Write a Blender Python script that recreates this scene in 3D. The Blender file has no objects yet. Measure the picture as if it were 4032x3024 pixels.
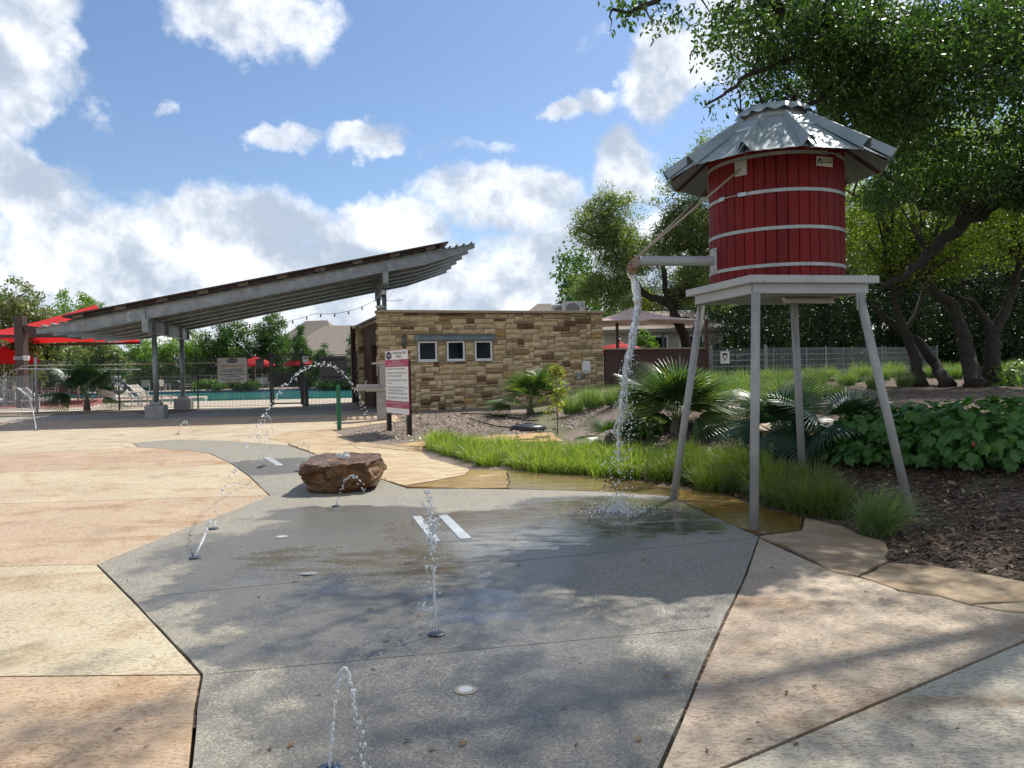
import bpy, bmesh, math, random
import numpy as np
from mathutils import Vector, Matrix

S = bpy.context.scene
C = S.collection
RND = random.Random(7)
pi = math.pi

# ------------------------------------------------------------------ camera
F = 3033.0; PITCH = .0185; ROLL = .0213; CAMH = 1.55
K = 4032 / 2212.0          # notes were taken on a 2212 px wide copy of the picture
cd = bpy.data.cameras.new('camera'); cam = bpy.data.objects.new('camera', cd); C.objects.link(cam)
cd.sensor_width = 36; cd.lens = F / 4032 * 36; cd.clip_end = 3000; cd.clip_start = .05
_r0 = Vector((1, 0, 0)); _u0 = Vector((0, math.sin(PITCH), math.cos(PITCH))); _f = Vector((0, math.cos(PITCH), -math.sin(PITCH)))
_r = _r0 * math.cos(ROLL) - _u0 * math.sin(ROLL); _u = _r0 * math.sin(ROLL) + _u0 * math.cos(ROLL)
M = Matrix((( _r.x, _u.x, -_f.x, 0), (_r.y, _u.y, -_f.y, 0), (_r.z, _u.z, -_f.z, CAMH), (0, 0, 0, 1)))
cam.matrix_world = M
S.camera = cam

# ------------------------------------------------------------------ daylight
SUN_AZ = math.radians(40); SUN_EL = math.radians(52)
SUND = Vector((math.sin(SUN_AZ) * math.cos(SUN_EL), math.cos(SUN_AZ) * math.cos(SUN_EL), math.sin(SUN_EL)))
sl = bpy.data.lights.new('sun', 'SUN'); sl.energy = 2.25; sl.angle = math.radians(.7); sl.color = (1, .95, .86)
so = bpy.data.objects.new('sun', sl); C.objects.link(so); so.rotation_euler = SUND.to_track_quat('Z', 'Y').to_euler(); so.location = (20, 25, 40)
S.view_settings.view_transform = 'Standard'; S.view_settings.look = 'None'; S.view_settings.gamma = 1
S.view_settings.exposure = 1.46
SKY_STRENGTH = .050; CLOUD_STRENGTH = .39

def ray(u, v):
    X = u * K - 2016; Y = v * K - 1512
    return (_f + _r * (X / F) - _u * (Y / F))

def P(u, v, d):
    """point on the sight line through (u, v) at depth d along the y axis"""
    q = ray(u, v); t = d / q.y
    return Vector((q.x * t, d, CAMH + q.z * t))

def proj(a):
    """pixel (2212 wide) of world points, for shaping crowns"""
    d = np.asarray(a, float) - np.array([0, 0, CAMH])
    r = d @ np.array(_r); u = d @ np.array(_u); f = d @ np.array(_f)
    f = np.where(f < .05, .05, f)
    return (2016 + F * r / f) / K, (1512 - F * u / f) / K

# ------------------------------------------------------------------ node helpers
def nd(nt, t, ins=None, **props):
    n = nt.nodes.new(t)
    for k, v in props.items(): setattr(n, k, v)
    for k, v in (ins or {}).items():
        s = n.inputs[k]
        if isinstance(v, bpy.types.NodeSocket): nt.links.new(v, s)
        else:
            if isinstance(v, tuple) and len(v) == 3 and s.type == 'RGBA': v = (*v, 1)
            s.default_value = v
    return n
def math_(nt, op, a, b=0.0, c=0.0, clamp=False):
    n = nt.nodes.new('ShaderNodeMath'); n.operation = op; n.use_clamp = clamp
    for i, v in enumerate((a, b, c)):
        if isinstance(v, bpy.types.NodeSocket): nt.links.new(v, n.inputs[i])
        else: n.inputs[i].default_value = v
    return n.outputs[0]
def vmath(nt, op, a, b=None):
    n = nt.nodes.new('ShaderNodeVectorMath'); n.operation = op
    for i, v in enumerate((a, b)):
        if v is None: continue
        if isinstance(v, bpy.types.NodeSocket): nt.links.new(v, n.inputs[i])
        else: n.inputs[i].default_value = v
    return n
def mixc(nt, fac, a, b, blend='MIX'):
    n = nt.nodes.new('ShaderNodeMix'); n.data_type = 'RGBA'; n.blend_type = blend
    for i, v in ((0, fac), (6, a), (7, b)):
        if isinstance(v, bpy.types.NodeSocket): nt.links.new(v, n.inputs[i])
        else: n.inputs[i].default_value = v if i == 0 else ((*v, 1) if len(v) == 3 else v)
    return n.outputs[2]
def ramp(nt, fac, lo, hi, a=0.0, b=1.0, smooth=True):
    n = nd(nt, 'ShaderNodeMapRange', {0: fac, 1: lo, 2: hi, 3: a, 4: b}); n.clamp = True
    if smooth: n.interpolation_type = 'SMOOTHSTEP'
    return n.outputs[0]
def noise(nt, vec, scale, detail=4, rough=.55, dist=0.0):
    n = nd(nt, 'ShaderNodeTexNoise', {'Scale': scale, 'Detail': detail, 'Roughness': rough, 'Distortion': dist})
    if vec is not None: nt.links.new(vec, n.inputs['Vector'])
    return n.outputs[0]

# ------------------------------------------------------------------ sky with clouds
W = bpy.data.worlds.new('World'); S.world = W; W.use_nodes = True
nt = W.node_tree; nt.nodes.clear()
tc = nd(nt, 'ShaderNodeTexCoord').outputs['Generated']
sky = nd(nt, 'ShaderNodeTexSky', sky_type='NISHITA', sun_disc=False, sun_elevation=SUN_EL, sun_rotation=SUN_AZ, air_density=1.0, dust_density=.6, ozone_density=1.6)
sx = nd(nt, 'ShaderNodeSeparateXYZ', {0: tc})
az = math_(nt, 'ARCTAN2', sx.outputs[0], sx.outputs[1]); el = math_(nt, 'ARCSINE', sx.outputs[2])
ae = nd(nt, 'ShaderNodeCombineXYZ', {0: az, 1: el, 2: 0.0}).outputs[0]
def azel(u, v):
    q = ray(u, v).normalized(); return math.atan2(q.x, q.y), math.asin(q.z)
# warp so that the cloud outlines are ragged
wn = nd(nt, 'ShaderNodeTexNoise', {'Vector': tc, 'Scale': 7.0, 'Detail': 7.0, 'Roughness': .6})
wv = vmath(nt, 'SUBTRACT', wn.outputs[1], (.5, .5, .5)).outputs[0]
wv = vmath(nt, 'MULTIPLY', wv, (.20, .15, 0)).outputs[0]
aew = vmath(nt, 'ADD', ae, wv).outputs[0]
blobs = [(40, 90, 190, 170, 1.15), (130, 200, 150, 75, 1.0), (540, 25, 230, 90, 1.1), (600, 85, 80, 45, .7), (378, 238, 55, 26, .75), (262, 112, 80, 22, .45), (250, 60, 60, 20, .3),
         (590, 315, 120, 42, .9), (770, 318, 130, 46, 1.0), (1010, 325, 110, 30, .55), (930, 345, 80, 22, .5),
         (40, 400, 190, 110, 1.1), (420, 465, 210, 75, 1.0), (330, 430, 90, 40, .8), (800, 480, 200, 70, .9), (1080, 440, 200, 85, 1.1), (1370, 400, 120, 110, 1.1), (1440, 150, 120, 130, 1.1), (1310, 225, 100, 40, .7), (1200, 255, 90, 30, .7), (1270, 75, 45, 30, .45), (1560, 60, 160, 160, .9), (1850, 120, 220, 160, .9)]
dens = None
def ell(cx, cy, rx, ry, w, vec):
    d = vmath(nt, 'SUBTRACT', vec, (cx, cy, 0)).outputs[0]
    d = vmath(nt, 'MULTIPLY', d, (1 / rx, 1 / ry, 0)).outputs[0]
    l = vmath(nt, 'LENGTH', d).outputs[1]
    return ramp(nt, l, 1.25, .25, 0, w)
for (u, v, ru, rv, w) in blobs:
    a0, e0 = azel(u, v); k = K / F
    m = ell(a0, e0, ru * k * math.cos(a0) ** 2 * 1.05, rv * k * 1.05, w, aew)
    dens = m if dens is None else math_(nt, 'MAXIMUM', dens, m)
# low bank all round the horizon, and out-of-view cloud thickened for fill light
bn = noise(nt, tc, 3.2, 3, .5)
bank_top = ramp(nt, bn, .3, .7, .13, .245)
we = nd(nt, 'ShaderNodeSeparateXYZ', {0: aew}).outputs[1]
bank = ramp(nt, math_(nt, 'SUBTRACT', we, bank_top), .06, -.06, 0, 1.05)
dens = math_(nt, 'MAXIMUM', dens, bank)
back = ramp(nt, sx.outputs[1], .55, .2, 0, 1)
scat = math_(nt, 'MULTIPLY', ramp(nt, noise(nt, tc, 2.4, 6, .55), .42, .58, 0, 1), back)
dens = math_(nt, 'MAXIMUM', dens, scat)
fb = noise(nt, tc, 9.0, 9, .62)
dn = math_(nt, 'ADD', dens, math_(nt, 'MULTIPLY', math_(nt, 'SUBTRACT', fb, .5), 1.8))
cover = ramp(nt, dn, .36, .95)
# light and dark inside the clouds: billows lit from the upper right
off = vmath(nt, 'ADD', tc, (.016, 0, .03)).outputs[0]
n1 = noise(nt, tc, 8.0, 8, .58); n2 = noise(nt, off, 8.0, 8, .58)
emb = math_(nt, 'MULTIPLY', math_(nt, 'SUBTRACT', n1, n2), 2.9)
low = noise(nt, tc, 4.0, 3, .5)
lum = math_(nt, 'ADD', math_(nt, 'ADD', .65, emb), math_(nt, 'MULTIPLY', math_(nt, 'SUBTRACT', low, .5), .8))
lum = math_(nt, 'ADD', lum, ramp(nt, dn, .5, 1.5, .12, -.12))
lum = ramp(nt, lum, .3, 1.1, 0, 1)
ccol = mixc(nt, lum, (.50, .58, .70), (1.12, 1.14, 1.17))
bg1 = nd(nt, 'ShaderNodeBackground', {0: mixc(nt, 1.0, sky.outputs[0], (.84, .91, 1.0), 'MULTIPLY'), 1: SKY_STRENGTH})
bg2 = nd(nt, 'ShaderNodeBackground', {0: ccol, 1: CLOUD_STRENGTH})
mx = nd(nt, 'ShaderNodeMixShader', {0: math_(nt, 'MULTIPLY', cover, .96), 1: bg1.outputs[0], 2: bg2.outputs[0]})
out = nd(nt, 'ShaderNodeOutputWorld', {0: mx.outputs[0]})

# ------------------------------------------------------------------ lie of the land
def base_z(y):
    return .02 * np.clip(np.asarray(y, float) - 9, 0, 19)
def gflat(u, v, it=40):
    q = ray(u, v); y = 6.0
    for _ in range(it):
        z = float(base_z(y)); t = (z - CAMH) / q.z; y = q.y * t
        if y < 0 or y > 120: y = 120.0
    return (q.x * y / q.y, y)
BND = [gflat(u, v) for u, v in [(2500, 1300), (2212, 1253), (2040, 1233), (1925, 1213), (1918, 1160), (1840, 1118), (1700, 1092), (1520, 1072), (1380, 1042), (1180, 1018), (1000, 985), (920, 962), (930, 945)]]
BND = np.array([(8.0, 4.8)] + BND)
def berm(x, y):
    x = np.atleast_1d(np.asarray(x, float)); y = np.atleast_1d(np.asarray(y, float))
    D = np.full(x.shape, 1e9)
    for (x0, y0), (x1, y1) in zip(BND[:-1], BND[1:]):
        dx, dy = x1 - x0, y1 - y0; L = dx * dx + dy * dy
        t = np.clip(((x - x0) * dx + (y - y0) * dy) / L, 0, 1)
        D = np.minimum(D, np.hypot(x - x0 - t * dx, y - y0 - t * dy))
    poly = np.vstack([BND, [(-30, 40), (-30, 400), (400, 400), (400, 4.8)]])
    ins = np.zeros(x.shape, bool); n = len(poly)
    for i in range(n):
        x0, y0 = poly[i]; x1, y1 = poly[(i + 1) % n]
        c = ((y0 > y) != (y1 > y)) & (x < (x1 - x0) * (y - y0) / ((y1 - y0) if y1 != y0 else 1e-9) + x0)
        ins ^= c
    sm = lambda t: (lambda q: q * q * (3 - 2 * q))(np.clip(t, 0, 1))
    return np.where(ins, .57 * sm((D - .25) / 4.6), 0) * sm((x - .6) / 2.6)
def gz(x, y):
    r = base_z(y) + berm(x, y)
    return float(np.asarray(r).reshape(-1)[0]) if np.isscalar(x) else r
def G(u, v, lift=0.0):
    """ground point seen at (u, v)"""
    q = ray(u, v); ys = np.concatenate([np.arange(2, 30, .03), np.arange(30, 130, .2)])
    xs = q.x / q.y * ys; zs = CAMH + q.z / q.y * ys
    g = gz(xs, ys) + lift
    i = np.argmax(zs < g)
    if not (zs < g).any(): i = len(ys) - 1
    return Vector((float(xs[i]), float(ys[i]), float(g[i])))

# ------------------------------------------------------------------ materials
MATS = {}
def newmat(name):
    m = bpy.data.materials.new(name); m.use_nodes = True; nt = m.node_tree; nt.nodes.clear()
    o = nd(nt, 'ShaderNodeOutputMaterial'); b = nd(nt, 'ShaderNodeBsdfPrincipled'); nt.links.new(b.outputs[0], o.inputs[0])
    MATS[name] = m
    return m, nt, b, o
def pm(name, c1, c2=None, rough=.6, scale=6, metal=0, bump=0, bscale=60, obj=False, streak=None, rvar=.12, spots=None, stretch=None, spec=.5):
    m, nt, b, o = newmat(name)
    co = nd(nt, 'ShaderNodeTexCoord').outputs['Object']
    if stretch: co = vmath(nt, 'MULTIPLY', co, stretch).outputs[0]
    n = noise(nt, co, scale, 6, .6)
    col = mixc(nt, ramp(nt, n, .3, .7), c1, c2 or tuple(x * .8 for x in c1))
    if spots:
        sn = ramp(nt, noise(nt, co, spots[1], 5, .65), spots[2], spots[2] + .1)
        col = mixc(nt, sn, col, spots[0])
    if obj:
        oi = nd(nt, 'ShaderNodeObjectInfo'); col = mixc(nt, 1.0, col, oi.outputs['Color'], 'MULTIPLY')
    nt.links.new(col, b.inputs['Base Color'])
    b.inputs['Metallic'].default_value = metal; b.inputs['Specular IOR Level'].default_value = spec
    nt.links.new(ramp(nt, noise(nt, co, scale * 2.3, 4), .25, .75, max(rough - rvar, .02), min(rough + rvar, 1)), b.inputs['Roughness'])
    if bump:
        bp = nd(nt, 'ShaderNodeBump', {'Height': noise(nt, co, bscale, 5, .6), 'Strength': bump, 'Distance': .02})
        nt.links.new(bp.outputs[0], b.inputs['Normal'])
    return m
def leafmat(name, cols, trans=.4, tcol=None, rough=.45):
    m, nt, b, o = newmat(name)
    g = nd(nt, 'ShaderNodeNewGeometry'); r = g.outputs['Random Per Island']
    pn = noise(nt, g.outputs['Position'], .9, 2)
    f = math_(nt, 'ADD', math_(nt, 'MULTIPLY', r, .7), math_(nt, 'MULTIPLY', pn, .45), clamp=True)
    cr = nd(nt, 'ShaderNodeValToRGB', {0: f}); e = cr.color_ramp
    e.elements[0].color = (*cols[0], 1); e.elements[1].color = (*cols[-1], 1)
    for i, c in enumerate(cols[1:-1]): e.elements.new((i + 1) / (len(cols) - 1)).color = (*c, 1)
    nt.links.new(cr.outputs[0], b.inputs['Base Color']); b.inputs['Roughness'].default_value = rough
    t = nd(nt, 'ShaderNodeBsdfTranslucent', {0: mixc(nt, 1.0, cr.outputs[0], tcol or (1.45, 1.75, .5), 'MULTIPLY')})
    mx = nd(nt, 'ShaderNodeMixShader', {0: trans, 1: b.outputs[0], 2: t.outputs[0]}); nt.links.new(mx.outputs[0], o.inputs[0])
    return m

# ------------------------------------------------------------------ objects
def thing(name, label, cat, loc=(0, 0, 0), rotz=0, group=None):
    o = bpy.data.objects.new(name, None); C.objects.link(o); o.location = loc; o.rotation_euler = (0, 0, rotz); o.empty_display_size = .1
    tag(o, label, cat, group); return o
def tag(o, label=None, cat=None, group=None, kind=None):
    if label: o['label'] = label
    if cat: o['category'] = cat
    if group: o['group'] = group
    if kind: o['kind'] = kind
    return o
def link(name, me, parent=None, mat=None):
    o = bpy.data.objects.new(name, me); C.objects.link(o)
    if mat and not me.materials: me.materials.append(mat)
    if parent: o.parent = parent
    return o
def dup(root, loc, rotz=0, scale=1, label=None, group=None):
    r = root.copy(); C.objects.link(r); r.location = loc; r.rotation_euler = (0, 0, rotz); r.scale = (scale,) * 3 if np.isscalar(scale) else scale
    if label: r['label'] = label
    if group: r['group'] = group
    for ch in list(root.children):
        c = ch.copy(); C.objects.link(c); c.parent = r
        for g in list(ch.children):
            d = g.copy(); C.objects.link(d); d.parent = c
    return r
def root_loc(p):
    l = Vector((0, 0, 0))
    while p is not None: l += p.location; p = p.parent
    return l
class MB:
    def __init__(s): s.v = []; s.f = []
    def add(s, vs, fs):
        o = len(s.v); s.v += [Vector(x) for x in vs]; s.f += [tuple(i + o for i in f) for f in fs]; return s
    def box(s, c, sz, rz=0, mat=None):
        hx, hy, hz = sz[0] / 2, sz[1] / 2, sz[2] / 2
        R_ = Matrix.Rotation(rz, 3, 'Z') if mat is None else mat
        vs = [Vector(c) + R_ @ Vector((x, y, z)) for z in (-hz, hz) for x, y in ((-hx, -hy), (hx, -hy), (hx, hy), (-hx, hy))]
        return s.add(vs, [(3, 2, 1, 0), (4, 5, 6, 7), (0, 1, 5, 4), (1, 2, 6, 5), (2, 3, 7, 6), (3, 0, 4, 7)])
    def bar(s, a, b, w, h, up=(0, 0, 1)):
        a = Vector(a); b = Vector(b); z = (b - a); L = z.length; z.normalize(); up = Vector(up)
        x = z.cross(up)
        if x.length < 1e-4: x = z.cross(Vector((1, 0, 0)))
        x.normalize(); y = x.cross(z)
        m = Matrix((x, y, z)).transposed()
        return s.box((a + b) / 2, (w, h, L), mat=m)
    def tube(s, pts, rad, n=8, cap=True, gnarl=0):
        pts = [Vector(p) for p in pts]; m = len(pts)
        if np.isscalar(rad): rad = [rad] * m
        t0 = (pts[1] - pts[0]).normalized(); x = t0.orthogonal().normalized(); vs = []
        for i, p in enumerate(pts):
            t = (pts[min(i + 1, m - 1)] - pts[max(i - 1, 0)]).normalized()
            x = (x - t * x.dot(t)); x = x.normalized() if x.length > 1e-6 else t.orthogonal().normalized(); y = t.cross(x)
            for k in range(n):
                a = 2 * pi * k / n; w = 1 + gnarl * (math.sin(a * 3 + i * .7) * .5 + math.sin(a * 5 - i * 1.3) * .35 + math.sin(a * 2 + i * 2.1) * .45) if gnarl else 1; vs.append(p + (x * math.cos(a) + y * math.sin(a)) * rad[i] * w)
        fs = [(i * n + k, i * n + (k + 1) % n, (i + 1) * n + (k + 1) % n, (i + 1) * n + k) for i in range(m - 1) for k in range(n)]
        if cap: fs += [tuple(range(n))[::-1], tuple((m - 1) * n + k for k in range(n))]
        return s.add(vs, fs)
    def lathe(s, prof, n=24, c=(0, 0, 0), cap=True):
        c = Vector(c); vs = []; m = len(prof)
        for r, z in prof:
            for k in range(n): a = 2 * pi * k / n; vs.append(c + Vector((r * math.cos(a), r * math.sin(a), z)))
        fs = [(i * n + k, i * n + (k + 1) % n, (i + 1) * n + (k + 1) % n, (i + 1) * n + k) for i in range(m - 1) for k in range(n)]
        if cap: fs += [tuple(range(n))[::-1], tuple((m - 1) * n + k for k in range(n))]
        return s.add(vs, fs)
    def prism(s, pts, z0, z1):
        n = len(pts); vs = [(x, y, z0) for x, y in pts] + [(x, y, z1) for x, y in pts]
        return s.add(vs, [tuple(range(n))[::-1], tuple(range(n, 2 * n))] + [(i, (i + 1) % n, n + (i + 1) % n, n + i) for i in range(n)])
    def build(s, name, mat, parent=None, smooth=False, bevel=0, seg=1, color=None):
        off = root_loc(parent) if parent else Vector((0, 0, 0))
        me = bpy.data.meshes.new(name); me.from_pydata([v - off for v in s.v], [], s.f)
        if bevel:
            bm = bmesh.new(); bm.from_mesh(me)
            es = [e for e in bm.edges if len(e.link_faces) == 2 and e.calc_face_angle() > .5]
            bmesh.ops.bevel(bm, geom=es, offset=bevel, segments=seg, affect='EDGES', clamp_overlap=True); bm.to_mesh(me); bm.free()
        if smooth: me.polygons.foreach_set('use_smooth', [True] * len(me.polygons))
        me.materials.append(mat)
        o = link(name, me, parent)
        if color: o.color = (*color, 1)
        return o
def np_mesh(name, V, Q, mat, parent=None, smooth=False):
    """vertices (N,3), polygons (M,k) -> mesh object"""
    off = np.array(root_loc(parent)) if parent else np.zeros(3)
    me = bpy.data.meshes.new(name); V = np.asarray(V, np.float32) - off.astype(np.float32); Q = np.asarray(Q, np.int32); m, k = Q.shape
    me.vertices.add(len(V)); me.vertices.foreach_set('co', V.ravel())
    me.loops.add(m * k); me.loops.foreach_set('vertex_index', Q.ravel())
    me.polygons.add(m); me.polygons.foreach_set('loop_start', np.arange(m, dtype=np.int32) * k)
    if smooth: me.polygons.foreach_set('use_smooth', np.ones(m, bool))
    me.update(calc_edges=True)
    me.materials.append(mat)
    return link(name, me, parent)
def sphere(center, r, seg=8, rings=5, stretch=(1, 1, 1), rot=None):
    vs = []; fs = []
    for i in range(rings + 1):
        th = pi * i / rings
        for k in range(seg):
            a = 2 * pi * k / seg; v = Vector((math.sin(th) * math.cos(a) * stretch[0], math.sin(th) * math.sin(a) * stretch[1], math.cos(th) * stretch[2])) * r
            if rot: v = rot @ v
            vs.append(Vector(center) + v)
    for i in range(rings):
        for k in range(seg): fs.append((i * seg + k, (i + 1) * seg + k, (i + 1) * seg + (k + 1) % seg, i * seg + (k + 1) % seg))
    return vs, fs
def rot_cols(x, y, z): return Matrix((x, y, z)).transposed()
_fontcache = {}
def text(body, size, mat, parent, origin, right, up, align='CENTER', lift=.003, name='lettering', bold=0.0, width=None):
    cu = bpy.data.curves.new('t', 'FONT'); cu.body = body; cu.size = size; cu.align_x = align; cu.align_y = 'CENTER'; cu.offset = bold; cu.resolution_u = 2
    ob = bpy.data.objects.new('t', cu); C.objects.link(ob); bpy.context.view_layer.update()
    dg = bpy.context.evaluated_depsgraph_get(); me = bpy.data.meshes.new_from_object(ob.evaluated_get(dg)); bpy.data.objects.remove(ob)
    right = Vector(right).normalized(); up = Vector(up).normalized(); n = right.cross(up); off = root_loc(parent)
    sx = 1.0
    if width and len(me.vertices):
        xs = [v.co.x for v in me.vertices]; w = max(xs) - min(xs); sx = width / w if w > 0 else 1
    for v in me.vertices: v.co = Vector(origin) + right * v.co.x * sx + up * v.co.y + n * lift - off
    me.name = name; me.materials.clear(); me.materials.append(mat)
    return link(name, me, parent)
# ================================================================== THE GROUND
def ground_mats():
    # rough mulch
    m, nt, b, o = newmat('mulch')
    p = nd(nt, 'ShaderNodeNewGeometry').outputs['Position']
    v = nd(nt, 'ShaderNodeTexVoronoi', {'Vector': vmath(nt, 'MULTIPLY', p, (1, 1.6, 1)).outputs[0], 'Scale': 26.0, 'Randomness': 1.0})
    v.distance = 'CHEBYCHEV'
    r = nd(nt, 'ShaderNodeSeparateColor', {0: v.outputs['Color']}).outputs[0]
    cr = nd(nt, 'ShaderNodeValToRGB', {0: r}); e = cr.color_ramp
    e.elements[0].color = (.040, .024, .014, 1); e.elements[1].color = (.36, .27, .18, 1); e.elements.new(.5).color = (.105, .064, .040, 1); e.elements.new(.82).color = (.20, .135, .085, 1)
    big = noise(nt, p, .7, 4)
    bed_xyz = nd(nt, 'ShaderNodeSeparateXYZ', {0: p})
    gravelly = ramp(nt, bed_xyz.outputs[1], 9.5, 13, 0, 1)      # the old bleached bed by the wall
    col = mixc(nt, math_(nt, 'MULTIPLY', gravelly, ramp(nt, bed_xyz.outputs[0], 4, 1.5)), cr.outputs[0], mixc(nt, r, (.15, .11, .085), (.36, .29, .23)))
    col = mixc(nt, ramp(nt, big, .35, .7, 0, .35), col, (.05, .033, .023))
    nt.links.new(col, b.inputs['Base Color']); b.inputs['Roughness'].default_value = .9
    bp = nd(nt, 'ShaderNodeBump', {'Height': math_(nt, 'ADD', v.outputs['Distance'], noise(nt, p, 50, 4)), 'Strength': 1.0, 'Distance': .03}); nt.links.new(bp.outputs[0], b.inputs['Normal'])
    # far ground: dry grass and soil
    m, nt, b, o = newmat('meadow')
    p = nd(nt, 'ShaderNodeNewGeometry').outputs['Position']
    col = mixc(nt, ramp(nt, noise(nt, p, .25, 5), .35, .65), (.07, .085, .03), (.16, .14, .07))
    nt.links.new(col, b.inputs['Base Color']); b.inputs['Roughness'].default_value = .95
    # stamped tan concrete; the tint of each slab comes from the object colour
    m, nt, b, o = newmat('stamped_concrete')
    g = nd(nt, 'ShaderNodeNewGeometry'); p = g.outputs['Position']
    oi = nd(nt, 'ShaderNodeObjectInfo').outputs['Color']
    st = vmath(nt, 'MULTIPLY', p, (1.0, 2.3, 1)).outputs[0]
    n = noise(nt, st, 30.0, 5, .6, .9)
    pits = math_(nt, 'MULTIPLY', ramp(nt, n, .52, .58), ramp(nt, noise(nt, p, 3.0, 4, .6), .30, .55, .35, 1))
    var = noise(nt, p, .55, 5, .6); var2 = noise(nt, p, 2.2, 4, .6)
    c = mixc(nt, ramp(nt, var, .35, .68), oi, mixc(nt, 1.0, oi, (1.16, 1.22, 1.22), 'MULTIPLY'))
    c = mixc(nt, ramp(nt, var2, .48, .72, 0, .75), c, mixc(nt, 1.0, oi, (.78, .66, .52), 'MULTIPLY'))
    c = mixc(nt, ramp(nt, noise(nt, p, 1.1, 6, .7, .7), .54, .68, 0, .5), c, mixc(nt, 1.0, c, (.66, .66, .68), 'MULTIPLY'))
    c = mixc(nt, math_(nt, 'MULTIPLY', pits, .8), c, mixc(nt, 1.0, c, (.60, .54, .47), 'MULTIPLY'))
    # old water stains drifting off the pad
    stn = ramp(nt, noise(nt, vmath(nt, 'MULTIPLY', p, (.35, 1.5, 1)).outputs[0], 1.1, 5, .6, .6), .55, .68, 0, .65)
    c = mixc(nt, stn, c, mixc(nt, 1.0, c, (.70, .54, .40), 'MULTIPLY'))
    c = mixc(nt, ramp(nt, noise(nt, p, 6, 5, .7), .68, .74, 0, .35), c, (.62, .56, .46))
    nt.links.new(c, b.inputs['Base Color']); nt.links.new(ramp(nt, n, .4, .7, .62, .8), b.inputs['Roughness'])
    b.inputs['Specular IOR Level'].default_value = .35
    bp = nd(nt, 'ShaderNodeBump', {'Height': math_(nt, 'ADD', math_(nt, 'MULTIPLY', pits, -.5), math_(nt, 'MULTIPLY', noise(nt, p, 120, 3), .12)), 'Strength': .5, 'Distance': .012}); nt.links.new(bp.outputs[0], b.inputs['Normal'])
    # exposed aggregate of the splash pad, with wet and flooded patches
    m, nt, b, o = newmat('aggregate')
    g = nd(nt, 'ShaderNodeNewGeometry'); p = g.outputs['Position']
    v = nd(nt, 'ShaderNodeTexVoronoi', {'Vector': p, 'Scale': 120.0}); rc = nd(nt, 'ShaderNodeSeparateColor', {0: v.outputs['Color']}).outputs[0]
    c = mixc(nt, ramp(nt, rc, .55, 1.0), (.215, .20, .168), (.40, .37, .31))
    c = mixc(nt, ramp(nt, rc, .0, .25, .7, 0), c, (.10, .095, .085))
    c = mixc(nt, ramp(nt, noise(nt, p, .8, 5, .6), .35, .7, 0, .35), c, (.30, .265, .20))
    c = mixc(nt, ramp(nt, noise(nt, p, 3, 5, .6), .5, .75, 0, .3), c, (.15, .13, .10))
    wn = nd(nt, 'ShaderNodeTexNoise', {'Vector': p, 'Scale': 1.7, 'Detail': 7.0, 'Roughness': .65})
    pw = vmath(nt, 'ADD', p, vmath(nt, 'MULTIPLY', vmath(nt, 'SUBTRACT', wn.outputs[1], (.5, .5, .5)).outputs[0], (1.5, 1.3, 0)).outputs[0]).outputs[0]
    def mask(lst, nt, soft=.35):
        acc = None
        for (u, v_, rx, ry) in lst:
            x, y = gflat(u, v_)
            d = vmath(nt, 'MULTIPLY', vmath(nt, 'SUBTRACT', pw, (x, y, 0)).outputs[0], (1 / rx, 1 / ry, 0)).outputs[0]
            r = ramp(nt, vmath(nt, 'LENGTH', d).outputs[1], 1 + soft, 1 - soft)
            acc = r if acc is None else math_(nt, 'MAXIMUM', acc, r)
        return acc
    wet = mask([(820, 1180, 1.9, 1.3), (1000, 1450, .9, .9), (1330, 1110, 1.35, 1.2), (1080, 1150, 1.6, 1.2), (900, 1230, 1.3, 1.3), (680, 1210, 1.1, .9), (950, 1380, .85, 1.0), (1130, 1400, .6, .9), (1000, 1560, 1.0, .6), (1260, 1620, .55, .4), (560, 1250, .8, .7), (720, 1300, .9, .6), (740, 1110, 1.0, .6), (560, 1010, .9, 1.0), (640, 1400, .5, .4)], nt, .12)
    pud = mask([(1330, 1115, 1.25, 1.1), (1130, 1135, 1.4, .85), (1480, 1110, .5, .35), (690, 1205, .75, .42), (900, 1235, .42, .45), (1010, 1300, .35, .5), (1020, 1180, .7, .4), (770, 1260, .5, .3), (640, 1235, .5, .25)], nt, .25)
    flow = ramp(nt, noise(nt, vmath(nt, 'MULTIPLY', p, (.7, 2.4, 1)).outputs[0], 3.0, 5, .6), .42, .56)
    pud = math_(nt, 'MULTIPLY', pud, math_(nt, 'ADD', .30, math_(nt, 'MULTIPLY', flow, .70)))
    c = mixc(nt, wet, c, mixc(nt, 1.0, c, (.52, .53, .54), 'MULTIPLY'))
    c = mixc(nt, math_(nt, 'MULTIPLY', pud, ramp(nt, noise(nt, p, .6, 3), .45, .62, 0, .55)), c, (.085, .06, .03))
    nt.links.new(c, b.inputs['Base Color'])
    pw_s = ramp(nt, pud, .22, .5)
    ro = math_(nt, 'SUBTRACT', .72, math_(nt, 'MULTIPLY', wet, .44))
    ro = nd(nt, 'ShaderNodeMix', {0: pw_s, 2: ro, 3: .03}).outputs[0]
    nt.links.new(ro, b.inputs['Roughness']); b.inputs['IOR'].default_value = 1.4
    hgt = math_(nt, 'MULTIPLY', math_(nt, 'ADD', rc, noise(nt, p, 70, 3)), math_(nt, 'SUBTRACT', 1.0, math_(nt, 'MAXIMUM', math_(nt, 'MULTIPLY', pud, .985), math_(nt, 'MULTIPLY', wet, .7))))
    rip = math_(nt, 'MULTIPLY', noise(nt, vmath(nt, 'MULTIPLY', p, (.8, 2.2, 1)).outputs[0], 14, 4, .55), pud)
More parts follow.
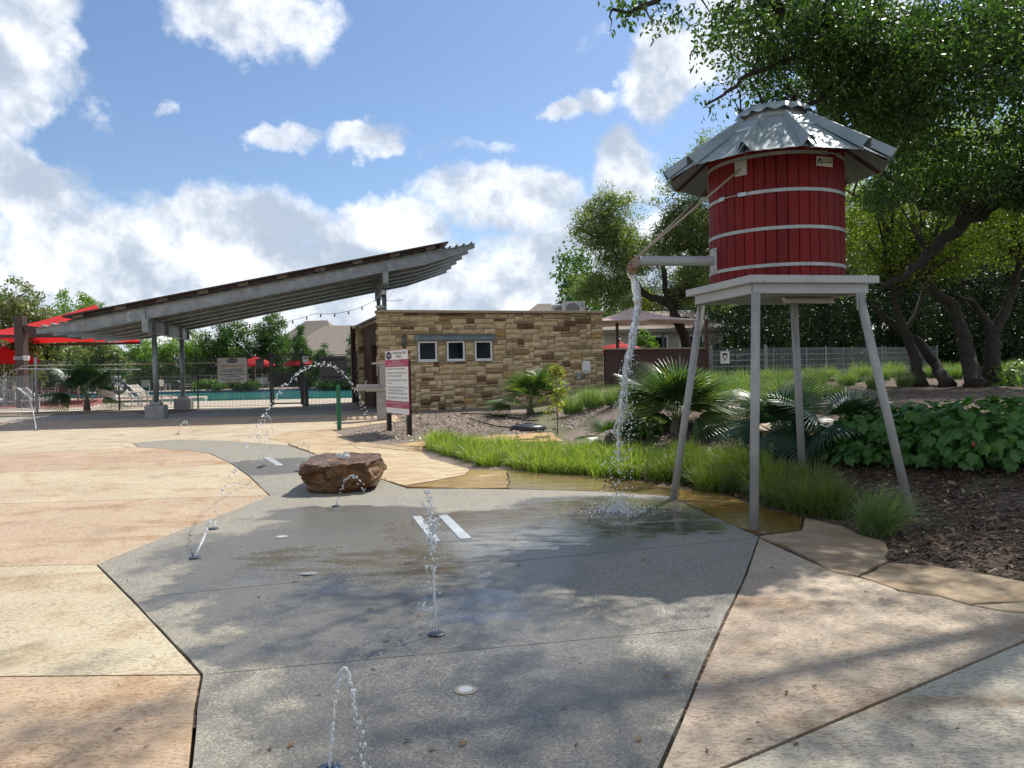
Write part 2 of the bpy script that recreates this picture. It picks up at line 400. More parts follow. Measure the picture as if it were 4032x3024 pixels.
    bp = nd(nt, 'ShaderNodeBump', {'Height': math_(nt, 'ADD', math_(nt, 'MULTIPLY', hgt, .35), math_(nt, 'MULTIPLY', rip, .45)), 'Strength': math_(nt, 'SUBTRACT', .5, math_(nt, 'MULTIPLY', pw_s, .40)), 'Distance': .012}); nt.links.new(bp.outputs[0], b.inputs['Normal'])
    # flagstone
    m, nt, b, o = newmat('flagstone')
    g = nd(nt, 'ShaderNodeNewGeometry'); p = g.outputs['Position']; oi = nd(nt, 'ShaderNodeObjectInfo')
    wet1 = oi.outputs['Alpha']
    st = vmath(nt, 'MULTIPLY', p, (.8, 1.8, 1)).outputs[0]
    n = noise(nt, st, 3.2, 7, .65, .6)
    c = mixc(nt, ramp(nt, n, .35, .68), mixc(nt, 1.0, oi.outputs['Color'], (.72, .62, .50), 'MULTIPLY'), oi.outputs['Color'])
    c = mixc(nt, ramp(nt, noise(nt, st, 9, 6, .7), .58, .68, 0, .6), c, mixc(nt, 1.0, c, (.5, .42, .36), 'MULTIPLY'))
    c = mixc(nt, ramp(nt, noise(nt, p, 2.1, 5, .7, .5), .62, .70, 0, .4), c, (.45, .43, .42))
    nt.links.new(c, b.inputs['Base Color'])
    wetm = ramp(nt, math_(nt, 'ADD', math_(nt, 'MULTIPLY', math_(nt, 'SUBTRACT', 1.0, wet1), 1.2), math_(nt, 'SUBTRACT', noise(nt, p, 1.6, 5), .5)), .35, .6)
    nt.links.new(math_(nt, 'SUBTRACT', .7, math_(nt, 'MULTIPLY', wetm, .62)), b.inputs['Roughness'])
    hh = math_(nt, 'ADD', n, math_(nt, 'MULTIPLY', noise(nt, st, 14, 5, .7), .4))
    hh = math_(nt, 'MULTIPLY', hh, math_(nt, 'SUBTRACT', 1.0, math_(nt, 'MULTIPLY', wetm, .85)))
    bp = nd(nt, 'ShaderNodeBump', {'Height': hh, 'Strength': .8, 'Distance': .03}); nt.links.new(bp.outputs[0], b.inputs['Normal'])
ground_mats()

# one sheet out to the horizon, finer where it is near
def grid_sheet(name, xs, ys, zf, mat, hole=None):
    X, Y = np.meshgrid(xs, ys); Z = zf(X, Y); V = np.stack([X.ravel(), Y.ravel(), Z.ravel()], 1)
    nx, ny = len(xs), len(ys); i = np.arange(nx * ny).reshape(ny, nx)
    Q = np.stack([i[:-1, :-1], i[:-1, 1:], i[1:, 1:], i[1:, :-1]], -1).reshape(-1, 4)
    if hole is not None:
        cx = X.ravel()[Q].mean(1); cy = Y.ravel()[Q].mean(1); Q = Q[~hole(cx, cy)]
    return np_mesh(name, V, Q, mat, smooth=True)
POOL = (-40.0, 36.4, -1.5, 62.5)     # x0, y0, x1, y1
def far_z(X, Y):
    z = gz(X.ravel(), Y.ravel()).reshape(X.shape) - .06
    return z
xs = np.unique(np.concatenate([np.linspace(-700, -60, 12), np.linspace(-60, 60, 81), np.linspace(60, 700, 12)])); ys = np.unique(np.concatenate([np.linspace(-60, 0, 5), np.linspace(0, 80, 54), np.linspace(80, 900, 16)]))
inpool = lambda x, y: (x > POOL[0] - 1.6) & (x < POOL[2] + 1.6) & (y > POOL[1] - 1.6) & (y < POOL[3] + 1.6)
g = grid_sheet('ground', xs, ys, far_z, MATS['meadow'], inpool); tag(g, kind='structure')
def bed_z(X, Y):
    x = X.ravel(); y = Y.ravel(); z = gz(x, y)
    bumpy = .018 * (np.sin(x * 3.1 + 1.3 * np.sin(y * 2.3)) + np.sin(y * 4.3 + 1.7 * np.sin(x * 1.9))) * np.clip(berm(x, y) * 8, 0, 1)
    return (z + bumpy - .014).reshape(X.shape)
g = grid_sheet('mulch_bed', np.linspace(-6.2, 30, 190), np.concatenate([np.linspace(3.4, 14, 90), np.linspace(14.2, 31, 70)]), bed_z, MATS['mulch']); tag(g, kind='structure')

def slab(name, pts, mat, parent, top=0.0, thick=.10, color=None, alpha=1.0, inset=.006, jitter=0.0, seg=.35, zf=None, bevel=.006):
    """paving piece cut to an outline (world x, y), its top following the ground"""
    pts = [Vector((x, y)) for x, y in pts]; n = len(pts)
    ar = sum(pts[i].x * pts[(i + 1) % n].y - pts[(i + 1) % n].x * pts[i].y for i in range(n))
    if ar < 0: pts = pts[::-1]
    rr = random.Random(int(pts[0].x * 977 + pts[0].y * 131) & 0xffff)
    o2 = []
    for i in range(n):
        a, b = pts[i], pts[(i + 1) % n]; L = (b - a).length; k = max(1, int(L / seg)) if jitter else 1
        nrm = Vector((-(b - a).y, (b - a).x)).normalized() if L > 0 else Vector((0, 0))
        for q in range(k):
            t = q / k; o2.append(a.lerp(b, t) + (nrm * rr.uniform(-jitter, jitter) if q else Vector((0, 0))))
    n = len(o2); out = []
    for i in range(n):
        a, b, c = o2[i - 1], o2[i], o2[(i + 1) % n]
        d1 = (b - a).normalized(); d2 = (c - b).normalized(); n1 = Vector((-d1.y, d1.x)); n2 = Vector((-d2.y, d2.x))
        m = (n1 + n2); m = m.normalized() if m.length > 1e-4 else n1
        out.append(b + m * inset / max(.4, m.dot(n1)))
    bm = bmesh.new(); vs = [bm.verts.new((p.x, p.y, 0)) for p in out]; f = bm.faces.new(vs)
    f.normal_update(); bmesh.ops.triangulate(bm, faces=[f], quad_method='FIXED', ngon_method='EAR_CLIP')
    y0 = min(p.y for p in out); y1 = max(p.y for p in out)
    for yc in [9.0] + [28.0] + list(np.arange(math.ceil(y0), y1, 3.0)):
        if y0 + .01 < yc < y1 - .01: bmesh.ops.bisect_plane(bm, geom=bm.verts[:] + bm.edges[:] + bm.faces[:], plane_co=(0, yc, 0), plane_no=(0, 1, 0))
    bmesh.ops.remove_doubles(bm, verts=bm.verts[:], dist=1e-5)
    for fc in bm.faces:
        fc.normal_update()
        if fc.normal.z < 0: fc.normal_flip()
    for v in bm.verts: v.co.z = (float(base_z(v.co.y)) if zf is None else zf(v.co.x, v.co.y)) + top
    rim = [e for e in bm.edges if len(e.link_faces) == 1]
    ret = bmesh.ops.extrude_edge_only(bm, edges=rim)
    for v in [g_ for g_ in ret['geom'] if isinstance(g_, bmesh.types.BMVert)]: v.co.z -= thick
    bm.normal_update()
    if bevel:
        es = [e for e in rim if e.is_valid and len(e.link_faces) == 2]
        bmesh.ops.bevel(bm, geom=es, offset=bevel, segments=1, affect='EDGES', clamp_overlap=True)
    me = bpy.data.meshes.new(name); bm.to_mesh(me); bm.free(); me.materials.append(mat)
    off = root_loc(parent) if parent else Vector((0, 0, 0))
    if off.length: me.transform(Matrix.Translation(-off))
    o = link(name, me, parent)
    if color: o.color = (*color, alpha)
    return o
g2 = lambda L: [gflat(u, v) for u, v in L]

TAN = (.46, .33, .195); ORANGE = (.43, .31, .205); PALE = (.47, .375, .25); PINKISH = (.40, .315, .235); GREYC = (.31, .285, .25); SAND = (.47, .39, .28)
SC = MATS['stamped_concrete']
plaza = bpy.data.objects.new('plaza_paving', None); C.objects.link(plaza); tag(plaza, kind='structure')
# outline of the grey pad
PADL = [(410, 1659), (422, 1527), (435, 1457), (300, 1312), (207.5, 1218.7), (400, 1140), (582, 1070)]
PADTL = [(540, 1030), (498, 1000), (455, 980), (400, 972), (300, 966)]
PADTOP = [(285, 957), (370, 950), (480, 952), (620, 962), (690, 985), (780, 1020), (880, 1055)]
PADR = [(1040, 1056), (1200, 1057), (1330, 1060), (1440, 1068), (1500, 1097), (1560, 1123), (1641, 1160), (1612, 1240), (1558, 1355), (1506, 1472), (1465, 1570), (1426, 1659)]
q = g2(PADL + PADTL + PADTOP + PADR)
padpoly = [(q[-1][0] - .12, 1.2), (q[0][0] + .05, 1.2)] + q
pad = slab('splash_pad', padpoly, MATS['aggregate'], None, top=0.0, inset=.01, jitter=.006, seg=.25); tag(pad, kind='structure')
# tan slabs west of the pad
A = gflat(207.5, 1218.7); B_ = gflat(435, 1457); C0 = gflat(410, 1659)
lineA = [gflat(0, 1224), A]; lineB = [gflat(0, 1461), B_]
def ext(p, q, x):   # carry the line p-q on to x
    t = (x - p[0]) / (q[0] - p[0]); return (x, p[1] + t * (q[1] - p[1]))
slab('slab', [(-9, 1.2), (C0[0] + .05, 1.2), C0, gflat(422, 1527), B_, ext(B_, gflat(0, 1461), -9)], SC, plaza, color=ORANGE)
slab('slab', [ext(B_, gflat(0, 1461), -9), B_, gflat(300, 1312), A, ext(A, gflat(0, 1224), -9)], SC, plaza, color=(.44, .365, .255))
J1 = gflat(582, 1070); J2 = gflat(498, 1000)
slab('slab', [ext(A, gflat(0, 1224), -9), A, gflat(400, 1140), J1, gflat(384, 1076), ext(J1, gflat(0, 1088), -12)], SC, plaza, color=(.43, .32, .22))
slab('slab', [ext(J1, gflat(0, 1088), -12), gflat(384, 1076), J1, gflat(540, 1030), J2, gflat(384, 1008), ext(J2, gflat(0, 1018), -14)], SC, plaza, color=(.46, .37, .255))
slab('slab', [ext(J2, gflat(0, 1018), -14), gflat(384, 1008), J2, gflat(455, 980), gflat(400, 972), gflat(300, 966), gflat(120, 975), ext(gflat(300, 966), gflat(0, 985), -18)], SC, plaza, color=(.42, .305, .21))
T1 = gflat(285, 957)
slab('slab', [ext(gflat(300, 966), gflat(0, 985), -18), gflat(120, 975), gflat(300, 966), T1, gflat(370, 950), gflat(480, 952), gflat(520, 930), (-24, 15.2)], SC, plaza, color=SAND)
FAR = [gflat(700, 930), gflat(760, 915), gflat(835, 906)]
slab('slab', [(-24, 15.2), gflat(520, 930), gflat(480, 952), gflat(620, 962), gflat(640, 945), gflat(730, 925), (-3.9, 20.3), (-24, 20.3)], SC, plaza, color=SAND)
slab('slab', [(-24, 20.3), (-3.9, 20.3), (-3.0, 20.6), (-3.6, 23.6), (-24, 23.6)], SC, plaza, color=(.44, .33, .23))
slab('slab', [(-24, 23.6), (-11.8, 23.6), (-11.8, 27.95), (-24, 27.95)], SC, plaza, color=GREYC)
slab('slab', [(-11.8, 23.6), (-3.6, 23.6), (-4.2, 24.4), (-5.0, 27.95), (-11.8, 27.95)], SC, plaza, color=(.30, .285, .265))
# east of the pad; tree shade put into the slabs' base colour
D0 = gflat(1641, 1160); JR0 = gflat(1561, 1659); JR1 = gflat(2212, 1385); JR1x = ext(JR0, JR1, 6.5); E0 = gflat(1426, 1659)
FLB = [(1642, 1163), (1700, 1190), (1779, 1225), (1850, 1246), (1919, 1263), (1942, 1277), (1995, 1284), (2029, 1288), (2094, 1307), (2155, 1319), (2212, 1325)]
MEET = (3.5, 4.86)
NIP = (E0[0] - .11, E0[1] - .25)
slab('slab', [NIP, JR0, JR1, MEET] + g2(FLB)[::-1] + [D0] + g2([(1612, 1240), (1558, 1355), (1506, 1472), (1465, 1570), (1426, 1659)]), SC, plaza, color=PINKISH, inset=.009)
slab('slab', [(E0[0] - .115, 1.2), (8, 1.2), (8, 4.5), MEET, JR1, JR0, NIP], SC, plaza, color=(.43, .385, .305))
# fine saw-cut joints across the pad
mb = MB()
for a, b in (((435, 1457), (1558, 1355)), ((300, 1290), (1638, 1162))):
    p0 = Vector((*gflat(*a), 0)); p1 = Vector((*gflat(*b), 0)); mb.bar(p0 + Vector((.03, 0, -.0008)), p1 + Vector((-.03, 0, -.0008)), .0045, .004)
mb.build('saw_cut', pm('joint', (.06, .055, .05), rough=.9), pad)

# flagstones
c7 = lambda L: [gflat(1371.5 + x * .37995, 932.6 + y * .37995) for x, y in L]
c8 = lambda L: [gflat((700 + x / 1.7015) / K, (1550 + y / 1.7015) / K) for x, y in L]
c3 = lambda L: [gflat((1400 + x / 2.212) / K, (1150 + y / 2.212) / K) for x, y in L]
fl = bpy.data.objects.new('flagstone_path', None); C.objects.link(fl); tag(fl, kind='structure')
WETB = (.20, .115, .035); GOLD = (.50, .335, .14); DULL = (.34, .24, .135); CREAM = (.50, .40, .255)
stones = [(c7([(380, 442), (600, 412), (730, 432), (960, 492), (940, 562), (715, 578), (590, 548)]), WETB, .15), (c7([(290, 405), (460, 400), (590, 408), (375, 437), (330, 421)]), (.24, .16, .06), .2),
          (c7([(235, 388), (255, 330), (420, 338), (560, 372), (640, 405), (590, 404), (460, 396)]), (.36, .24, .09), .35),
          (c7([(705, 598), (940, 566), (1200, 552), (1290, 592), (1420, 628), (1440, 740), (1270, 824), (1120, 797), (1070, 772), (880, 662)]), (.37, .28, .18), .75), (c7([(965, 492), (1060, 512), (1200, 546), (945, 562)]), (.40, .31, .20), .9),
          (c7([(1275, 824), (1445, 746), (1680, 765), (1880, 790), (2300, 870), (2300, 960), (1900, 985), (1730, 937), (1640, 927), (1500, 903)]), (.42, .32, .20), .85),
          (c7([(2300, 962), (1905, 988), (2060, 1017), (2300, 1040)]), (.42, .33, .21), .9),
          (c7([(-150, 255), (0, 288), (240, 326), (240, 346), (200, 362), (-150, 337)]), (.22, .17, .09), .25),
          (c8([(745, 338), (1150, 345), (1350, 420), (1300, 520), (1395, 585), (1060, 455)]), CREAM, 1), (c8([(1152, 346), (1640, 395), (1700, 440), (1950, 505), (1930, 545), (1525, 620), (1397, 585), (1303, 520), (1352, 420)]), (.52, .42, .27), .95),
          (c8([(1527, 626), (1930, 547), (1960, 515), (2212, 515), (2212, 632), (1990, 637)]), (.46, .32, .15), .45),
          (g2([(1098, 1017), (1180, 1023), (1310, 1031), (1300, 1062), (1098, 1056)]), (.26, .20, .11), .25), (g2([(1311, 1031), (1382, 1040), (1462, 1060), (1442, 1072), (1301, 1062)]), (.24, .18, .10), .2),
          (c8([(600, 300), (740, 258), (1020, 243), (1190, 318), (1150, 343), (745, 337)]), (.48, .375, .24), 1), (c8([(1192, 318), (1400, 345), (1620, 350), (1640, 393), (1152, 344)]), (.43, .33, .21), 1), (c8([(745, 256), (1100, 215), (1340, 185), (1500, 180), (1060, 240), (1020, 242)]), (.50, .40, .26), 1),
          (c3([(310, 1335), (600, 1300), (620, 1330), (560, 1395), (400, 1355)]), GOLD, 1), (c3([(622, 1298), (1000, 1268), (1010, 1330), (640, 1345)]), GOLD, 1), (c3([(1005, 1266), (1400, 1238), (1420, 1310), (1015, 1330)]), (.52, .36, .17), 1), (c3([(1410, 1238), (2000, 1210), (2020, 1290), (1430, 1310)]), (.52, .345, .14), 1), (c3([(2008, 1210), (2400, 1198), (2420, 1280), (2030, 1290)]), (.52, .36, .16), 1)]
for pts, col, al in stones:
    slab('flagstone', pts, MATS['flagstone'], fl, top=.006, thick=.09, color=col, alpha=al, inset=.005, jitter=.022, seg=.16, bevel=.005)
for L in ([(1530, 922), (1640, 917), (1705, 916), (1712, 932), (1600, 938), (1535, 936)],):
    pts = [G(u, v) for u, v in L]
    slab('flagstone', [(p.x, p.y) for p in pts], MATS['flagstone'], fl, top=.03, thick=.12, color=(.44, .36, .27), jitter=.02, seg=.3, zf=gz)
# west bed by the fence
wb = slab('mulch_bed', [(-24, 24.4)] + g2([(0, 901), (66, 900), (119, 897), (225, 893), (290, 890)]) + [(-11.6, 24.6), (-11.2, 27.6), (-24, 27.9)], MATS['mulch'], None, top=.03, thick=.05, jitter=.05, seg=.5); tag(wb, kind='structure')

# loose chips, so the bed is not a flat print
def chips(name, n, box, size, dens=None, seed=1, mat=None):
    r = np.random.RandomState(seed); x = r.uniform(box[0], box[2], n); y = r.uniform(box[1], box[3], n)
    if dens is not None: k = dens(x, y, r); x, y = x[k], y[k]
    z = gz(x, y) + r.uniform(-.004, .012, len(x)); n = len(x)
    c = np.stack([x, y, z], 1); a = r.uniform(0, 2 * pi, n); t = r.uniform(-.5, .5, n)
    L = size * r.lognormal(0, .5, n); w = L * r.uniform(.18, .45, n)
    d = np.stack([np.cos(a) * np.cos(t), np.sin(a) * np.cos(t), np.sin(t)], 1) * L[:, None]; s = np.stack([-np.sin(a), np.cos(a), r.uniform(-.6, .6, n)], 1) * w[:, None]
    V = np.stack([c - d / 2 - s / 2, c + d / 2 - s * .35, c + d / 2 + s * .35, c - d / 2 + s / 2], 1).reshape(-1, 3)
    return np_mesh(name, V, np.arange(n * 4).reshape(-1, 4), mat)
def pip(poly, x, y):
    ins = np.zeros(x.shape, bool); n = len(poly)
    for i in range(n):
        x0, y0 = poly[i]; x1, y1 = poly[(i + 1) % n]
        ins ^= ((y0 > y) != (y1 > y)) & (x < (x1 - x0) * (y - y0) / ((y1 - y0) if y1 != y0 else 1e-9) + x0)
    return ins
FLPOLYS = [p for p, _, _ in stones]
def inbed(x, y, r):
    k = pip([tuple(p) for p in BND] + [(.2, 30), (40, 30), (40, 4.8)], x, y) & (r.uniform(0, 1, x.shape) < np.clip(9.0 / np.hypot(x, y), 0, 1) ** 1.2)
    for p in FLPOLYS: k &= ~pip(p, x, y)
    return k
def islandmat(name, cols, rough=.85):
    m, nt, b, o = newmat(name); r = nd(nt, 'ShaderNodeNewGeometry').outputs['Random Per Island']
    cr = nd(nt, 'ShaderNodeValToRGB', {0: r}); e = cr.color_ramp; e.elements[0].color = (*cols[0][1], 1); e.elements[1].color = (*cols[-1][1], 1)
    for p, c in cols[1:-1]: e.elements.new(p).color = (*c, 1)
    nt.links.new(cr.outputs[0], b.inputs['Base Color']); b.inputs['Roughness'].default_value = rough; return m
mm = islandmat('mulch_chip', [(0, (.045, .026, .015)), (.4, (.10, .06, .036)), (.72, (.18, .115, .07)), (.93, (.26, .18, .11)), (1, (.50, .41, .29))])
o = chips('mulch_chips', 110000, (.4, 4.2, 12, 14), .034, inbed, 3, mm); tag(o, 'loose brown bark chips strewn over the planting bed', 'mulch', kind='stuff')
WALLBED = g2([(745, 935), (830, 918), (885, 893), (1300, 890), (1340, 925), (1100, 945), (985, 958), (850, 952)])
def inwall(x, y, r): return pip(WALLBED, x, y)
mm2 = islandmat('gravel_chip', [(0, (.08, .058, .046)), (.4, (.19, .145, .115)), (.8, (.36, .29, .23)), (1, (.62, .55, .45))])
o = chips('gravel_chips', 42000, (-5, 12, 4, 25), .034, inwall, 4, mm2); tag(o, 'bleached gravelly mulch below the stone building', 'mulch', kind='stuff')
# small litter on the paving
lit = MB(); rr = random.Random(5)
spots_l = [(885, 1108), (1112, 1168), (800, 1318), (787, 1546), (1440, 1465), (1240, 1420), (1000, 1610), (1245, 1608), (560, 1290), (935, 1620), (905, 1330), (1700, 1500), (1760, 1485), (1870, 1280), (1800, 1390), (690, 1500), (1340, 1580), (1530, 1330), (1280, 1300), (480, 1400), (330, 1420), (1120, 1220)] + [(rr.uniform(250, 2100), rr.uniform(1150, 1640)) for _ in range(46)]
for (u, v) in spots_l:
    p = Vector((*gflat(u, v), 0)); a = rr.uniform(0, 2 * pi); l = rr.uniform(.008, .03) if rr.random() < .9 else rr.uniform(.025, .035); w = l * rr.uniform(.25, .5); z0 = float(base_z(p.y)) + .004
    d = Vector((math.cos(a), math.sin(a), 0)); n = Vector((-d.y, d.x, 0)); h = rr.uniform(.004, .012)
    lit.add([p + Vector((0, 0, z0)) - d * l, p + Vector((0, 0, z0 + h)) + n * w, p + Vector((0, 0, z0 + h * rr.uniform(.2, 1.2))) + d * l * rr.uniform(.7, 1.1), p + Vector((0, 0, z0 + h * .4)) - n * w * rr.uniform(.6, 1)], [(0, 1, 2), (0, 2, 3)])
o = lit.build('leaf_litter', pm('litter', (.06, .04, .02), (.15, .09, .035), rough=.8)); tag(o, 'scattered dry leaves and twigs on the paving', 'litter', kind='stuff')
# ================================================================== WATER TOWER
galv = pm('galvanised', (.50, .54, .56), (.36, .41, .44), rough=.42, metal=.75, scale=9, bump=.05)
galv_dull = pm('galvanised_dull', (.42, .44, .44), (.33, .35, .35), rough=.55, metal=.5, scale=5, spots=((.30, .27, .22), 6, .62))
grey_paint = pm('grey_paint', (.46, .46, .45), (.40, .40, .39), rough=.55, scale=4, spots=((.33, .24, .15), 9, .66), bump=.08, bscale=30)
leg_paint = pm('leg_paint', (.37, .36, .34), (.30, .295, .28), rough=.5, scale=5, spots=((.44, .45, .46), 12, .64), bump=.1, bscale=25)
red_wood = pm('red_stain', (.185, .013, .013), (.15, .010, .011), rough=.62, scale=3, stretch=(6, 6, .7), bump=.25, bscale=40, obj=True, spec=.22)
dark_wood = pm('dark_wood', (.10, .03, .02), (.06, .02, .015), rough=.7)
rod_paint = pm('rod_paint', (.42, .36, .29), (.36, .26, .19), rough=.6)
TSC = 1.08
TC = Vector((2.676 * TSC, 7.755 * TSC)); TROT = .2191; TR = .6409 * TSC
tz = lambda z: CAMH + (z - CAMH) * TSC
PZ = tz(2.3619)
tower = thing('water_tower', 'red wooden barrel water tower with conical metal roof on four splayed grey legs', 'water tower', (TC.x, TC.y, 0))
e1 = Vector((math.cos(TROT), math.sin(TROT))); e2 = Vector((-math.sin(TROT), math.cos(TROT)))
hx = .668 * TSC
def sq(h): return [tuple(TC - e1 * h - e2 * h), tuple(TC + e1 * h - e2 * h), tuple(TC + e1 * h + e2 * h), tuple(TC - e1 * h + e2 * h)]
MB().prism(sq(hx), PZ - .0714 * TSC, PZ).build('platform', grey_paint, tower, bevel=.006)
ins = hx - .0782 * TSC; zs0 = PZ - .1631 * TSC; zs1 = PZ - .0714 * TSC
cs = [Vector((*c, 0)) for c in sq(ins)]
for i in range(4):
    a, b = cs[i], cs[(i + 1) % 4]; mid = (zs0 + zs1) / 2; d = (b - a).normalized() * .021
    MB().bar(a + Vector((0, 0, mid)) + d * (1 if i % 2 else -.1), b + Vector((0, 0, mid)) - d * (1 if i % 2 else -.1), .04, zs1 - zs0 - .002).build('skirt_board', grey_paint, tower, bevel=.003)
mb = MB(); nn = Vector((*e1, 0))
for k in (-.35, 0, .35): mb.bar(Vector((*(TC + e2 * k - e1 * (ins - .03)), zs0 + .045)), Vector((*(TC + e2 * k + e1 * (ins - .03)), zs0 + .045)), .05, .08)
mb.build('joist', galv_dull, tower)
# legs
feet = [Vector((*gflat(1454.6, 1071), 0)) * .985, Vector((*gflat(1628.7, 1144), 0)), Vector((3.97, 7.69, 0)), Vector((3.52, 9.36, 0))]
tops = [P(1515, 657, TC.y + .62), P(1632.8, 634, 7.50), P(1856, 634, 7.85), P(1715, 652, 9.0)]
feet[0].z = 0
for i, (ft, tp) in enumerate(zip(feet, tops)):
    tp = Vector((tp.x, tp.y, zs0)); ft = Vector((ft.x, ft.y, gz(ft.x, ft.y) - .02)); dr = (ft - tp).normalized()
    lg = MB().tube([tp, ft], .043, 16).build('leg', leg_paint, tower, smooth=True)
    lg.data.polygons.foreach_set('use_smooth', [len(p.vertices) == 4 for p in lg.data.polygons])
    MB().box(tp + Vector((0, 0, -.085)), (.012, .15, .17), math.atan2(TC.y - tp.y, TC.x - tp.x) + pi / 2 * (i % 2)).build('gusset', leg_paint, lg)
# barrel staves
tank_z0, tank_z1 = PZ, 3.80
NS = 40
for k in range(NS):
    a0 = 2 * pi * k / NS + .004; a1 = 2 * pi * (k + 1) / NS - .004; vs = []
    for z in (tank_z0, tank_z1):
        for r, a in ((TR, a0 + .006), (TR + .004, (a0 + a1) / 2), (TR, a1 - .006), (TR - .006, a1), (TR - .03, a1), (TR - .03, a0), (TR - .006, a0)):
            vs.append((TC.x + r * math.cos(a), TC.y + r * math.sin(a), z))
    mb = MB(); mb.add(vs, [tuple(range(7))[::-1], tuple(range(7, 14))] + [(i, (i + 1) % 7, 7 + (i + 1) % 7, 7 + i) for i in range(7)])
    c = RND.uniform(.84, 1.12); mb.build('stave', red_wood, tower, color=(c, c * RND.uniform(.9, 1.05), c))
MB().lathe([(TR - .031, tank_z0 + .002), (TR - .031, tank_z1 - .002)], 40, (TC.x, TC.y, 0)).build('liner', dark_wood, tower)
def hoop(z, r0=TR + .0045, h=.034, t=.007, gap=None, name='hoop'):
    n = 128; mb = MB(); ks = range(n)
    for k in ks:
        a0 = 2 * pi * k / n; a1 = 2 * pi * (k + 1) / n
        if gap and gap[0] < ((a0 + a1) / 2) % (2 * pi) < gap[1]: continue
        q = []
        for a in (a0, a1):
            for r, zz in ((r0, -h / 2), (r0 + t, -h / 2), (r0 + t, h / 2), (r0, h / 2)): q.append((TC.x + r * math.cos(a), TC.y + r * math.sin(a), z + zz))
        mb.add(q, [(1, 5, 6, 2), (0, 4, 5, 1), (2, 6, 7, 3), (3, 7, 4, 0)])
    return mb.build(name, galv_dull, tower)
def on_tank(ang, z, r=TR): return Vector((TC.x + r * math.cos(ang), TC.y + r * math.sin(ang), z))
camang = math.atan2(-TC.y, -TC.x) % (2 * pi)      # side facing the viewer
za, zb, zc, zd = tz(2.4685), tz(2.8108), tz(3.1559), tz(3.4949)
hoop(za); hoop(zb)
ga = (camang - math.radians(45), camang - math.radians(29))
h3 = hoop(zc, gap=ga); gb = (camang + math.radians(43), camang + math.radians(57)); h4 = hoop(zd, gap=gb)
for hp, (g0, g1), z in ((h3, ga, zc), (h4, gb, zd)):
    rr_ = TR + .02
    MB().tube([on_tank(g0 + .02, z, rr_), on_tank((g0 + g1) / 2, z, rr_ + .012), on_tank(g1 - .02, z, rr_)], .006, 8).build('tension_rod', galv, hp)
    for a, s in ((g0, -1), (g1, 1)):
        m0 = on_tank(a + s * .11, z, TR + .017); m1 = on_tank(a - s * .02, z, TR + .024)
        MB().bar(m0, m1, .018, .042).build('clamp', galv, hp, bevel=.003)
for a, z in ((camang - .35, za), (camang + .2, zb), (camang - .05, zc)):
    MB().tube([on_tank(a, z, TR + .008), on_tank(a, z, TR + .016)], .008, 8).build('bolt', galv_dull, h3)
# roof of twelve pans
RE, RT, ZE, ZT = 1.135, .43, 3.585, 4.075
NP_ = 12; seam0 = camang + math.radians(16)
roofm = pm('roof_metal', (.34, .385, .40), (.25, .30, .32), rough=.6, metal=.4, scale=3, spots=((.50, .52, .50), 5, .62), stretch=(1, 1, 1))
def rp(r, z, a): return Vector((TC.x + r * math.cos(a), TC.y + r * math.sin(a), z))
for k in range(NP_):
    a0 = seam0 + 2 * pi * k / NP_; a1 = a0 + 2 * pi / NP_; am = (a0 + a1) / 2; f = math.cos(pi / NP_)
    wob = RND.uniform(-.012, .012); mb = MB()
    n = 10                                    # shallow ribs along each pan
    def edge(r, z, w):
        L = []
        for i in range(n + 1):
            t = i / n; p = rp(r, z, a0).lerp(rp(r, z, a1), .02 + t * .96); L.append(p + Vector((0, 0, .0035 * (i % 2) + w)))
        return L
    lo = edge(RE, ZE, wob); up = edge(RT, ZT, .01); th = Vector((0, 0, .006))
    vs = lo + up + [p - th for p in lo] + [p - th for p in up]; m = n + 1; fs = []
    for i in range(n): fs += [(i, i + 1, m + i + 1, m + i), (2 * m + i, 3 * m + i, 3 * m + i + 1, 2 * m + i + 1), (i, 2 * m + i, 2 * m + i + 1, i + 1)]
    fs += [(0, m, 3 * m, 2 * m), (n, 2 * m + n, 3 * m + n, m + n)]
    pan = mb.add(vs, fs).build('roof_pan', roofm, tower)
    # folded ridge on the seam, open at its end
    h = .10; mb = MB(); w0 = .07
    s0 = rp(RE + .012, ZE - .002, a0); s1 = rp(RT, ZT + .006, a0); tang = Vector((-math.sin(a0), math.cos(a0), 0)); upn = Vector((math.cos(a0) * .5, math.sin(a0) * .5, .85)).normalized()
    w1 = .04
    q = [s0 - tang * w0, s0 + upn * h - tang * .014, s0 + upn * h + tang * .014, s0 + tang * w0, s1 - tang * w1, s1 + upn * h * .7 - tang * .012, s1 + upn * h * .7 + tang * .012, s1 + tang * w1]
    mb.add(q, [(0, 4, 5, 1), (1, 5, 6, 2), (2, 6, 7, 3), (4, 7, 6, 5)])
    mb.build('ridge_cap', roofm, tower)
    # wooden rafter end under the ridge
    MB().bar(rp(RE - .03, ZE - .004, a0), rp(RT + .05, ZT - .03, a0), .03, .035).build('rafter', dark_wood, tower)
    if k % 2 == 0 or k in (5, 7):
        f0 = rp(RT + .02, ZT + .012, a0 + .06); f1 = rp(RT + .02, ZT + .012, a1 - .06); g0 = rp(RT + .16, ZT - .105, a0 + .05); g1 = rp(RT + .16, ZT - .105, a1 - .05); d = Vector((0, 0, .02))
        MB().add([f0 + d, f1 + d, g1 + d, g0 + d, f0, f1, g1, g0], [(0, 3, 2, 1), (4, 5, 6, 7), (0, 4, 7, 3), (2, 6, 5, 1), (3, 7, 6, 2)]).build('flashing', galv, tower)
MB().lathe([(.47, ZT - .05), (.44, ZT + .0), (.36, ZT + .05), (.355, ZT + .055)], 32, (TC.x, TC.y, 0)).build('roof_cone', roofm, tower, smooth=True)
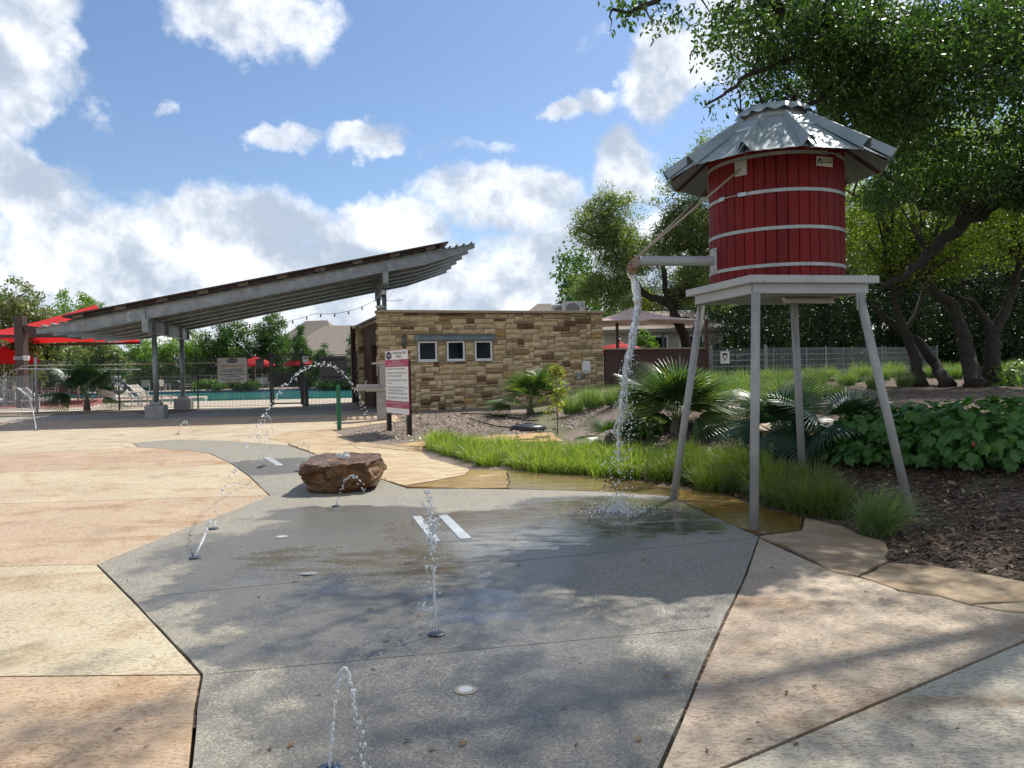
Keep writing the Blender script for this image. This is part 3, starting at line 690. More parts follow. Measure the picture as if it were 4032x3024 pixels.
MB().lathe([(.315, ZT + .03), (.315, ZT + .18)], 32, (TC.x, TC.y, 0)).build('neck', galv_dull, tower, smooth=True)
mb = MB(); n = 96; prof = [(.0, .235), (.15, .23), (.30, .215), (.36, .195), (.395, .125)]; vs = []
for j, (r, z) in enumerate(prof):
    for k in range(n):
        a = 2 * pi * k / n; w = math.sin(a * 15) * (.022 if j == 4 else .008 if j == 3 else 0)
        vs.append((TC.x + (r + w) * math.cos(a), TC.y + (r + w) * math.sin(a), ZT + z + (.014 * math.cos(a * 15) if j == 4 else 0)))
mb.add(vs, [(j * n + (k + 1) % n, j * n + k, (j + 1) * n + k, (j + 1) * n + (k + 1) % n) for j in range(4) for k in range(n)])
mb.build('crimped_cap', galv, tower, smooth=True)
# spout
pa = camang - math.radians(64); pdir = Vector((math.cos(pa), math.sin(pa), 0)); tang = Vector((-pdir.y, pdir.x, 0))
ZP = P(1540, 566, TC.y).z
pl0 = on_tank(pa, ZP, TR + .012)
plate = MB(); plate.box(pl0, (.016, .17, .26), pa); plate = plate.build('pipe_flange', grey_paint, tower, bevel=.004)
for sy in (-.065, .065):
    for sz in (-.1, .1): q = pl0 + tang * sy + Vector((0, 0, sz)); MB().tube([q, q + pdir * .02], .011, 8).build('bolt', galv_dull, plate)
L = .80; elb = pl0 + pdir * L; pts = [pl0, elb]
for i in range(1, 9):
    t = i / 8 * pi / 2; pts.append(elb + pdir * .105 * math.sin(t) + Vector((0, 0, -.105 * (1 - math.cos(t)))))
pts.append(pts[-1] + Vector((0, 0, -.03)))
pr = .052
sp = MB().tube(pts[:3], pr, 20, False).build('spout_pipe', pm('pipe_paint', (.40, .40, .39), (.34, .34, .33), rough=.5), tower, smooth=True)
rust = pm('rusty_pipe', (.34, .30, .25), (.20, .085, .03), rough=.75, scale=9, spots=((.11, .04, .015), 14, .55), bump=.2)
el_ = MB().tube(pts[2:], pr + .001, 20, False).build('elbow', rust, tower, smooth=True); el_['label'] = 'rust stained elbow at the end of the spout'
MB().lathe([(pr - .008, 0), (pr - .008, .08)], 20, pts[-1], cap=False).build('bore', dark_wood, tower)
MB().lathe([(pr + .02, 0), (pr + .02, .012)], 20, (0, 0, 0))
SPOUT = pts[-1].copy()
rod_end = elb + pdir * .03 + Vector((0, 0, pr))
for s in (-1, 1):
    a = pa - s * math.radians(36.5) * -1 if False else pa + s * math.radians(36.5)
    zr = P(1612, 368, TC.y - .4).z
    q = on_tank(a, zr, TR + .012); 
    MB().box(q, (.014, .135, .15), a).build('anchor_plate', grey_paint, tower, bevel=.003)
    MB().tube([q, rod_end + tang * .02 * s], .011, 8).build('stay_rod', rod_paint, tower, smooth=True)
# maker's plate
a = camang + math.radians(42); q = on_tank(a, P(1782, 352, TC.y - .6).z, TR + .012)
nrm = Vector((math.cos(a), math.sin(a), 0)); rt = Vector((-nrm.y, nrm.x, 0)); mp = MB().box(q, (.006, .21, .095), a).build('maker_plate', pm('plate_cream', (.55, .52, .44), rough=.5), tower)
blk = pm('black_ink', (.015, .015, .017), rough=.6)
o0 = q + nrm * .004
text('Timber Tanks', .026, blk, tower, o0 + rt * .03 + Vector((0, 0, .024)), rt, (0, 0, 1), width=.125)
text('512-301-0008', .028, blk, tower, o0 + rt * .03 + Vector((0, 0, -.004)), rt, (0, 0, 1), width=.125, bold=.0006)
ub = Vector((0, 0, 1)); mk = o0 - rt * .066 + nrm * .002
MB().add([mk + rt * x + ub * z for x, z in ((-.03, -.028), (-.012, -.028), (-.012, -.005), (0, .008), (.012, -.005), (.012, -.028), (.03, -.028), (.022, .01), (0, .036), (-.022, .01))], [(0, 1, 2, 9), (9, 2, 3, 8), (8, 3, 4, 7), (7, 4, 5, 6)]).build('emblem', blk, tower)
MB().tube([Vector((TC.x + .05, TC.y - .1, zs0 + .01)), Vector((TC.x + .05, TC.y - .1, zs0 - .02)), Vector((TC.x + .6, TC.y - .02, zs0 - .03))], .03, 10).build('supply_pipe', pm('pvc', (.55, .52, .46), rough=.5), tower)

# ================================================================== STONE BUILDING
ea = Vector((.946, .323, 0)).normalized(); en = Vector((ea.y, -ea.x, 0)); eb = -en
A0 = Vector((-4.17, 24.3, 0)); WB = .22; WT = 3.43; WL = 7.78
bld = thing('stone_building', 'low tan and brown coursed stone restroom building with three small square windows', 'building', (A0.x, A0.y, WB))
rzb = math.atan2(ea.y, ea.x)
W3 = lambda s, z, o=0.0: A0 + ea * s + en * o + Vector((0, 0, z))
def wall_sz(un, vn):     # native pixel -> (s, z) on the wall plane
    q = ray(un / K, vn / K); o = Vector((0, 0, CAMH)); t = (A0 - o).dot(en) / q.dot(en); p = o + q * t
    return (p - A0).dot(ea), p.z
wins = []
for (x0, x1, y0, y1) in ((1646, 1720, 1344, 1418), (1759, 1829, 1344, 1418), (1869, 1937, 1344, 1418)):
    a = wall_sz(x0, y0); b = wall_sz(x1, y1); wins.append((a[0], b[0], b[1], a[1]))
wz0 = sum(w[2] for w in wins) / 3; wz1 = sum(w[3] for w in wins) / 3; wins = [(w[0], w[1], wz0, wz1) for w in wins]
la = wall_sz(1633, 1319.5); lb = wall_sz(1948, 1340); lint = (la[0], lb[0], wz1 + .04, wz1 + .21)
mortar = pm('mortar', (.46, .38, .27), (.38, .31, .22), rough=.9, bump=.3)
holes = wins
# core wall built round the window openings
core = MB(); zcuts = [WB, wz0, wz1, WT]
def corebox(s0, s1, z0, z1): core.box(W3((s0 + s1) / 2, (z0 + z1) / 2, -.15), (s1 - s0, .26, z1 - z0), rzb)
corebox(0, WL, WB, wz0); corebox(0, WL, wz1, WT); ss = [0] + [x for w in wins for x in w[:2]] + [WL]
for i in range(0, len(ss), 2): corebox(ss[i], ss[i + 1], wz0, wz1)
core.build('wall_core', mortar, bld)
stone_m, snt, sb_, so_ = newmat('ashlar')
oi = nd(snt, 'ShaderNodeObjectInfo'); co = nd(snt, 'ShaderNodeTexCoord').outputs['Object']; cr_ = vmath(snt, 'ADD', co, vmath(snt, 'SCALE', (7, 3, 5), None).outputs[0])
sn = nd(snt, 'ShaderNodeVectorMath', operation='SCALE'); sn.inputs[0].default_value = (17, 31, 23); snt.links.new(oi.outputs['Random'], sn.inputs['Scale'])
cv = vmath(snt, 'ADD', co, sn.outputs[0]).outputs[0]
n1 = noise(snt, cv, 5, 6, .65); n2 = noise(snt, vmath(snt, 'MULTIPLY', cv, (1, 1, 2.5)).outputs[0], 12, 5, .7)
c = mixc(snt, ramp(snt, n1, .3, .7), mixc(snt, 1.0, oi.outputs['Color'], (.80, .74, .66), 'MULTIPLY'), mixc(snt, 1.0, oi.outputs['Color'], (1.08, 1.08, 1.05), 'MULTIPLY'))
c = mixc(snt, ramp(snt, n2, .56, .72, 0, .55), c, mixc(snt, 1.0, oi.outputs['Color'], (.55, .42, .30), 'MULTIPLY'))
snt.links.new(c, sb_.inputs['Base Color']); sb_.inputs['Roughness'].default_value = .88
bp = nd(snt, 'ShaderNodeBump', {'Height': math_(snt, 'ADD', n1, n2), 'Strength': .7, 'Distance': .03}); snt.links.new(bp.outputs[0], sb_.inputs['Normal'])
srnd = random.Random(21)
def stone_mesh(w, h, depth):
    """rough-faced block, front towards -y of its own frame, x along, z up"""
    nx, nz = 4, 3; c = .012 + .006 * srnd.random(); g = .011
    bk = [(-w / 2 + g, 0, -h / 2 + g), (w / 2 - g, 0, -h / 2 + g), (w / 2 - g, 0, h / 2 - g), (-w / 2 + g, 0, h / 2 - g)]
    vs = []
    for j in range(nz + 1):
        for i in range(nx + 1):
            x = -w / 2 + g + (w - 2 * g) * i / nx; z = -h / 2 + g + (h - 2 * g) * j / nz
            ed = i in (0, nx) or j in (0, nz)
            d = depth * (.55 if ed else 1) + srnd.uniform(-.010, .012)
            if ed: x += srnd.uniform(-.005, .005); z += srnd.uniform(-.005, .005)
            else: x += srnd.uniform(-.1, .1) * w / nx; z += srnd.uniform(-.1, .1) * h / nz
            vs.append((x, -d, z))
    fs = [(j * (nx + 1) + i, j * (nx + 1) + i + 1, (j + 1) * (nx + 1) + i + 1, (j + 1) * (nx + 1) + i) for j in range(nz) for i in range(nx)]
    o = len(vs); vs += bk
    bot = [i for i in range(nx + 1)]; top = [nz * (nx + 1) + i for i in range(nx + 1)]; lef = [j * (nx + 1) for j in range(nz + 1)]; rig = [j * (nx + 1) + nx for j in range(nz + 1)]
    fs += [tuple([o, o + 1] + bot[::-1]), tuple([o + 2, o + 3] + top), tuple([o + 3, o] + lef), tuple([o + 1, o + 2] + rig[::-1])]
    return vs, fs
def stone_colour(h=.2):
    t = srnd.random(); k = srnd.uniform(.88, 1.12)
    if h < .1 and srnd.random() < .22: t = .9
    c = (.62, .49, .305) if t < .62 else (.54, .41, .24) if t < .82 else (.37, .24, .12) if t < .865 else (.18, .095, .05) if t < .96 else (.46, .30, .12)
    return tuple(min(.7, x * k) for x in c)
def lay(parent, orig, ex, nrm, s0, s1, z0, z1, blocks, cap=300):
    """random ashlar filling the rectangle (s, z), leaving the blocked rectangles open"""
    uh = .086; uw = .045; nz = max(1, int(round((z1 - z0) / uh))); uh = (z1 - z0) / nz; nx = int(round((s1 - s0) / uw)); uw = (s1 - s0) / nx
    occ = np.zeros((nz, nx), bool)
    for (a, b, c_, d) in blocks:
        for j in range(nz):
            for i in range(nx):
                sx_, zz = s0 + (i + .5) * uw, z0 + (j + .5) * uh
                if a - .02 < sx_ < b + .02 and c_ - .02 < zz < d + .02: occ[j, i] = True
    out = []
    for j in range(nz):
        i = 0
        while i < nx:
            if occ[j, i]: i += 1; continue
            t = srnd.random(); hh = 1 if t < .45 else 2 if t < .93 else 3
            ww = int(srnd.uniform(*((.15, .46) if hh == 1 else (.24, .66) if hh == 2 else (.28, .5))) / uw)
            while hh > 1 and (j + hh > nz or occ[j:j + hh, i].any()): hh -= 1
            k = 0
            while i + k < nx and k < ww and not occ[j:j + hh, i + k].any(): k += 1
            rest = 0
            while i + k + rest < nx and not occ[j, i + k + rest] and rest < 4: rest += 1
            if rest < 4 and not occ[j:j + hh, i + k:i + k + rest].any(): k += rest
            occ[j:j + hh, i:i + k] = True
            out.append((s0 + i * uw, s0 + (i + k) * uw, z0 + j * uh, z0 + (j + hh) * uh)); i += k
    out.sort(key=lambda r: -(r[1] - r[0]) * (r[3] - r[2]))
    R3 = rot_cols(ex, -nrm, Vector((0, 0, 1))); off = root_loc(parent); rest = MB()
    for idx, (a, b, c_, d) in enumerate(out):
        dark = stone_colour(d - c_); vs, fs = stone_mesh(b - a, d - c_, srnd.uniform(.045, .095)); ctr = orig + ex * (a + b) / 2 + Vector((0, 0, (c_ + d) / 2)) - nrm * .02
        if d - c_ > .2 and dark[0] < .25: dark = (.44, .33, .2)
        me = bpy.data.meshes.new('stone'); me.from_pydata([R3 @ Vector(v) for v in vs], [], fs); me.materials.append(stone_m)
        if idx < cap:
            o = link('stone', me, parent); o.location = ctr - off; o.color = (*dark, 1)
        else: rest.add([ctr + v.co for v in me.vertices], [tuple(p.vertices) for p in me.polygons])
    if rest.v:
        o = rest.build('small_stones', stone_m, parent, color=(.40, .30, .18)); o['kind'] = 'stuff'
    return len(out)
blocks = [(w[0] - .035, w[1] + .035, w[2] - .035, w[3] + .05) for w in wins] + [lint]
nst = lay(bld, A0, ea, en, 0.0, WL, WB, WT, blocks)
print('stones', nst)
# coping
cop = pm('coping_stone', (.40, .32, .21), (.30, .25, .17), rough=.85, bump=.3)
sc = 0
while sc < WL:
    l = min(1.55, WL + .12 - sc); MB().box(W3(sc - .06 + l / 2, WT + .045, -.10), (l - .008, .50, .085), rzb).build('coping', cop, bld, bevel=.008); sc += l
# windows and lintel
white = pm('white_vinyl', (.78, .78, .76), (.72, .72, .70), rough=.45)
m, nt_, b_, o_ = newmat('dark_glass'); b_.inputs['Base Color'].default_value = (.006, .012, .014, 1); b_.inputs['Roughness'].default_value = .06; b_.inputs['IOR'].default_value = 1.25
steel_blue = pm('zinc_lintel', (.26, .31, .34), (.17, .20, .22), rough=.5, metal=.5, scale=5, spots=((.12, .13, .14), 7, .62))
for (a, b, c_, d) in wins:
    w_ = MB(); t = .045
    for s0_, s1_, z0_, z1_ in ((a, b, c_, c_ + t), (a, b, d - t, d), (a, a + t, c_ + t, d - t), (b - t, b, c_ + t, d - t)): w_.box(W3((s0_ + s1_) / 2, (z0_ + z1_) / 2, .0), (s1_ - s0_, .07, z1_ - z0_), rzb)
    wo = w_.build('window', white, bld, bevel=.004)
    MB().box(W3((a + b) / 2, (c_ + d) / 2, -.02), (b - a - 2 * t + .01, .012, d - c_ - 2 * t + .01), rzb).build('pane', m, wo)
    MB().box(W3((a + b) / 2, c_ - .022, .03), (b - a + .04, .10, .03), rzb).build('sill', white, wo)
lt = MB(); sm_ = (lint[0] + lint[1]) / 2; zm = (lint[2] + lint[3]) / 2; ll = lint[1] - lint[0]
lt.box(W3(sm_, zm, .028), (ll, .012, .17), rzb); lt.box(W3(sm_, lint[3] - .006, .06), (ll, .07, .012), rzb); lt.box(W3(sm_, lint[2] + .006, .06), (ll, .07, .012), rzb)
lt.build('lintel', steel_blue, bld)
# flat roof, right and back walls
brown = pm('brown_stucco', (.085, .035, .026), (.065, .027, .02), rough=.75, bump=.2, bscale=90)
MB().box(W3(WL / 2, 3.36, -3.6), (WL - .1, 6.6, .08), rzb).build('flat_roof', pm('roofing', (.30, .30, .29), rough=.9), bld)
MB().box(W3(WL - .14, (WB + WT) / 2, -3.65), (.26, 6.7, WT - WB - .004), rzb).build('side_wall', mortar, bld)
MB().box(W3(WL / 2, (WB + WT) / 2, -7.0), (WL, .2, WT - WB - .02), rzb).build('back_wall', brown, bld)
# west return: set-back brown wall with a doorway, stone pier at its far end
lz = 3.16
for o0_, o1_ in ((-.3, -1.1), (-2.2, -4.05)): MB().box(W3(.16, (WB + lz) / 2, (o0_ + o1_) / 2), (.14, abs(o1_ - o0_), lz - WB), rzb).build('brown_wall', brown, bld)
MB().box(W3(.16, (2.45 + lz) / 2 + .01, -1.65), (.14, 1.10, lz - 2.45 - .02), rzb).build('brown_wall', brown, bld)
MB().box(W3(.30, 1.36, -1.65), (.05, 1.06, 2.16), rzb).build('door', pm('door_dark', (.012, .010, .010), rough=.4), bld, bevel=.004)
MB().box(W3(.10, lz + .03, -2.2), (.34, 3.8, .06), rzb).build('coping', cop, bld)
PO = W3(-.12, 0, -4.05); 
MB().box(W3(.10, (WB + 3.2) / 2, -4.3), (.42, .48, 3.2 - WB), rzb).build('pier_core', mortar, bld)
lay(bld, W3(-.10, 0, -4.05), ea, en, 0, .42, WB, 3.2, [], 60)
lay(bld, W3(-.11, 0, -4.52), en, -ea, 0, .46, WB, 3.2, [], 60)
lay(bld, W3(0.0, 0, -.28), en, -ea, 0, .27, WB, WT, [], 60)
MB().box(W3(.10, 3.235, -4.3), (.54, .60, .07), rzb).build('coping', cop, bld)
# notice cases on the return wall
MB().box(W3(.06, 1.75, -.62), (.05, .42, .62), rzb).build('notice_frame', white, bld, bevel=.004)
MB().box(W3(.032, 1.75, -.62), (.01, .34, .54), rzb).build('notice', pm('notice_red', (.35, .05, .06), (.6, .6, .6), scale=6), bld)
# wall light, meter box and conduit
s, z = wall_sz(1589, 1346); 
MB().lathe([(.06, -.2), (.06, .2)], 14, W3(s, z, .10)).build('wall_light', pm('bronze', (.10, .10, .10), rough=.5, metal=.3), bld, smooth=True)
s, z = wall_sz(2302, 1443)
ub_ = thing('utility_box', 'white plastic utility box with conduit on the stone wall', 'utility box', tuple(W3(s, z, .10)))
MB().box(W3(s, z, .12), (.30, .16, .36), rzb).build('cover', white, ub_, bevel=.04, seg=3)
MB().box(W3(s, z - .205, .09), (.24, .09, .06), rzb).build('collar', white, ub_)
MB().tube([W3(s, z - .23, .10), W3(s, z - .95, .10), W3(s, .62, .10)], .024, 10).build('conduit', pm('conduit', (.42, .34, .24), rough=.6), ub_)
MB().tube([W3(s + .07, z - .22, .11), W3(s + .10, z - .5, .11), W3(s + .03, z - .8, .11), W3(s - .1, z - .75, .11), W3(s - .16, z - .55, .11)], .013, 8).build('loop_cable', MATS['conduit'], ub_)
s2, z2 = wall_sz(2274, 1480)
jb = thing('junction_box', 'small grey metal junction box left of the white utility box', 'box', tuple(W3(s2, z2, .08)))
MB().box(W3(s2, z2, .10), (.14, .09, .22), rzb).build('cover', galv_dull, jb, bevel=.008)
MB().box(W3(s2, z2 + .02, .148), (.06, .012, .09), rzb).build('label_panel', pm('bluegrey', (.25, .32, .36), rough=.5), jb)
# ================================================================== SHADE PAVILION
pe = Vector((.978, .213, 0)).normalized(); pc = Vector((-pe.y, pe.x, 0))
B0 = Vector((-10.73, 22.68, 3.60)); SL = .2045
up3 = (pe + Vector((0, 0, SL))).normalized()
beam_m = pm('beam_galv', (.31, .32, .325), (.22, .235, .245), rough=.5, metal=.55, scale=4, spots=((.46, .47, .47), 5, .60), stretch=(1, 1, 1))
steel_dk = pm('column_galv', (.30, .32, .33), (.22, .24, .25), rough=.5, metal=.55, scale=7)
conc = pm('footing_concrete', (.34, .33, .31), (.27, .26, .24), rough=.85, scale=5, bump=.25, spots=((.22, .21, .19), 9, .62))
pav = thing('shade_pavilion', 'sloping steel shade pavilion with dark roof deck over the pool gate', 'pavilion', (-10.9, 23.7, .29))
def pv(s, c, dz=0.0): return B0 + pe * s + pc * c + Vector((0, 0, SL * s + dz))
NB = 6; BSP = 1.22
for k in range(NB):
    c = k * BSP; mb = MB(); s0, s1 = -2.9 + .02 * k, 9.85 - .02 * k; tw, tf = .014, .014; fw = .16
    ss = [s0, s0 + 1.4, s1 - 1.6, s1]; dp = [.13, .33, .33, .12]
    # web
    vs = []
    for s_, d in zip(ss, dp):
        for o in (-tw / 2, tw / 2): vs += [pv(s_, c + o, 0), pv(s_, c + o, -d)]
    fs = []
    for i in range(3): a = i * 4; fs += [(a, a + 4, a + 5, a + 1), (a + 2, a + 3, a + 7, a + 6)]
    fs += [(0, 1, 3, 2), (12, 14, 15, 13)]
    mb.add(vs, fs)
    def flange(i, top):
        a, b = ss[i], ss[i + 1]; za = 0 if top else -dp[i]; zb_ = 0 if top else -dp[i + 1]; q = []
        for s_, z in ((a, za), (b, zb_)):
            for o, t in ((-fw / 2, 0), (fw / 2, 0), (fw / 2, -tf), (-fw / 2, -tf)): q.append(pv(s_, c + o, z + t + (tf / 2 if top else 0)))
        mb.add(q, [(0, 4, 5, 1), (1, 5, 6, 2), (2, 6, 7, 3), (3, 7, 4, 0), (0, 1, 2, 3), (7, 6, 5, 4)])
    for i in range(3): flange(i, True); flange(i, False)
    bm_ = mb.build('beam', beam_m, pav)
    for s_ in (0.0, 7.0):
        MB().box(pv(s_, c, -.165), (.014, .13, .30), math.atan2(pe.y, pe.x)).build('stiffener', beam_m, bm_)
# underside sheeting, purlin blocks, dark deck
und = pm('soffit_metal', (.26, .27, .265), (.20, .21, .21), rough=.5, metal=.4, scale=2)
wv_ = (NB - 1) * BSP
mb = MB(); n = 60                         # ribbed steel sheet lying on the beams
vs = []
for i in range(n + 1):
    s_ = -2.1 + (8.95 + 2.1) * i / n
    for c in (-.18, wv_ + .18): vs.append(pv(s_, c, .03 + .022 * (i % 2)))
mb.add(vs, [(2 * i, 2 * i + 2, 2 * i + 3, 2 * i + 1) for i in range(n)]); mb.build('ribbed_sheet', und, pav)
deck_m = pm('roof_deck_brown', (.045, .022, .016), (.03, .016, .012), rough=.5)
block_m = pm('purlin_end', (.16, .13, .10), (.10, .075, .06), rough=.7)
def slabq(s0, s1, c0, c1, z0, z1):
    q = [pv(s, c, z) for z in (z0, z1) for s, c in ((s0, c0), (s1, c0), (s1, c1), (s0, c1))]
    return MB().add(q, [(3, 2, 1, 0), (4, 5, 6, 7), (0, 1, 5, 4), (1, 2, 6, 5), (2, 3, 7, 6), (3, 0, 4, 7)])
slabq(-2.14, 8.97, -.30, wv_ + .30, .155, .20).build('roof_deck', deck_m, pav)
slabq(-1.7, 8.6, -.12, wv_ + .12, .062, .150).build('deck_core', deck_m, pav)
for i in range(10):
    s_ = -1.75 + i * 1.13; slabq(s_ - .15, s_ + .15, -.22, wv_ + .22, .056, .153).build('purlin', block_m, pav)
for s_ in (9.05, 9.27, 9.50, 9.74): MB().tube([pv(s_, -.12, .045), pv(s_, wv_ + .12, .045)], .032, 10).build('trellis_pipe', beam_m, pav, smooth=True)
for s_ in (-2.25, -2.48, -2.72): MB().tube([pv(s_, -.12, .045), pv(s_, wv_ + .12, .045)], .032, 10).build('trellis_pipe', beam_m, pav, smooth=True)
# cross girders on columns
for s_ in (0.0, 7.0):
    mb = MB(); a = pv(s_, -.1, -.33); b = pv(s_, wv_ + .0, -.33); L = (b - a).length; mid = (a + b) / 2; rz_ = math.atan2((b - a).y, (b - a).x)
    mb.box(mid + Vector((0, 0, -.19)), (L, .016, .36), rz_)
    for dz in (-.012, -.368): mb.box(mid + Vector((0, 0, dz)), (L + .02, .19, .018), rz_)
    gd = mb.build('girder', beam_m, pav)
    for t in (.0, .17, .45, .8, 1.0): MB().box(a.lerp(b, t) + Vector((0, 0, -.19)), (.016, .17, .338), rz_).build('stiffener', beam_m, gd)
    for c in (1.0, 5.1):
        top = pv(s_, c, -.71); x, y = top.x, top.y; g0 = float(base_z(y))
        cb = MB().tube([top, Vector((x, y, g0 + .50))], .075, 18).build('column', steel_dk, pav, smooth=True)
        cb.data.polygons.foreach_set('use_smooth', [len(p.vertices) == 4 for p in cb.data.polygons])
        MB().box((x, y, top.z - .012), (.24, .24, .02), rz_).build('cap_plate', beam_m, cb); MB().box((x, y, g0 + .488), (.3, .3, .022), rz_).build('base_plate', beam_m, cb)
        for dx in (-.11, .11):
            for dy in (-.11, .11): MB().tube([(x + dx, y + dy, g0 + .49), (x + dx, y + dy, g0 + .53)], .014, 6).build('anchor_bolt', beam_m, cb)
        if s_ == 0:
            fo = MB(); fo.box((x, y, g0 + .19), (.56, .56, .42), rz_); fo.box((x, y, g0 + .438), (.34, .34, .078), rz_); fo.build('footing', conc, pav, bevel=.02)
        else:
            fo = MB(); fo.box((x, y, g0 + .24), (.4, .4, .48), rz_); fo.build('footing', conc, pav, bevel=.02)
# cameras, aerial and radio on the east column
c3_ = pv(7.0, 1.0, -.71); wht = pm('white_plastic', (.70, .70, .68), rough=.4); blkp = pm('black_plastic', (.015, .015, .016), rough=.4)
q = c3_ + Vector((0, -.12, -.25))
scam = thing('security_camera', 'white dome security camera under the raised end of the pavilion', 'camera', tuple(q))
MB().lathe([(.07, 0), (.075, .06), (.06, .16)], 14, q).build('housing', wht, scam, smooth=True)
v_, f_ = sphere(q + Vector((0, -.0, -.005)), .06, 12, 8); MB().add(v_, f_).build('dome', blkp, scam, smooth=True)
q = c3_ + Vector((-.13, -.08, -.72))
rad = thing('wireless_antenna', 'small white wireless dish clamped to the tall pavilion column', 'antenna', tuple(q))
MB().lathe([(.03, 0), (.14, .05), (.15, .1), (.07, .14)], 14, q).build('dish', wht, rad, smooth=True); MB().bar(q, q + Vector((.14, .06, .02)), .03, .03).build('arm', galv_dull, rad)
q = c3_ + Vector((.08, -.07, -.45))
yg = thing('whip_aerial', 'thin aerial rods on the tall pavilion column', 'aerial', tuple(q))
MB().bar(q, q + Vector((.55, 0, .02)), .012, .012).build('boom', galv_dull, yg); MB().bar(q, q + Vector((.25, 0, .35)), .008, .008).build('rod', galv_dull, yg)
MB().box(q + Vector((.06, 0, -.75)), (.10, .08, .22)).build('radio_box', galv_dull, yg)
# festoon lights along the far side
bulb_m = pm('bulb_glass', (.55, .52, .44), (.45, .42, .36), rough=.15); 
fest = thing('string_lights', 'string of bare bulbs slung under the pavilion roof', 'string lights', tuple(pv(0, 5.2, -.75)))
pts = []; a = pv(.1, 5.35, -.42); b = pv(6.9, 5.35, -.70)
for i in range(41):
    t = i / 40; seg = (t * 3) % 1; sag = 4 * seg * (1 - seg) * (.12 if t < .66 else .18); pts.append(a.lerp(b, t) + Vector((0, 0, -sag - .55 * t * (1 - t))))
MB().tube(pts, .008, 5).build('wire', blkp, fest)
for i in range(1, 40, 3):
    p = pts[i]; sk = MB().lathe([(.018, -.05), (.02, 0)], 8, p).build('socket', blkp, fest)
    v_, f_ = sphere(p + Vector((0, 0, -.085)), .036, 10, 6, (1, 1, 1.25)); MB().add(v_, f_).build('bulb', bulb_m, sk, smooth=True)

# ================================================================== POOL
deckc = pm('pool_deck_concrete', (.52, .44, .34), (.45, .38, .30), rough=.8, scale=2, bump=.1)
DZ = .38
x0, y0, x1, y1 = POOL
dk = MB(); big = 26
for (a, b, c_, d) in ((-60, 28.15, 12, y0), (-60, y1, 12, 70), (-60, y0, x0, y1), (x1, y0, 12, y1)):
    dk.add([(a, b, DZ), (c_, b, DZ), (c_, d, DZ), (a, d, DZ), (a, b, DZ - .25), (c_, b, DZ - .25), (c_, d, DZ - .25), (a, d, DZ - .25)], [(0, 1, 2, 3), (0, 4, 5, 1), (1, 5, 6, 2), (2, 6, 7, 3), (3, 7, 4, 0)])
o = dk.build('pool_deck', deckc); tag(o, kind='structure')
# peninsula of decking jutting into the water on the left
MB().prism([(-40, 37.5), (-19, 40.5), (-17.2, 43), (-18, 45.5), (-22, 46.5), (-40, 46)], DZ - .3, DZ + .004).build('deck_peninsula', deckc, o)
wm, nt_, b_, o_ = newmat('pool_water')
p_ = nd(nt_, 'ShaderNodeNewGeometry').outputs['Position']
wn_ = noise(nt_, vmath(nt_, 'MULTIPLY', p_, (1, .7, 1)).outputs[0], 1.6, 5, .6); 
nt_.links.new(mixc(nt_, ramp(nt_, noise(nt_, p_, .22, 3), .3, .7), (.04, .27, .29), (.09, .38, .37)), b_.inputs['Base Color']); b_.inputs['Roughness'].default_value = .07; b_.inputs['IOR'].default_value = 1.2
bp = nd(nt_, 'ShaderNodeBump', {'Height': wn_, 'Strength': .35, 'Distance': .05}); nt_.links.new(bp.outputs[0], b_.inputs['Normal'])
o = MB().add([(x0 - .1, y0 - .1, DZ - .13), (x1 + .1, y0 - .1, DZ - .13), (x1 + .1, y1 + .1, DZ - .13), (x0 - .1, y1 + .1, DZ - .13)], [(0, 1, 2, 3)]).build('pool_water', wm); tag(o, kind='structure')
tile_m = pm('pool_tile', (.05, .13, .22), (.03, .08, .16), rough=.2, scale=14)
mb = MB()
for a, b in (((x0, y0), (x1, y0)), ((x0, y1), (x1, y1)), ((x1, y0), (x1, y1))): mb.bar((*a, DZ - .12), (*b, DZ - .12), .04, .22)
o = mb.build('pool_wall', tile_m); tag(o, kind='structure')

# ================================================================== WIRE FENCES
wire_d = pm('fence_black', (.03, .032, .033), (.05, .05, .05), rough=.5, metal=.2)
wire_g = pm('fence_galv', (.33, .35, .35), (.25, .27, .27), rough=.5, metal=.5)
def wire_fence(name, label, pts, mat, height, zf, post_h=None, sv=.05, rails=8, tv=.010, th=.013, pr=.03, postmat=None):
    root = thing(name, label, 'fence', (pts[0][0], pts[0][1], zf(*pts[0])))
    for i, (x, y) in enumerate(pts):
        g0 = zf(x, y); MB().tube([(x, y, g0 - .05), (x, y, g0 + (post_h or height + .08))], pr, 8).build('post', postmat or mat, root)
    for (xa, ya), (xb, yb) in zip(pts[:-1], pts[1:]):
        d = Vector((xb - xa, yb - ya, 0)); L = d.length; d.normalize(); n = Vector((-d.y, d.x, 0)); mb = MB()
        za, zb_ = zf(xa, ya) + .06, zf(xb, yb) + .06
        for k in range(1, int(L / sv)):
            t = k * sv / L; x = xa + (xb - xa) * t; y = ya + (yb - ya) * t; z = za + (zb_ - za) * t; w = tv / 2
            q = [Vector((x, y, z)) + d * sx * w + n * sy * w for sx, sy in ((-1, -1), (1, -1), (1, 1), (-1, 1))]; q2 = [p + Vector((0, 0, height - .06)) for p in q]
            mb.add(q + q2, [(0, 1, 5, 4), (1, 2, 6, 5), (2, 3, 7, 6), (3, 0, 4, 7)])
        pn = mb.build('wire_panel', mat, root)
        for k in range(rails):
            h = (height - .06) * k / (rails - 1); MB().bar((xa, ya, za + h), (xb, yb, zb_ + h), th * 1.6, th).build('rail', mat, pn)
    return root
fz = lambda x, y: DZ
xf = lambda un: (un - 2016) / F * 28.0
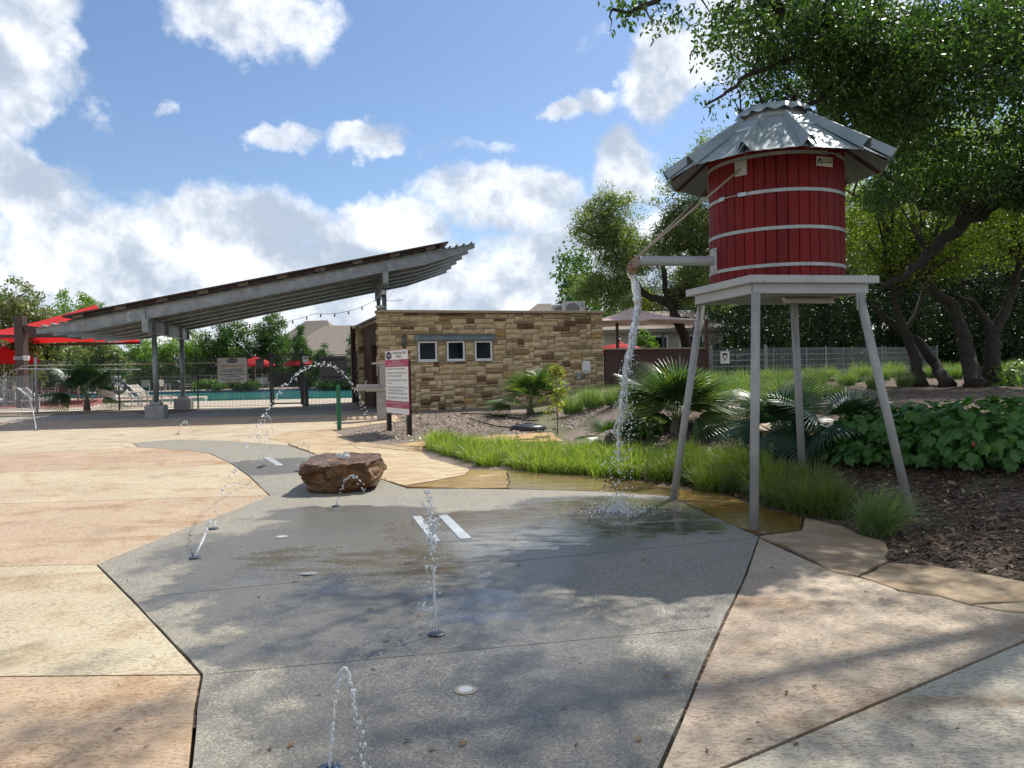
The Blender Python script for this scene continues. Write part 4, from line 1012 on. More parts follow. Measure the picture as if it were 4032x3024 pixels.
pool_f = wire_fence('pool_fence', 'tall black wire mesh pool fence left of the gate', [(-17.35, 28.05), (-14.32, 28.05), (-11.45, 28.05), (-8.78, 28.05)], wire_d, 1.86, fz, 1.98)
wire_fence('pool_fence', 'tall black wire mesh fence between the gate and stone building', [(-7.62, 28.05), (-5.65, 28.05)], wire_d, 1.86, fz, 1.98)
wire_fence('pool_fence', 'lower galvanised wire fence at the far left', [(-23.5, 28.0), (-20.4, 28.0), (-17.42, 28.0)], wire_g, 1.32, fz, 1.4, postmat=wire_g)
MB().tube([(-17.27, 27.96, DZ - .1), (-17.27, 27.96, DZ + 2.0)], .045, 10).build('end_post', wire_g, pool_f)
# gate
gt = thing('pool_gate', 'black framed wire mesh pool gate under the pavilion', 'gate', (-8.75, 28.05, DZ))
ga0, ga1 = -8.70, -7.68
fr = MB()
for z in (DZ + .12, DZ + 1.9): fr.bar((ga0, 28.05, z), (ga1, 28.05, z), .05, .05)
for x in (ga0, ga1): fr.bar((x, 28.05, DZ + .06), (x, 28.05, DZ + 1.95), .05, .05)
fr.build('gate_frame', wire_d, gt)
mb = MB()
for k in range(1, 40):
    x = ga0 + (ga1 - ga0) * k / 40; mb.bar((x, 28.05, DZ + .12), (x, 28.05, DZ + 1.9), .005, .005)
for k in range(1, 8): z = DZ + .12 + 1.78 * k / 8; mb.bar((ga0, 28.05, z), (ga1, 28.05, z), .01, .008)
mb.build('wire_panel', wire_d, gt)
MB().box(((ga0 + ga1) / 2, 28.03, DZ + .98), (ga1 - ga0 - .06, .012, .46)).build('kick_plate', blkp, gt)
q = Vector((ga1 - .14, 27.98, DZ + .98)); lk = MB().box(q, (.07, .03, .16)).build('lock', galv_dull, gt, bevel=.006); MB().tube([q + Vector((0, -.03, .03)), q + Vector((-.12, -.05, .03))], .012, 8).build('handle', galv, lk)
for x in (-8.78, -7.60): MB().bar((x, 28.05, DZ - .05), (x, 28.05, DZ + 2.05), .07, .07).build('gate_post', wire_d, gt)
MB().box((-7.45, 27.9, DZ + .5), (.10, .10, 1.0)).build('card_reader_post', wire_d, gt)

# ------------------------------------------------------------------ signs
board_w = pm('sign_white', (.85, .84, .80), (.82, .81, .77), rough=.4)
maroon = pm('sign_maroon', (.48, .06, .14), (.44, .055, .13), rough=.45)
navy = pm('sign_navy', (.02, .025, .05), rough=.5); greyink = pm('sign_grey_ink', (.07, .07, .08), rough=.5); whiteink = pm('sign_white_ink', (.75, .72, .72), rough=.5); orangeink = pm('sign_orange_ink', (.50, .24, .06), rough=.5)
def rrect(w, h, r, n=4):
    pts = []
    for cx, cy, a0 in ((w / 2 - r, h / 2 - r, 0), (-w / 2 + r, h / 2 - r, pi / 2), (-w / 2 + r, -h / 2 + r, pi), (w / 2 - r, -h / 2 + r, 1.5 * pi)):
        for i in range(n + 1): a = a0 + pi / 2 * i / n; pts.append((cx + r * math.cos(a), cy + r * math.sin(a)))
    return pts
def plate2d(name, pts, mat, parent, o, rt, up, lift, th):
    rt = Vector(rt).normalized(); up = Vector(up).normalized(); n = rt.cross(up); k = len(pts)
    fr_ = [o + rt * x + up * y + n * lift for x, y in pts]; bk = [p - n * th for p in fr_]
    return MB().add(fr_ + bk, [tuple(range(k)), tuple(range(k, 2 * k))[::-1]] + [(i, k + i, k + (i + 1) % k, (i + 1) % k) for i in range(k)]).build(name, mat, parent)
def badge(parent, o, rt, up, w, mat=navy):
    pts = [(-.5, -.1), (-.44, -.16), (-.2, -.16), (-.16, -.21), (0, -.24), (.16, -.21), (.2, -.16), (.44, -.16), (.5, -.1), (.5, .1), (.44, .15), (.3, .16), (.16, .22), (0, .24), (-.16, .22), (-.3, .16), (-.44, .15), (-.5, .1)]
    plate2d('badge', [(x * w, y * w) for x, y in pts], mat, parent, o, rt, up, .004, .003)
    text('BRYSON', w * .24, whiteink, parent, o, rt, up, lift=.007, width=w * .80)
# water feature rules
pR = G(884.5, 939.7); pL = G(841, 929.8)
sd = (pR - pL); sd.z = 0; sd.normalize(); sn_ = Vector((sd.y, -sd.x, 0))
sg0 = (pL + pR) / 2
rules = thing('rules_sign', 'white and maroon water feature rules sign on two black posts', 'sign', tuple(sg0))
blackpost = pm('black_post', (.012, .012, .012), (.02, .018, .016), rough=.4)
ptop = P(884.5, 775, pR.y).z
for p in (pL, pR): MB().bar((p.x, p.y, p.z - .1), (p.x, p.y, ptop), .10, .10, up=sd).build('post', blackpost, rules, bevel=.006)
# board in front of the posts
cB = (pL + pR) / 2 + sn_ * .085; bl = P(831, 830, pL.y - .05); 
def hit(u, v):
    q = ray(u, v); o = Vector((0, 0, CAMH)); t = (cB - o).dot(sn_) / q.dot(sn_); return o + q * t
TLc, TRc, BLc = hit(831.5, 757.5), hit(881, 753.5), hit(836, 892)
bw = (TRc - TLc).dot(sd); z1_, z0_ = (TLc.z + TRc.z) / 2, BLc.z; bh = z1_ - z0_
oc = cB + sd * ((TLc - cB).dot(sd) + bw / 2); oc = Vector((oc.x, oc.y, (z0_ + z1_) / 2)); UPZ = Vector((0, 0, 1))
print('rules board', bw, bh, (pR - pL).length)
plate2d('board', rrect(bw, bh, .05), maroon, rules, oc, sd, UPZ, 0, .012)
plate2d('face', rrect(bw - .025, bh - .025, .045), board_w, rules, oc, sd, UPZ, .003, .002)
def band(y0, y1): plate2d('band', [(-bw / 2, bh * (.5 - y1)), (bw / 2, bh * (.5 - y1)), (bw / 2, bh * (.5 - y0)), (-bw / 2, bh * (.5 - y0))], maroon, rules, oc, sd, UPZ, .006, .002)
band(.152, .265); band(.795, .905)
def ln(t, y, size, mat=greyink, x=0.0, width=None, align='CENTER', bold=0.0): text(t, size, mat, rules, oc + UPZ * bh * (.5 - y) + sd * bw * x, sd, UPZ, align, .009, width=width, bold=bold)
badge(rules, oc + UPZ * bh * .415 - sd * bw * .33, sd, UPZ, bw * .27)
ln('WATER FEATURE', .055, bh * .055, navy, .14, bw * .56); ln('RULES', .108, bh * .055, navy, .12, bw * .22)
ln('WARNING!', .185, bh * .045, whiteink, 0, bw * .32); ln('NO LIFEGUARD ON DUTY', .232, bh * .05, whiteink, 0, bw * .72)
yy = .297
for para in (('NON-SERVICE ANIMALS PROHIBITED',), ('CHANGING OF DIAPERS WITHIN 6 FEET', 'OF THE POOL IS PROHIBITED'), ('DO NOT DRINK WATER FROM THE WATER', 'FEATURE'), ('USE OF THE WATER FEATURE WHEN ILL', 'WITH DIARRHEA, VOMITING, OR', 'CONTAGIOUS ILLNESS IS PROHIBITED'), ("USE OF AMENITIES IS AT USER'S OWN", 'RISK')):
    text('•', bh * .05, greyink, rules, oc + UPZ * bh * (.5 - yy) - sd * bw * .45, sd, UPZ, 'CENTER', .009)
    for l_ in para: ln(l_, yy, bh * .034, greyink, -.41, bw * .86 * len(l_) / 33, 'LEFT'); yy += .047
    yy += .018
ln('COMMUNITY MANAGED BY CCMC:', .828, bh * .042, whiteink, 0, bw * .92); ln('512-259-1035', .876, bh * .042, whiteink, 0, bw * .36)
plate2d('back_board', rrect(.62, .9, .02), pm('red_board', (.30, .03, .04), rough=.5), rules, sg0 - sn_ * .07 + sd * .10 + Vector((0, 0, 1.0)), sd, UPZ, 0, .012)
# residents only sign on the fence
ro = P((856 + 974) / 2 / K, (1409 + 1506) / 2 / K, 27.94); rs = thing('pool_sign', 'cream residents only pool sign hung on the wire fence', 'sign', tuple(ro)); RX = Vector((1, 0, 0))
plate2d('board', rrect(1.10, .92, .05), pm('sign_edge', (.12, .035, .03), rough=.5), rs, ro, RX, UPZ, 0, .01); plate2d('face', rrect(1.075, .895, .045), pm('sign_cream', (.66, .62, .55), rough=.5), rs, ro, RX, UPZ, .003, .002)
badge(rs, ro + UPZ * .345, RX, UPZ, .40); plate2d('rule', [(-.18, -.004), (.18, -.004), (.18, .004), (-.18, .004)], orangeink, rs, ro + UPZ * .26, RX, UPZ, .006, .002)
text('RESIDENTS ONLY', .105, orangeink, rs, ro + UPZ * .15, RX, UPZ, lift=.007, width=.84, bold=.003)
for t, y, w in (('POOL GUESTS MUST BE', .02, .70), ('ACCOMPANIED BY A RESIDENT', -.05, .90), ('MAXIMUM NUMBER OF 4 GUESTS', -.155, .98), ('PER HOUSEHOLD', -.225, .52), ('POOL HOURS OF OPERATION', -.335, .86), ('8:00 AM - 9:00 PM', -.40, .50)):
    text(t, .066, greyink, rs, ro + UPZ * y, RX, UPZ, lift=.007, width=w, bold=.002)
for nm, lb, x0_, x1_, v0, v1, mt in (('notice_board', 'large grey slatted notice panel on the fence beside the gate', 1257, 1368, 1404, 1498, pm('panel_grey', (.13, .13, .125), rough=.6)), ('notice_board', 'small dark grey notice panel left of the gate', 1006, 1040, 1414, 1446, MATS['panel_grey']), ('gate_sign', 'small white notice fixed to the top of the gate', 1192, 1215, 1403, 1427, board_w)):
    a = P(x0_ / K, v0 / K, 28.02); b = P(x1_ / K, v1 / K, 28.02); c_ = (a + b) / 2; r_ = thing(nm, lb, 'sign', tuple(c_)); w_, h_ = b.x - a.x, a.z - b.z
    plate2d('panel', rrect(w_, h_, .01), mt, r_, c_, RX, UPZ, .03, .012)
    if w_ > .5:
        for dz in (-.36, .36): plate2d('bracket', [(-w_ * .42, -.04), (w_ * .42, -.04), (w_ * .42, .04), (-w_ * .42, .04)], blkp, r_, c_ + UPZ * dz * h_, RX, UPZ, .034, .004)
    elif nm == 'gate_sign': 
        plate2d('print_bar', [(-w_ * .4, -.02), (w_ * .4, -.02), (w_ * .4, .02), (-w_ * .4, .02)], maroon, r_, c_ + UPZ * .02, RX, UPZ, .033, .002); plate2d('print_bar', [(-w_ * .3, -.012), (w_ * .3, -.012), (w_ * .3, .012), (-w_ * .3, .012)], navy, r_, c_ + UPZ * .075, RX, UPZ, .033, .002)
    else: plate2d('bracket', [(-w_ * .45, -.03), (w_ * .45, -.03), (w_ * .45, .03), (-w_ * .45, .03)], blkp, r_, c_ + UPZ * h_ * .42, RX, UPZ, .034, .004)
# ================================================================== VEGETATION
bark = pm('oak_bark', (.060, .047, .036), (.020, .015, .012), rough=.95, scale=26, stretch=(1, 1, .22), bump=1.0, bscale=24)
bark_lt = pm('grey_bark', (.16, .13, .10), (.10, .08, .06), rough=.9, scale=7, stretch=(1, 1, .3), bump=.6, bscale=14)
LM = dict(
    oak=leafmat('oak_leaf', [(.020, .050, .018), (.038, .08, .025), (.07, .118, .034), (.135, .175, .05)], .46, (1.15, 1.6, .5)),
    oak_sun=leafmat('oak_leaf_backlit', [(.05, .085, .018), (.10, .15, .026), (.18, .225, .04), (.32, .33, .07)], .6),  # lit copy: backlight put into the paler leaf colours
    oak_dark=leafmat('oak_leaf_dark', [(.012, .028, .012), (.022, .046, .016), (.04, .07, .02)], .3),  # shaded copy: the wood's shade put into darker leaf colours
    oak_olive=leafmat('oak_leaf_olive', [(.07, .10, .036), (.11, .145, .052), (.17, .20, .08), (.26, .27, .14)], .5),
    elm=leafmat('elm_leaf', [(.045, .095, .02), (.085, .16, .03), (.14, .23, .05), (.22, .30, .08)], .45),
    maple=leafmat('maple_leaf', [(.016, .05, .016), (.03, .085, .022), (.06, .13, .03), (.13, .2, .04)], .35),
    myrtle=leafmat('myrtle_leaf', [(.05, .08, .028), (.09, .13, .042), (.15, .18, .07), (.42, .34, .28)], .35),
    cedar=leafmat('cedar_leaf', [(.03, .07, .02), (.06, .12, .03), (.10, .17, .045)], .3),
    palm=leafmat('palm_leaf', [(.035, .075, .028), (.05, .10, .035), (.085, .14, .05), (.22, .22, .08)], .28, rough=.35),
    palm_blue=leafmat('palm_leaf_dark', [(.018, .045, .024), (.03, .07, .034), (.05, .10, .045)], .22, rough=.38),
    cap=leafmat('turkscap_leaf', [(.025, .085, .016), (.045, .13, .024), (.075, .19, .036), (.13, .26, .05)], .4),
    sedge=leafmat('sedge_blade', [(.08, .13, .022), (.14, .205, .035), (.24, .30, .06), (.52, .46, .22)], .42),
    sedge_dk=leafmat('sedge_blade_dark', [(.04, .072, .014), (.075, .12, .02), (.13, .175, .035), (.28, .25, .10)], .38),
    muhly=leafmat('muhly_blade', [(.06, .12, .05), (.11, .18, .07), (.18, .24, .11), (.32, .34, .20)], .4),
)
def rot_rand(r, n):
    d = r.normal(size=(n, 3)); return d / np.linalg.norm(d, axis=1)[:, None]
def leaves(cent, L, W, r, droop=.25, outward=None):
    n = len(cent); a = rot_rand(r, n); a[:, 2] -= droop
    if outward is not None: a += outward * .7
    a /= np.linalg.norm(a, axis=1)[:, None]
    b = np.cross(a, rot_rand(r, n)); b /= np.linalg.norm(b, axis=1)[:, None] + 1e-9; nn_ = np.cross(a, b)
    l = (L * r.uniform(.65, 1.3, n))[:, None]; w = (W * r.uniform(.7, 1.25, n))[:, None]; fold = nn_ * l * .12
    V = np.stack([cent, cent + a * l * .5 + b * w * .5 + fold, cent + a * l, cent + a * l * .5 - b * w * .5 + fold], 1)
    return V.reshape(-1, 3)
def clump_pts(cl, per, rad, r, flat=.7):
    n = len(cl); d = rot_rand(r, n * per) * (r.uniform(0, 1, n * per) ** .45)[:, None] * (np.repeat(rad * r.uniform(.6, 1.3, n), per))[:, None]; d[:, 2] *= flat
    return np.repeat(cl, per, 0) + d
def wob_noise(p, s, ph=0.0):
    return (np.sin(p[:, 0] * s + 1.7 * np.sin(p[:, 1] * s * .7 + ph)) + np.sin(p[:, 1] * s * 1.1 + 1.3 * np.sin(p[:, 2] * s * .9 + ph * 2)) + np.sin(p[:, 2] * s * 1.3 + 1.5 * np.sin(p[:, 0] * s * .8 + ph * 3))) / 3
def limb_path(a, b, r, n=6, bend=.12, rise=.15):
    a = np.array(a, float); b = np.array(b, float); L = np.linalg.norm(b - a); t = np.linspace(0, 1, n)[:, None]
    j = np.cumsum(r.normal(size=(n, 3)), 0) * bend * L / n; j -= t * j[-1]; j[0] = 0
    p = a + (b - a) * t + j; p[:, 2] += rise * L * np.sin(t[:, 0] * pi) * .5
    return p
def tree(name, label, base, ells, nclust, per, crad, L, W, lmat, bmat, trunk_r, seed, trunk_top=None, nlimb=10, gap=-.15, lean=(0, 0), group=None, stems=None, build=True, flat=.75, droop=.25):
    """root at the foot; ells: crown volumes (dx, dy, z, rx, ry, rz) relative to the foot"""
    r = np.random.RandomState(seed); base = Vector(base); root = thing(name, label, 'tree', tuple(base), group=group)
    vol = np.array([e[3] * e[4] * e[5] for e in ells]) ** .8; vol /= vol.sum(); cl = []
    while len(cl) < nclust:
        k = r.choice(len(ells), p=vol); e = ells[k]; d = rot_rand(r, 1)[0] * r.uniform(.0, 1) ** .4
        p = np.array([e[0] + d[0] * e[3], e[1] + d[1] * e[4], e[2] + d[2] * e[5]])
        if wob_noise(p[None], 1.4 * 3 / max(2.2, e[3]), seed)[0] < gap: continue
        cl.append(p)
    cl = np.array(cl); b0 = np.array(base)
    mb = MB(); limbs = []
    zc = np.mean([e[2] for e in ells]); zlow = min(e[2] - e[5] for e in ells)
    for st in (stems or [[(0, 0, 0), (lean[0] * .5, lean[1] * .5, (zlow + zc) * .35), (lean[0], lean[1], (zlow + zc) * .5), (lean[0] * 1.1, lean[1] * 1.1, zc)]]):
        st = np.array(st, float); pts = []
        for a, b in zip(st[:-1], st[1:]):
            for t in np.linspace(0, 1, 7)[:-1]: pts.append(a + (b - a) * t + r.normal(size=3) * trunk_r * .10 * (t > 0))
        pts.append(st[-1]); n = len(pts); kf = 1.0 if st[0][2] < .5 else .55; rd = [trunk_r * kf * (1.35 if i == 0 and kf == 1 else 1.12 if i == 1 and kf == 1 else 1.0) * (1 - .70 * i / (n - 1)) for i in range(n)]
        mb.tube([base + Vector(p) for p in pts], rd, 14, True, .10); limbs.append(np.array(pts))
    allp = np.vstack([l[len(l) // 2:] for l in limbs]); tips = cl[r.choice(len(cl), min(nlimb, len(cl)), replace=False)]
    sub = []
    for tp in tips:
        s = allp[np.argmin(np.linalg.norm(allp - tp, axis=1) + .6 * np.maximum(0, allp[:, 2] - tp[2]))]
        pth = limb_path(s, tp, r, 6); n = len(pth); mb.tube([base + Vector(p) for p in pth], [trunk_r * .42 * (1 - .85 * i / (n - 1)) for i in range(n)], 6, False); sub.append(pth)
    allq = np.vstack(sub + [allp])
    for p in cl[r.choice(len(cl), min(len(cl), nlimb * 5), replace=False)]:
        s = allq[np.argmin(np.linalg.norm(allq - p, axis=1))]; pth = limb_path(s, p, r, 4, .2); mb.tube([base + Vector(q) for q in pth], [trunk_r * .1, trunk_r * .08, trunk_r * .05, trunk_r * .02], 4, False)
    mb.build('trunk', bmat, root, smooth=True)
    c = clump_pts(cl, per, crad, r, flat); V = leaves(c + b0, L, W, r, droop)
    np_mesh('crown', V, np.arange(len(V)).reshape(-1, 4), lmat, root)
    return root

# ------------------------------------------------------------------ the great oak whose limbs hang over the tower
r = np.random.RandomState(11)
OB = Vector((8.6, 10.6, gz(8.6, 10.6)))
oak = thing('live_oak', 'great live oak reaching over the water tower from the right', 'tree', tuple(OB))
fork = OB + Vector((-.15, -.1, 2.0))
limbs = [
    ([OB + Vector((.05, 0, -.1)), OB + Vector((0, 0, .9)), fork, OB + Vector((-.3, -.3, 3.4)), OB + Vector((-.6, -.9, 5.2)), OB + Vector((-1.3, -1.4, 7.0)), OB + Vector((-2.2, -1.6, 8.6))], .40, .10),
    ([fork, P(2230, 385, 11.2), P(2125, 452, 11.2), P(2035, 515, 11.1), P(1985, 575, 10.9), P(1905, 622, 10.6)], .17, .035),
    ([fork + Vector((0, 0, .5)), P(2215, 400, 11.8), P(2085, 425, 12), P(1992, 442, 12.1), P(1943, 400, 12.2), P(1900, 360, 12.0)], .16, .03),
    ([OB + Vector((-.3, -.3, 3.4)), P(2212, 120, 10.6), P(2010, 105, 10.0), P(1900, 118, 9.8), P(1805, 82, 9.5), P(1730, 45, 9.2), P(1648, 0, 9.0), P(1540, -40, 8.8), P(1420, 0, 8.7), P(1320, 25, 8.7)], .16, .015),
    ([P(1805, 82, 9.5), P(1700, 130, 9.3), P(1600, 170, 9.2), P(1535, 235, 9.2)], .045, .012),
    ([P(1900, 118, 9.8), P(1780, 200, 9.9), P(1690, 250, 9.9), P(1600, 265, 9.9)], .05, .012),
    ([P(2010, 105, 10.0), P(1980, 220, 10.6), P(1900, 230, 10.8), P(1830, 280, 11)], .07, .015),
    ([OB + Vector((-.6, -.9, 5.2)), Vector((6.4, 7.6, 7.0)), Vector((4.4, 6.4, 7.9)), Vector((2.6, 5.9, 8.3)), Vector((1.0, 6.0, 8.2))], .15, .02),
    ([Vector((6.4, 7.6, 7.0)), Vector((5.8, 5.8, 6.6)), Vector((5.0, 4.4, 6.4))], .08, .02),
    ([OB + Vector((-1.3, -1.4, 7.0)), Vector((5.6, 9.2, 9.2)), Vector((4.2, 9.0, 9.6))], .10, .02),
    ([OB + Vector((0, 0, 4)), OB + Vector((1.6, 1.5, 5.5)), OB + Vector((2.6, 2.4, 6.5))], .15, .03),
]
mb = MB(); allp = []
for pts, r0, r1 in limbs:
    pp = []
    for a, b in zip(pts[:-1], pts[1:]):
        for t in (0, .2, .4, .6, .8): pp.append(Vector(a).lerp(Vector(b), t) + Vector(r.normal(size=3)) * .035 * (t > 0))
    pp.append(Vector(pts[-1])); n = len(pp); mb.tube(pp, [r0 + (r1 - r0) * i / (n - 1) for i in range(n)], 12, True, .10); allp += [np.array(p) for p in pp[2:]]
allp = np.array(allp)
# leaf clusters: along the limbs and through the crown, kept out of the tower and of the open sky on the left
MASK = [(1283, -10), (1290, 15), (1330, 20), (1345, 45), (1310, 70), (1345, 78), (1385, 60), (1400, 95), (1440, 70), (1478, 60), (1500, 70), (1488, 130), (1500, 160), (1490, 200), (1510, 240), (1505, 285), (1560, 262), (1600, 262), (1612, 250), (1650, 225), (1760, 222), (1765, 262), (1920, 320), (1915, 350), (1835, 420), (1832, 590), (1905, 595), (1905, 640), (1960, 660), (2080, 620), (2300, 640), (2300, -10)]
MASK = MASK[:MASK.index((1835, 420))] + [(1835, 430), (1900, 470), (1960, 430), (2050, 470), (2120, 440), (2300, 470), (2300, -10)]
def frame_ok(c, pad=0):
    u, v = proj(c); inf = (u > -20 - pad) & (u < 2232 + pad) & (v > -12) & (v < 1680)
    m = pip(MASK, np.asarray(u), np.asarray(v))
    return (~inf) | m
N1 = 6500
k = r.choice(len(allp), N1); cl = allp[k] + r.normal(size=(N1, 3)) * np.array([.55, .6, .42]); cl[:, 2] -= .1
ell_ = [(6.8, 9.6, 7.0, 4.2, 4.0, 2.9), (3.6, 7.2, 8.3, 3.2, 2.6, 1.2), (5.6, 11.5, 5.6, 2.6, 2.5, 2.2), (8.6, 11.5, 6.0, 4.0, 4.0, 3.2), (5.8, 5.6, 7.0, 2.6, 2.0, 1.1)]
N2 = 9500; kk = r.choice(len(ell_), N2, p=[.34, .16, .2, .2, .10]); d = rot_rand(r, N2) * (r.uniform(0, 1, N2) ** .38)[:, None]; E_ = np.array(ell_)[kk]
c2 = E_[:, :3] + d * E_[:, 3:]
c2 = c2[wob_noise(c2, 1.6, 2.0) > .04]
cl = np.vstack([cl, c2])
ax = np.hypot(cl[:, 0] - TC.x, cl[:, 1] - TC.y)
cl = cl[(cl[:, 2] > 2.6) & ((ax > 1.75) | (cl[:, 2] > 5.1)) & frame_ok(cl, 40)]
# openness: unseen upper crown thinned to let sun through; left edge loose, right dense
u_, v_ = proj(cl); keep = r.uniform(0, 1, len(cl)) < np.where(v_ < -12, np.where(cl[:, 0] > 3.2, .26, .20), np.clip(.20 + (u_ - 1500) / 800, .2, .85))
low = (v_ > 600) & (u_ < 2212); keep &= ~low | (r.uniform(0, 1, len(cl)) < .5)
cl = cl[keep]
print('oak clusters', len(cl))
for p in cl[r.choice(len(cl), 1100, replace=False)]:
    s = allp[np.argmin(np.linalg.norm(allp - p, axis=1))]
    if np.linalg.norm(s - p) < 2.2: pth = limb_path(s, p, r, 4, .2); mb.tube([Vector(q) for q in pth], [.016, .012, .008, .003], 4, False)
mb.build('trunk', bark, oak, smooth=True)
c = clump_pts(cl, 30, .26, r, .8); c = c[frame_ok(c)]
V = leaves(c, .078, .036, r, .5); np_mesh('crown', V, np.arange(len(V)).reshape(-1, 4), LM['oak'], oak); print('oak leaves', len(V) // 4)

# ------------------------------------------------------------------ oaks standing in the grass to the right
def at_ground(u, v): return G(u, v)
b1 = at_ground(1988, 833); b2 = at_ground(2046, 834)
def rel(b, L): return [tuple(P(u, v, d) - b) for u, v, d in L]
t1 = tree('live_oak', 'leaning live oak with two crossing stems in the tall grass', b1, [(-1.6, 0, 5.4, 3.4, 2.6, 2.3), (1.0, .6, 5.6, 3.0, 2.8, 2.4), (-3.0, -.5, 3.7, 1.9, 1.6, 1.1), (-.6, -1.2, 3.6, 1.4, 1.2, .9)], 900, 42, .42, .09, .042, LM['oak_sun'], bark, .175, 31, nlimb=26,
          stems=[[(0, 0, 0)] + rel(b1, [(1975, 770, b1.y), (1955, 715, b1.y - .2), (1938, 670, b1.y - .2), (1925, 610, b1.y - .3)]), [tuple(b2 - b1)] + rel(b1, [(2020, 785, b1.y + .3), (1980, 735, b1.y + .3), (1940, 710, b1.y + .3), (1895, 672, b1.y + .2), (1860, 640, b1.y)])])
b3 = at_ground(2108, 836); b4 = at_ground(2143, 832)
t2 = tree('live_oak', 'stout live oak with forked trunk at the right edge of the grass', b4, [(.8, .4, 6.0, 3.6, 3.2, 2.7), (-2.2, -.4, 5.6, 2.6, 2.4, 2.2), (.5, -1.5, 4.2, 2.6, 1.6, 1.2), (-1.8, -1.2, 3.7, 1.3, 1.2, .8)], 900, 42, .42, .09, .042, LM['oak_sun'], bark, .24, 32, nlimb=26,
          stems=[[(0, 0, 0)] + rel(b4, [(2143, 760, b4.y), (2146, 715, b4.y), (2168, 680, b4.y), (2190, 630, b4.y), (2205, 560, b4.y)]), rel(b4, [(2146, 745, b4.y), (2128, 690, b4.y - .1), (2105, 655, b4.y - .2), (2070, 640, b4.y - .3)]), [tuple(b3 - b4)] + rel(b4, [(2092, 775, b4.y - .2), (2076, 705, b4.y - .2), (2058, 660, b4.y - .2), (2020, 630, b4.y - .3), (1990, 600, b4.y - .5)])])
# the olive oak behind the brown plank wall
bo = P(1493, 760, 31.5); bo = Vector((bo.x, bo.y, gz(bo.x, bo.y)))
oo = lambda u, v, ru, rv, d=31.5: (*(P(u, v, d) - bo), ru * K / F * d, ru * K / F * d * .8, rv * K / F * d)
tree('live_oak', 'sunlit olive live oak rising behind the plank wall', bo, [oo(1320, 500, 85, 95), oo(1300, 470, 45, 75), oo(1270, 590, 85, 50), oo(1222, 585, 45, 28), oo(1420, 560, 110, 110), oo(1480, 460, 90, 110), oo(1560, 400, 90, 120), oo(1340, 620, 110, 55), oo(1540, 560, 110, 110)], 1500, 50, .40, .11, .05, LM['oak_olive'], bark, .24, 33, nlimb=40, gap=-.10,
     stems=[[(0, 0, 0)] + rel(bo, [(1480, 735, 31.5), (1462, 690, 31.5), (1445, 655, 31.4), (1400, 640, 31), (1360, 600, 31), (1320, 540, 31)]), rel(bo, [(1455, 675, 31.5), (1490, 600, 31.6), (1530, 520, 32), (1560, 440, 32)]), rel(bo, [(1445, 655, 31.4), (1430, 560, 31.5), (1440, 480, 31.5)])])

# ------------------------------------------------------------------ dark wood beyond the right-hand fence
wood = [(1560, 44, 7.5), (1640, 40, 8.5), (1730, 46, 9.5), (1790, 39, 7.0), (1850, 45, 9.5), (1930, 41, 8.5), (2010, 47, 10), (2080, 40, 8.5), (2160, 44, 10), (2230, 40, 9), (1690, 55, 11), (1900, 56, 12), (2120, 56, 12), (1400, 52, 6.5), (1480, 58, 9)]
wl = ['slim dark oak behind the plank wall', 'dark oak behind the gate with the white sign', 'tall dark oak in the shaded wood behind the tower', 'short shadowy oak behind the right fence', 'tall oak beyond the fence between tower legs', 'shadowy oak beyond the right fence', 'tall background oak beyond the leaning stems', 'dark oak behind the leaning oak', 'tall dark oak behind the forked oak', 'dark oak at the far right edge', 'far tall oak deep in the wood behind the tower', 'far tall oak in the wood right of the tower', 'far tall oak in the wood at the right', 'low dark oak behind the shade canopy', 'background oak right of the cabin']
pr_ = []
for s, sd_ in enumerate((51, 52, 53)):
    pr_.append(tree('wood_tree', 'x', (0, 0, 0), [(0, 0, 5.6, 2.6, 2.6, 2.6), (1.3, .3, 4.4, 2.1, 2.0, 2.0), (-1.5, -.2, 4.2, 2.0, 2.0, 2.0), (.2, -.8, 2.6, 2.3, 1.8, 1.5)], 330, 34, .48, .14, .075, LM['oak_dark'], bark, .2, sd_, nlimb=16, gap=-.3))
for i, (u, d, h) in enumerate(wood):
    p = P(u, 760, d); p = (p.x, d, gz(p.x, d) - .05); sc_ = h / 8.0
    if i < 3: o = pr_[i]; o.location = p; o.scale = (sc_,) * 3; o['label'] = wl[i]
    else: o = dup(pr_[i % 3], p, i * 1.3, sc_, wl[i])
    o['group'] = 'trees of the dark wood at the right'

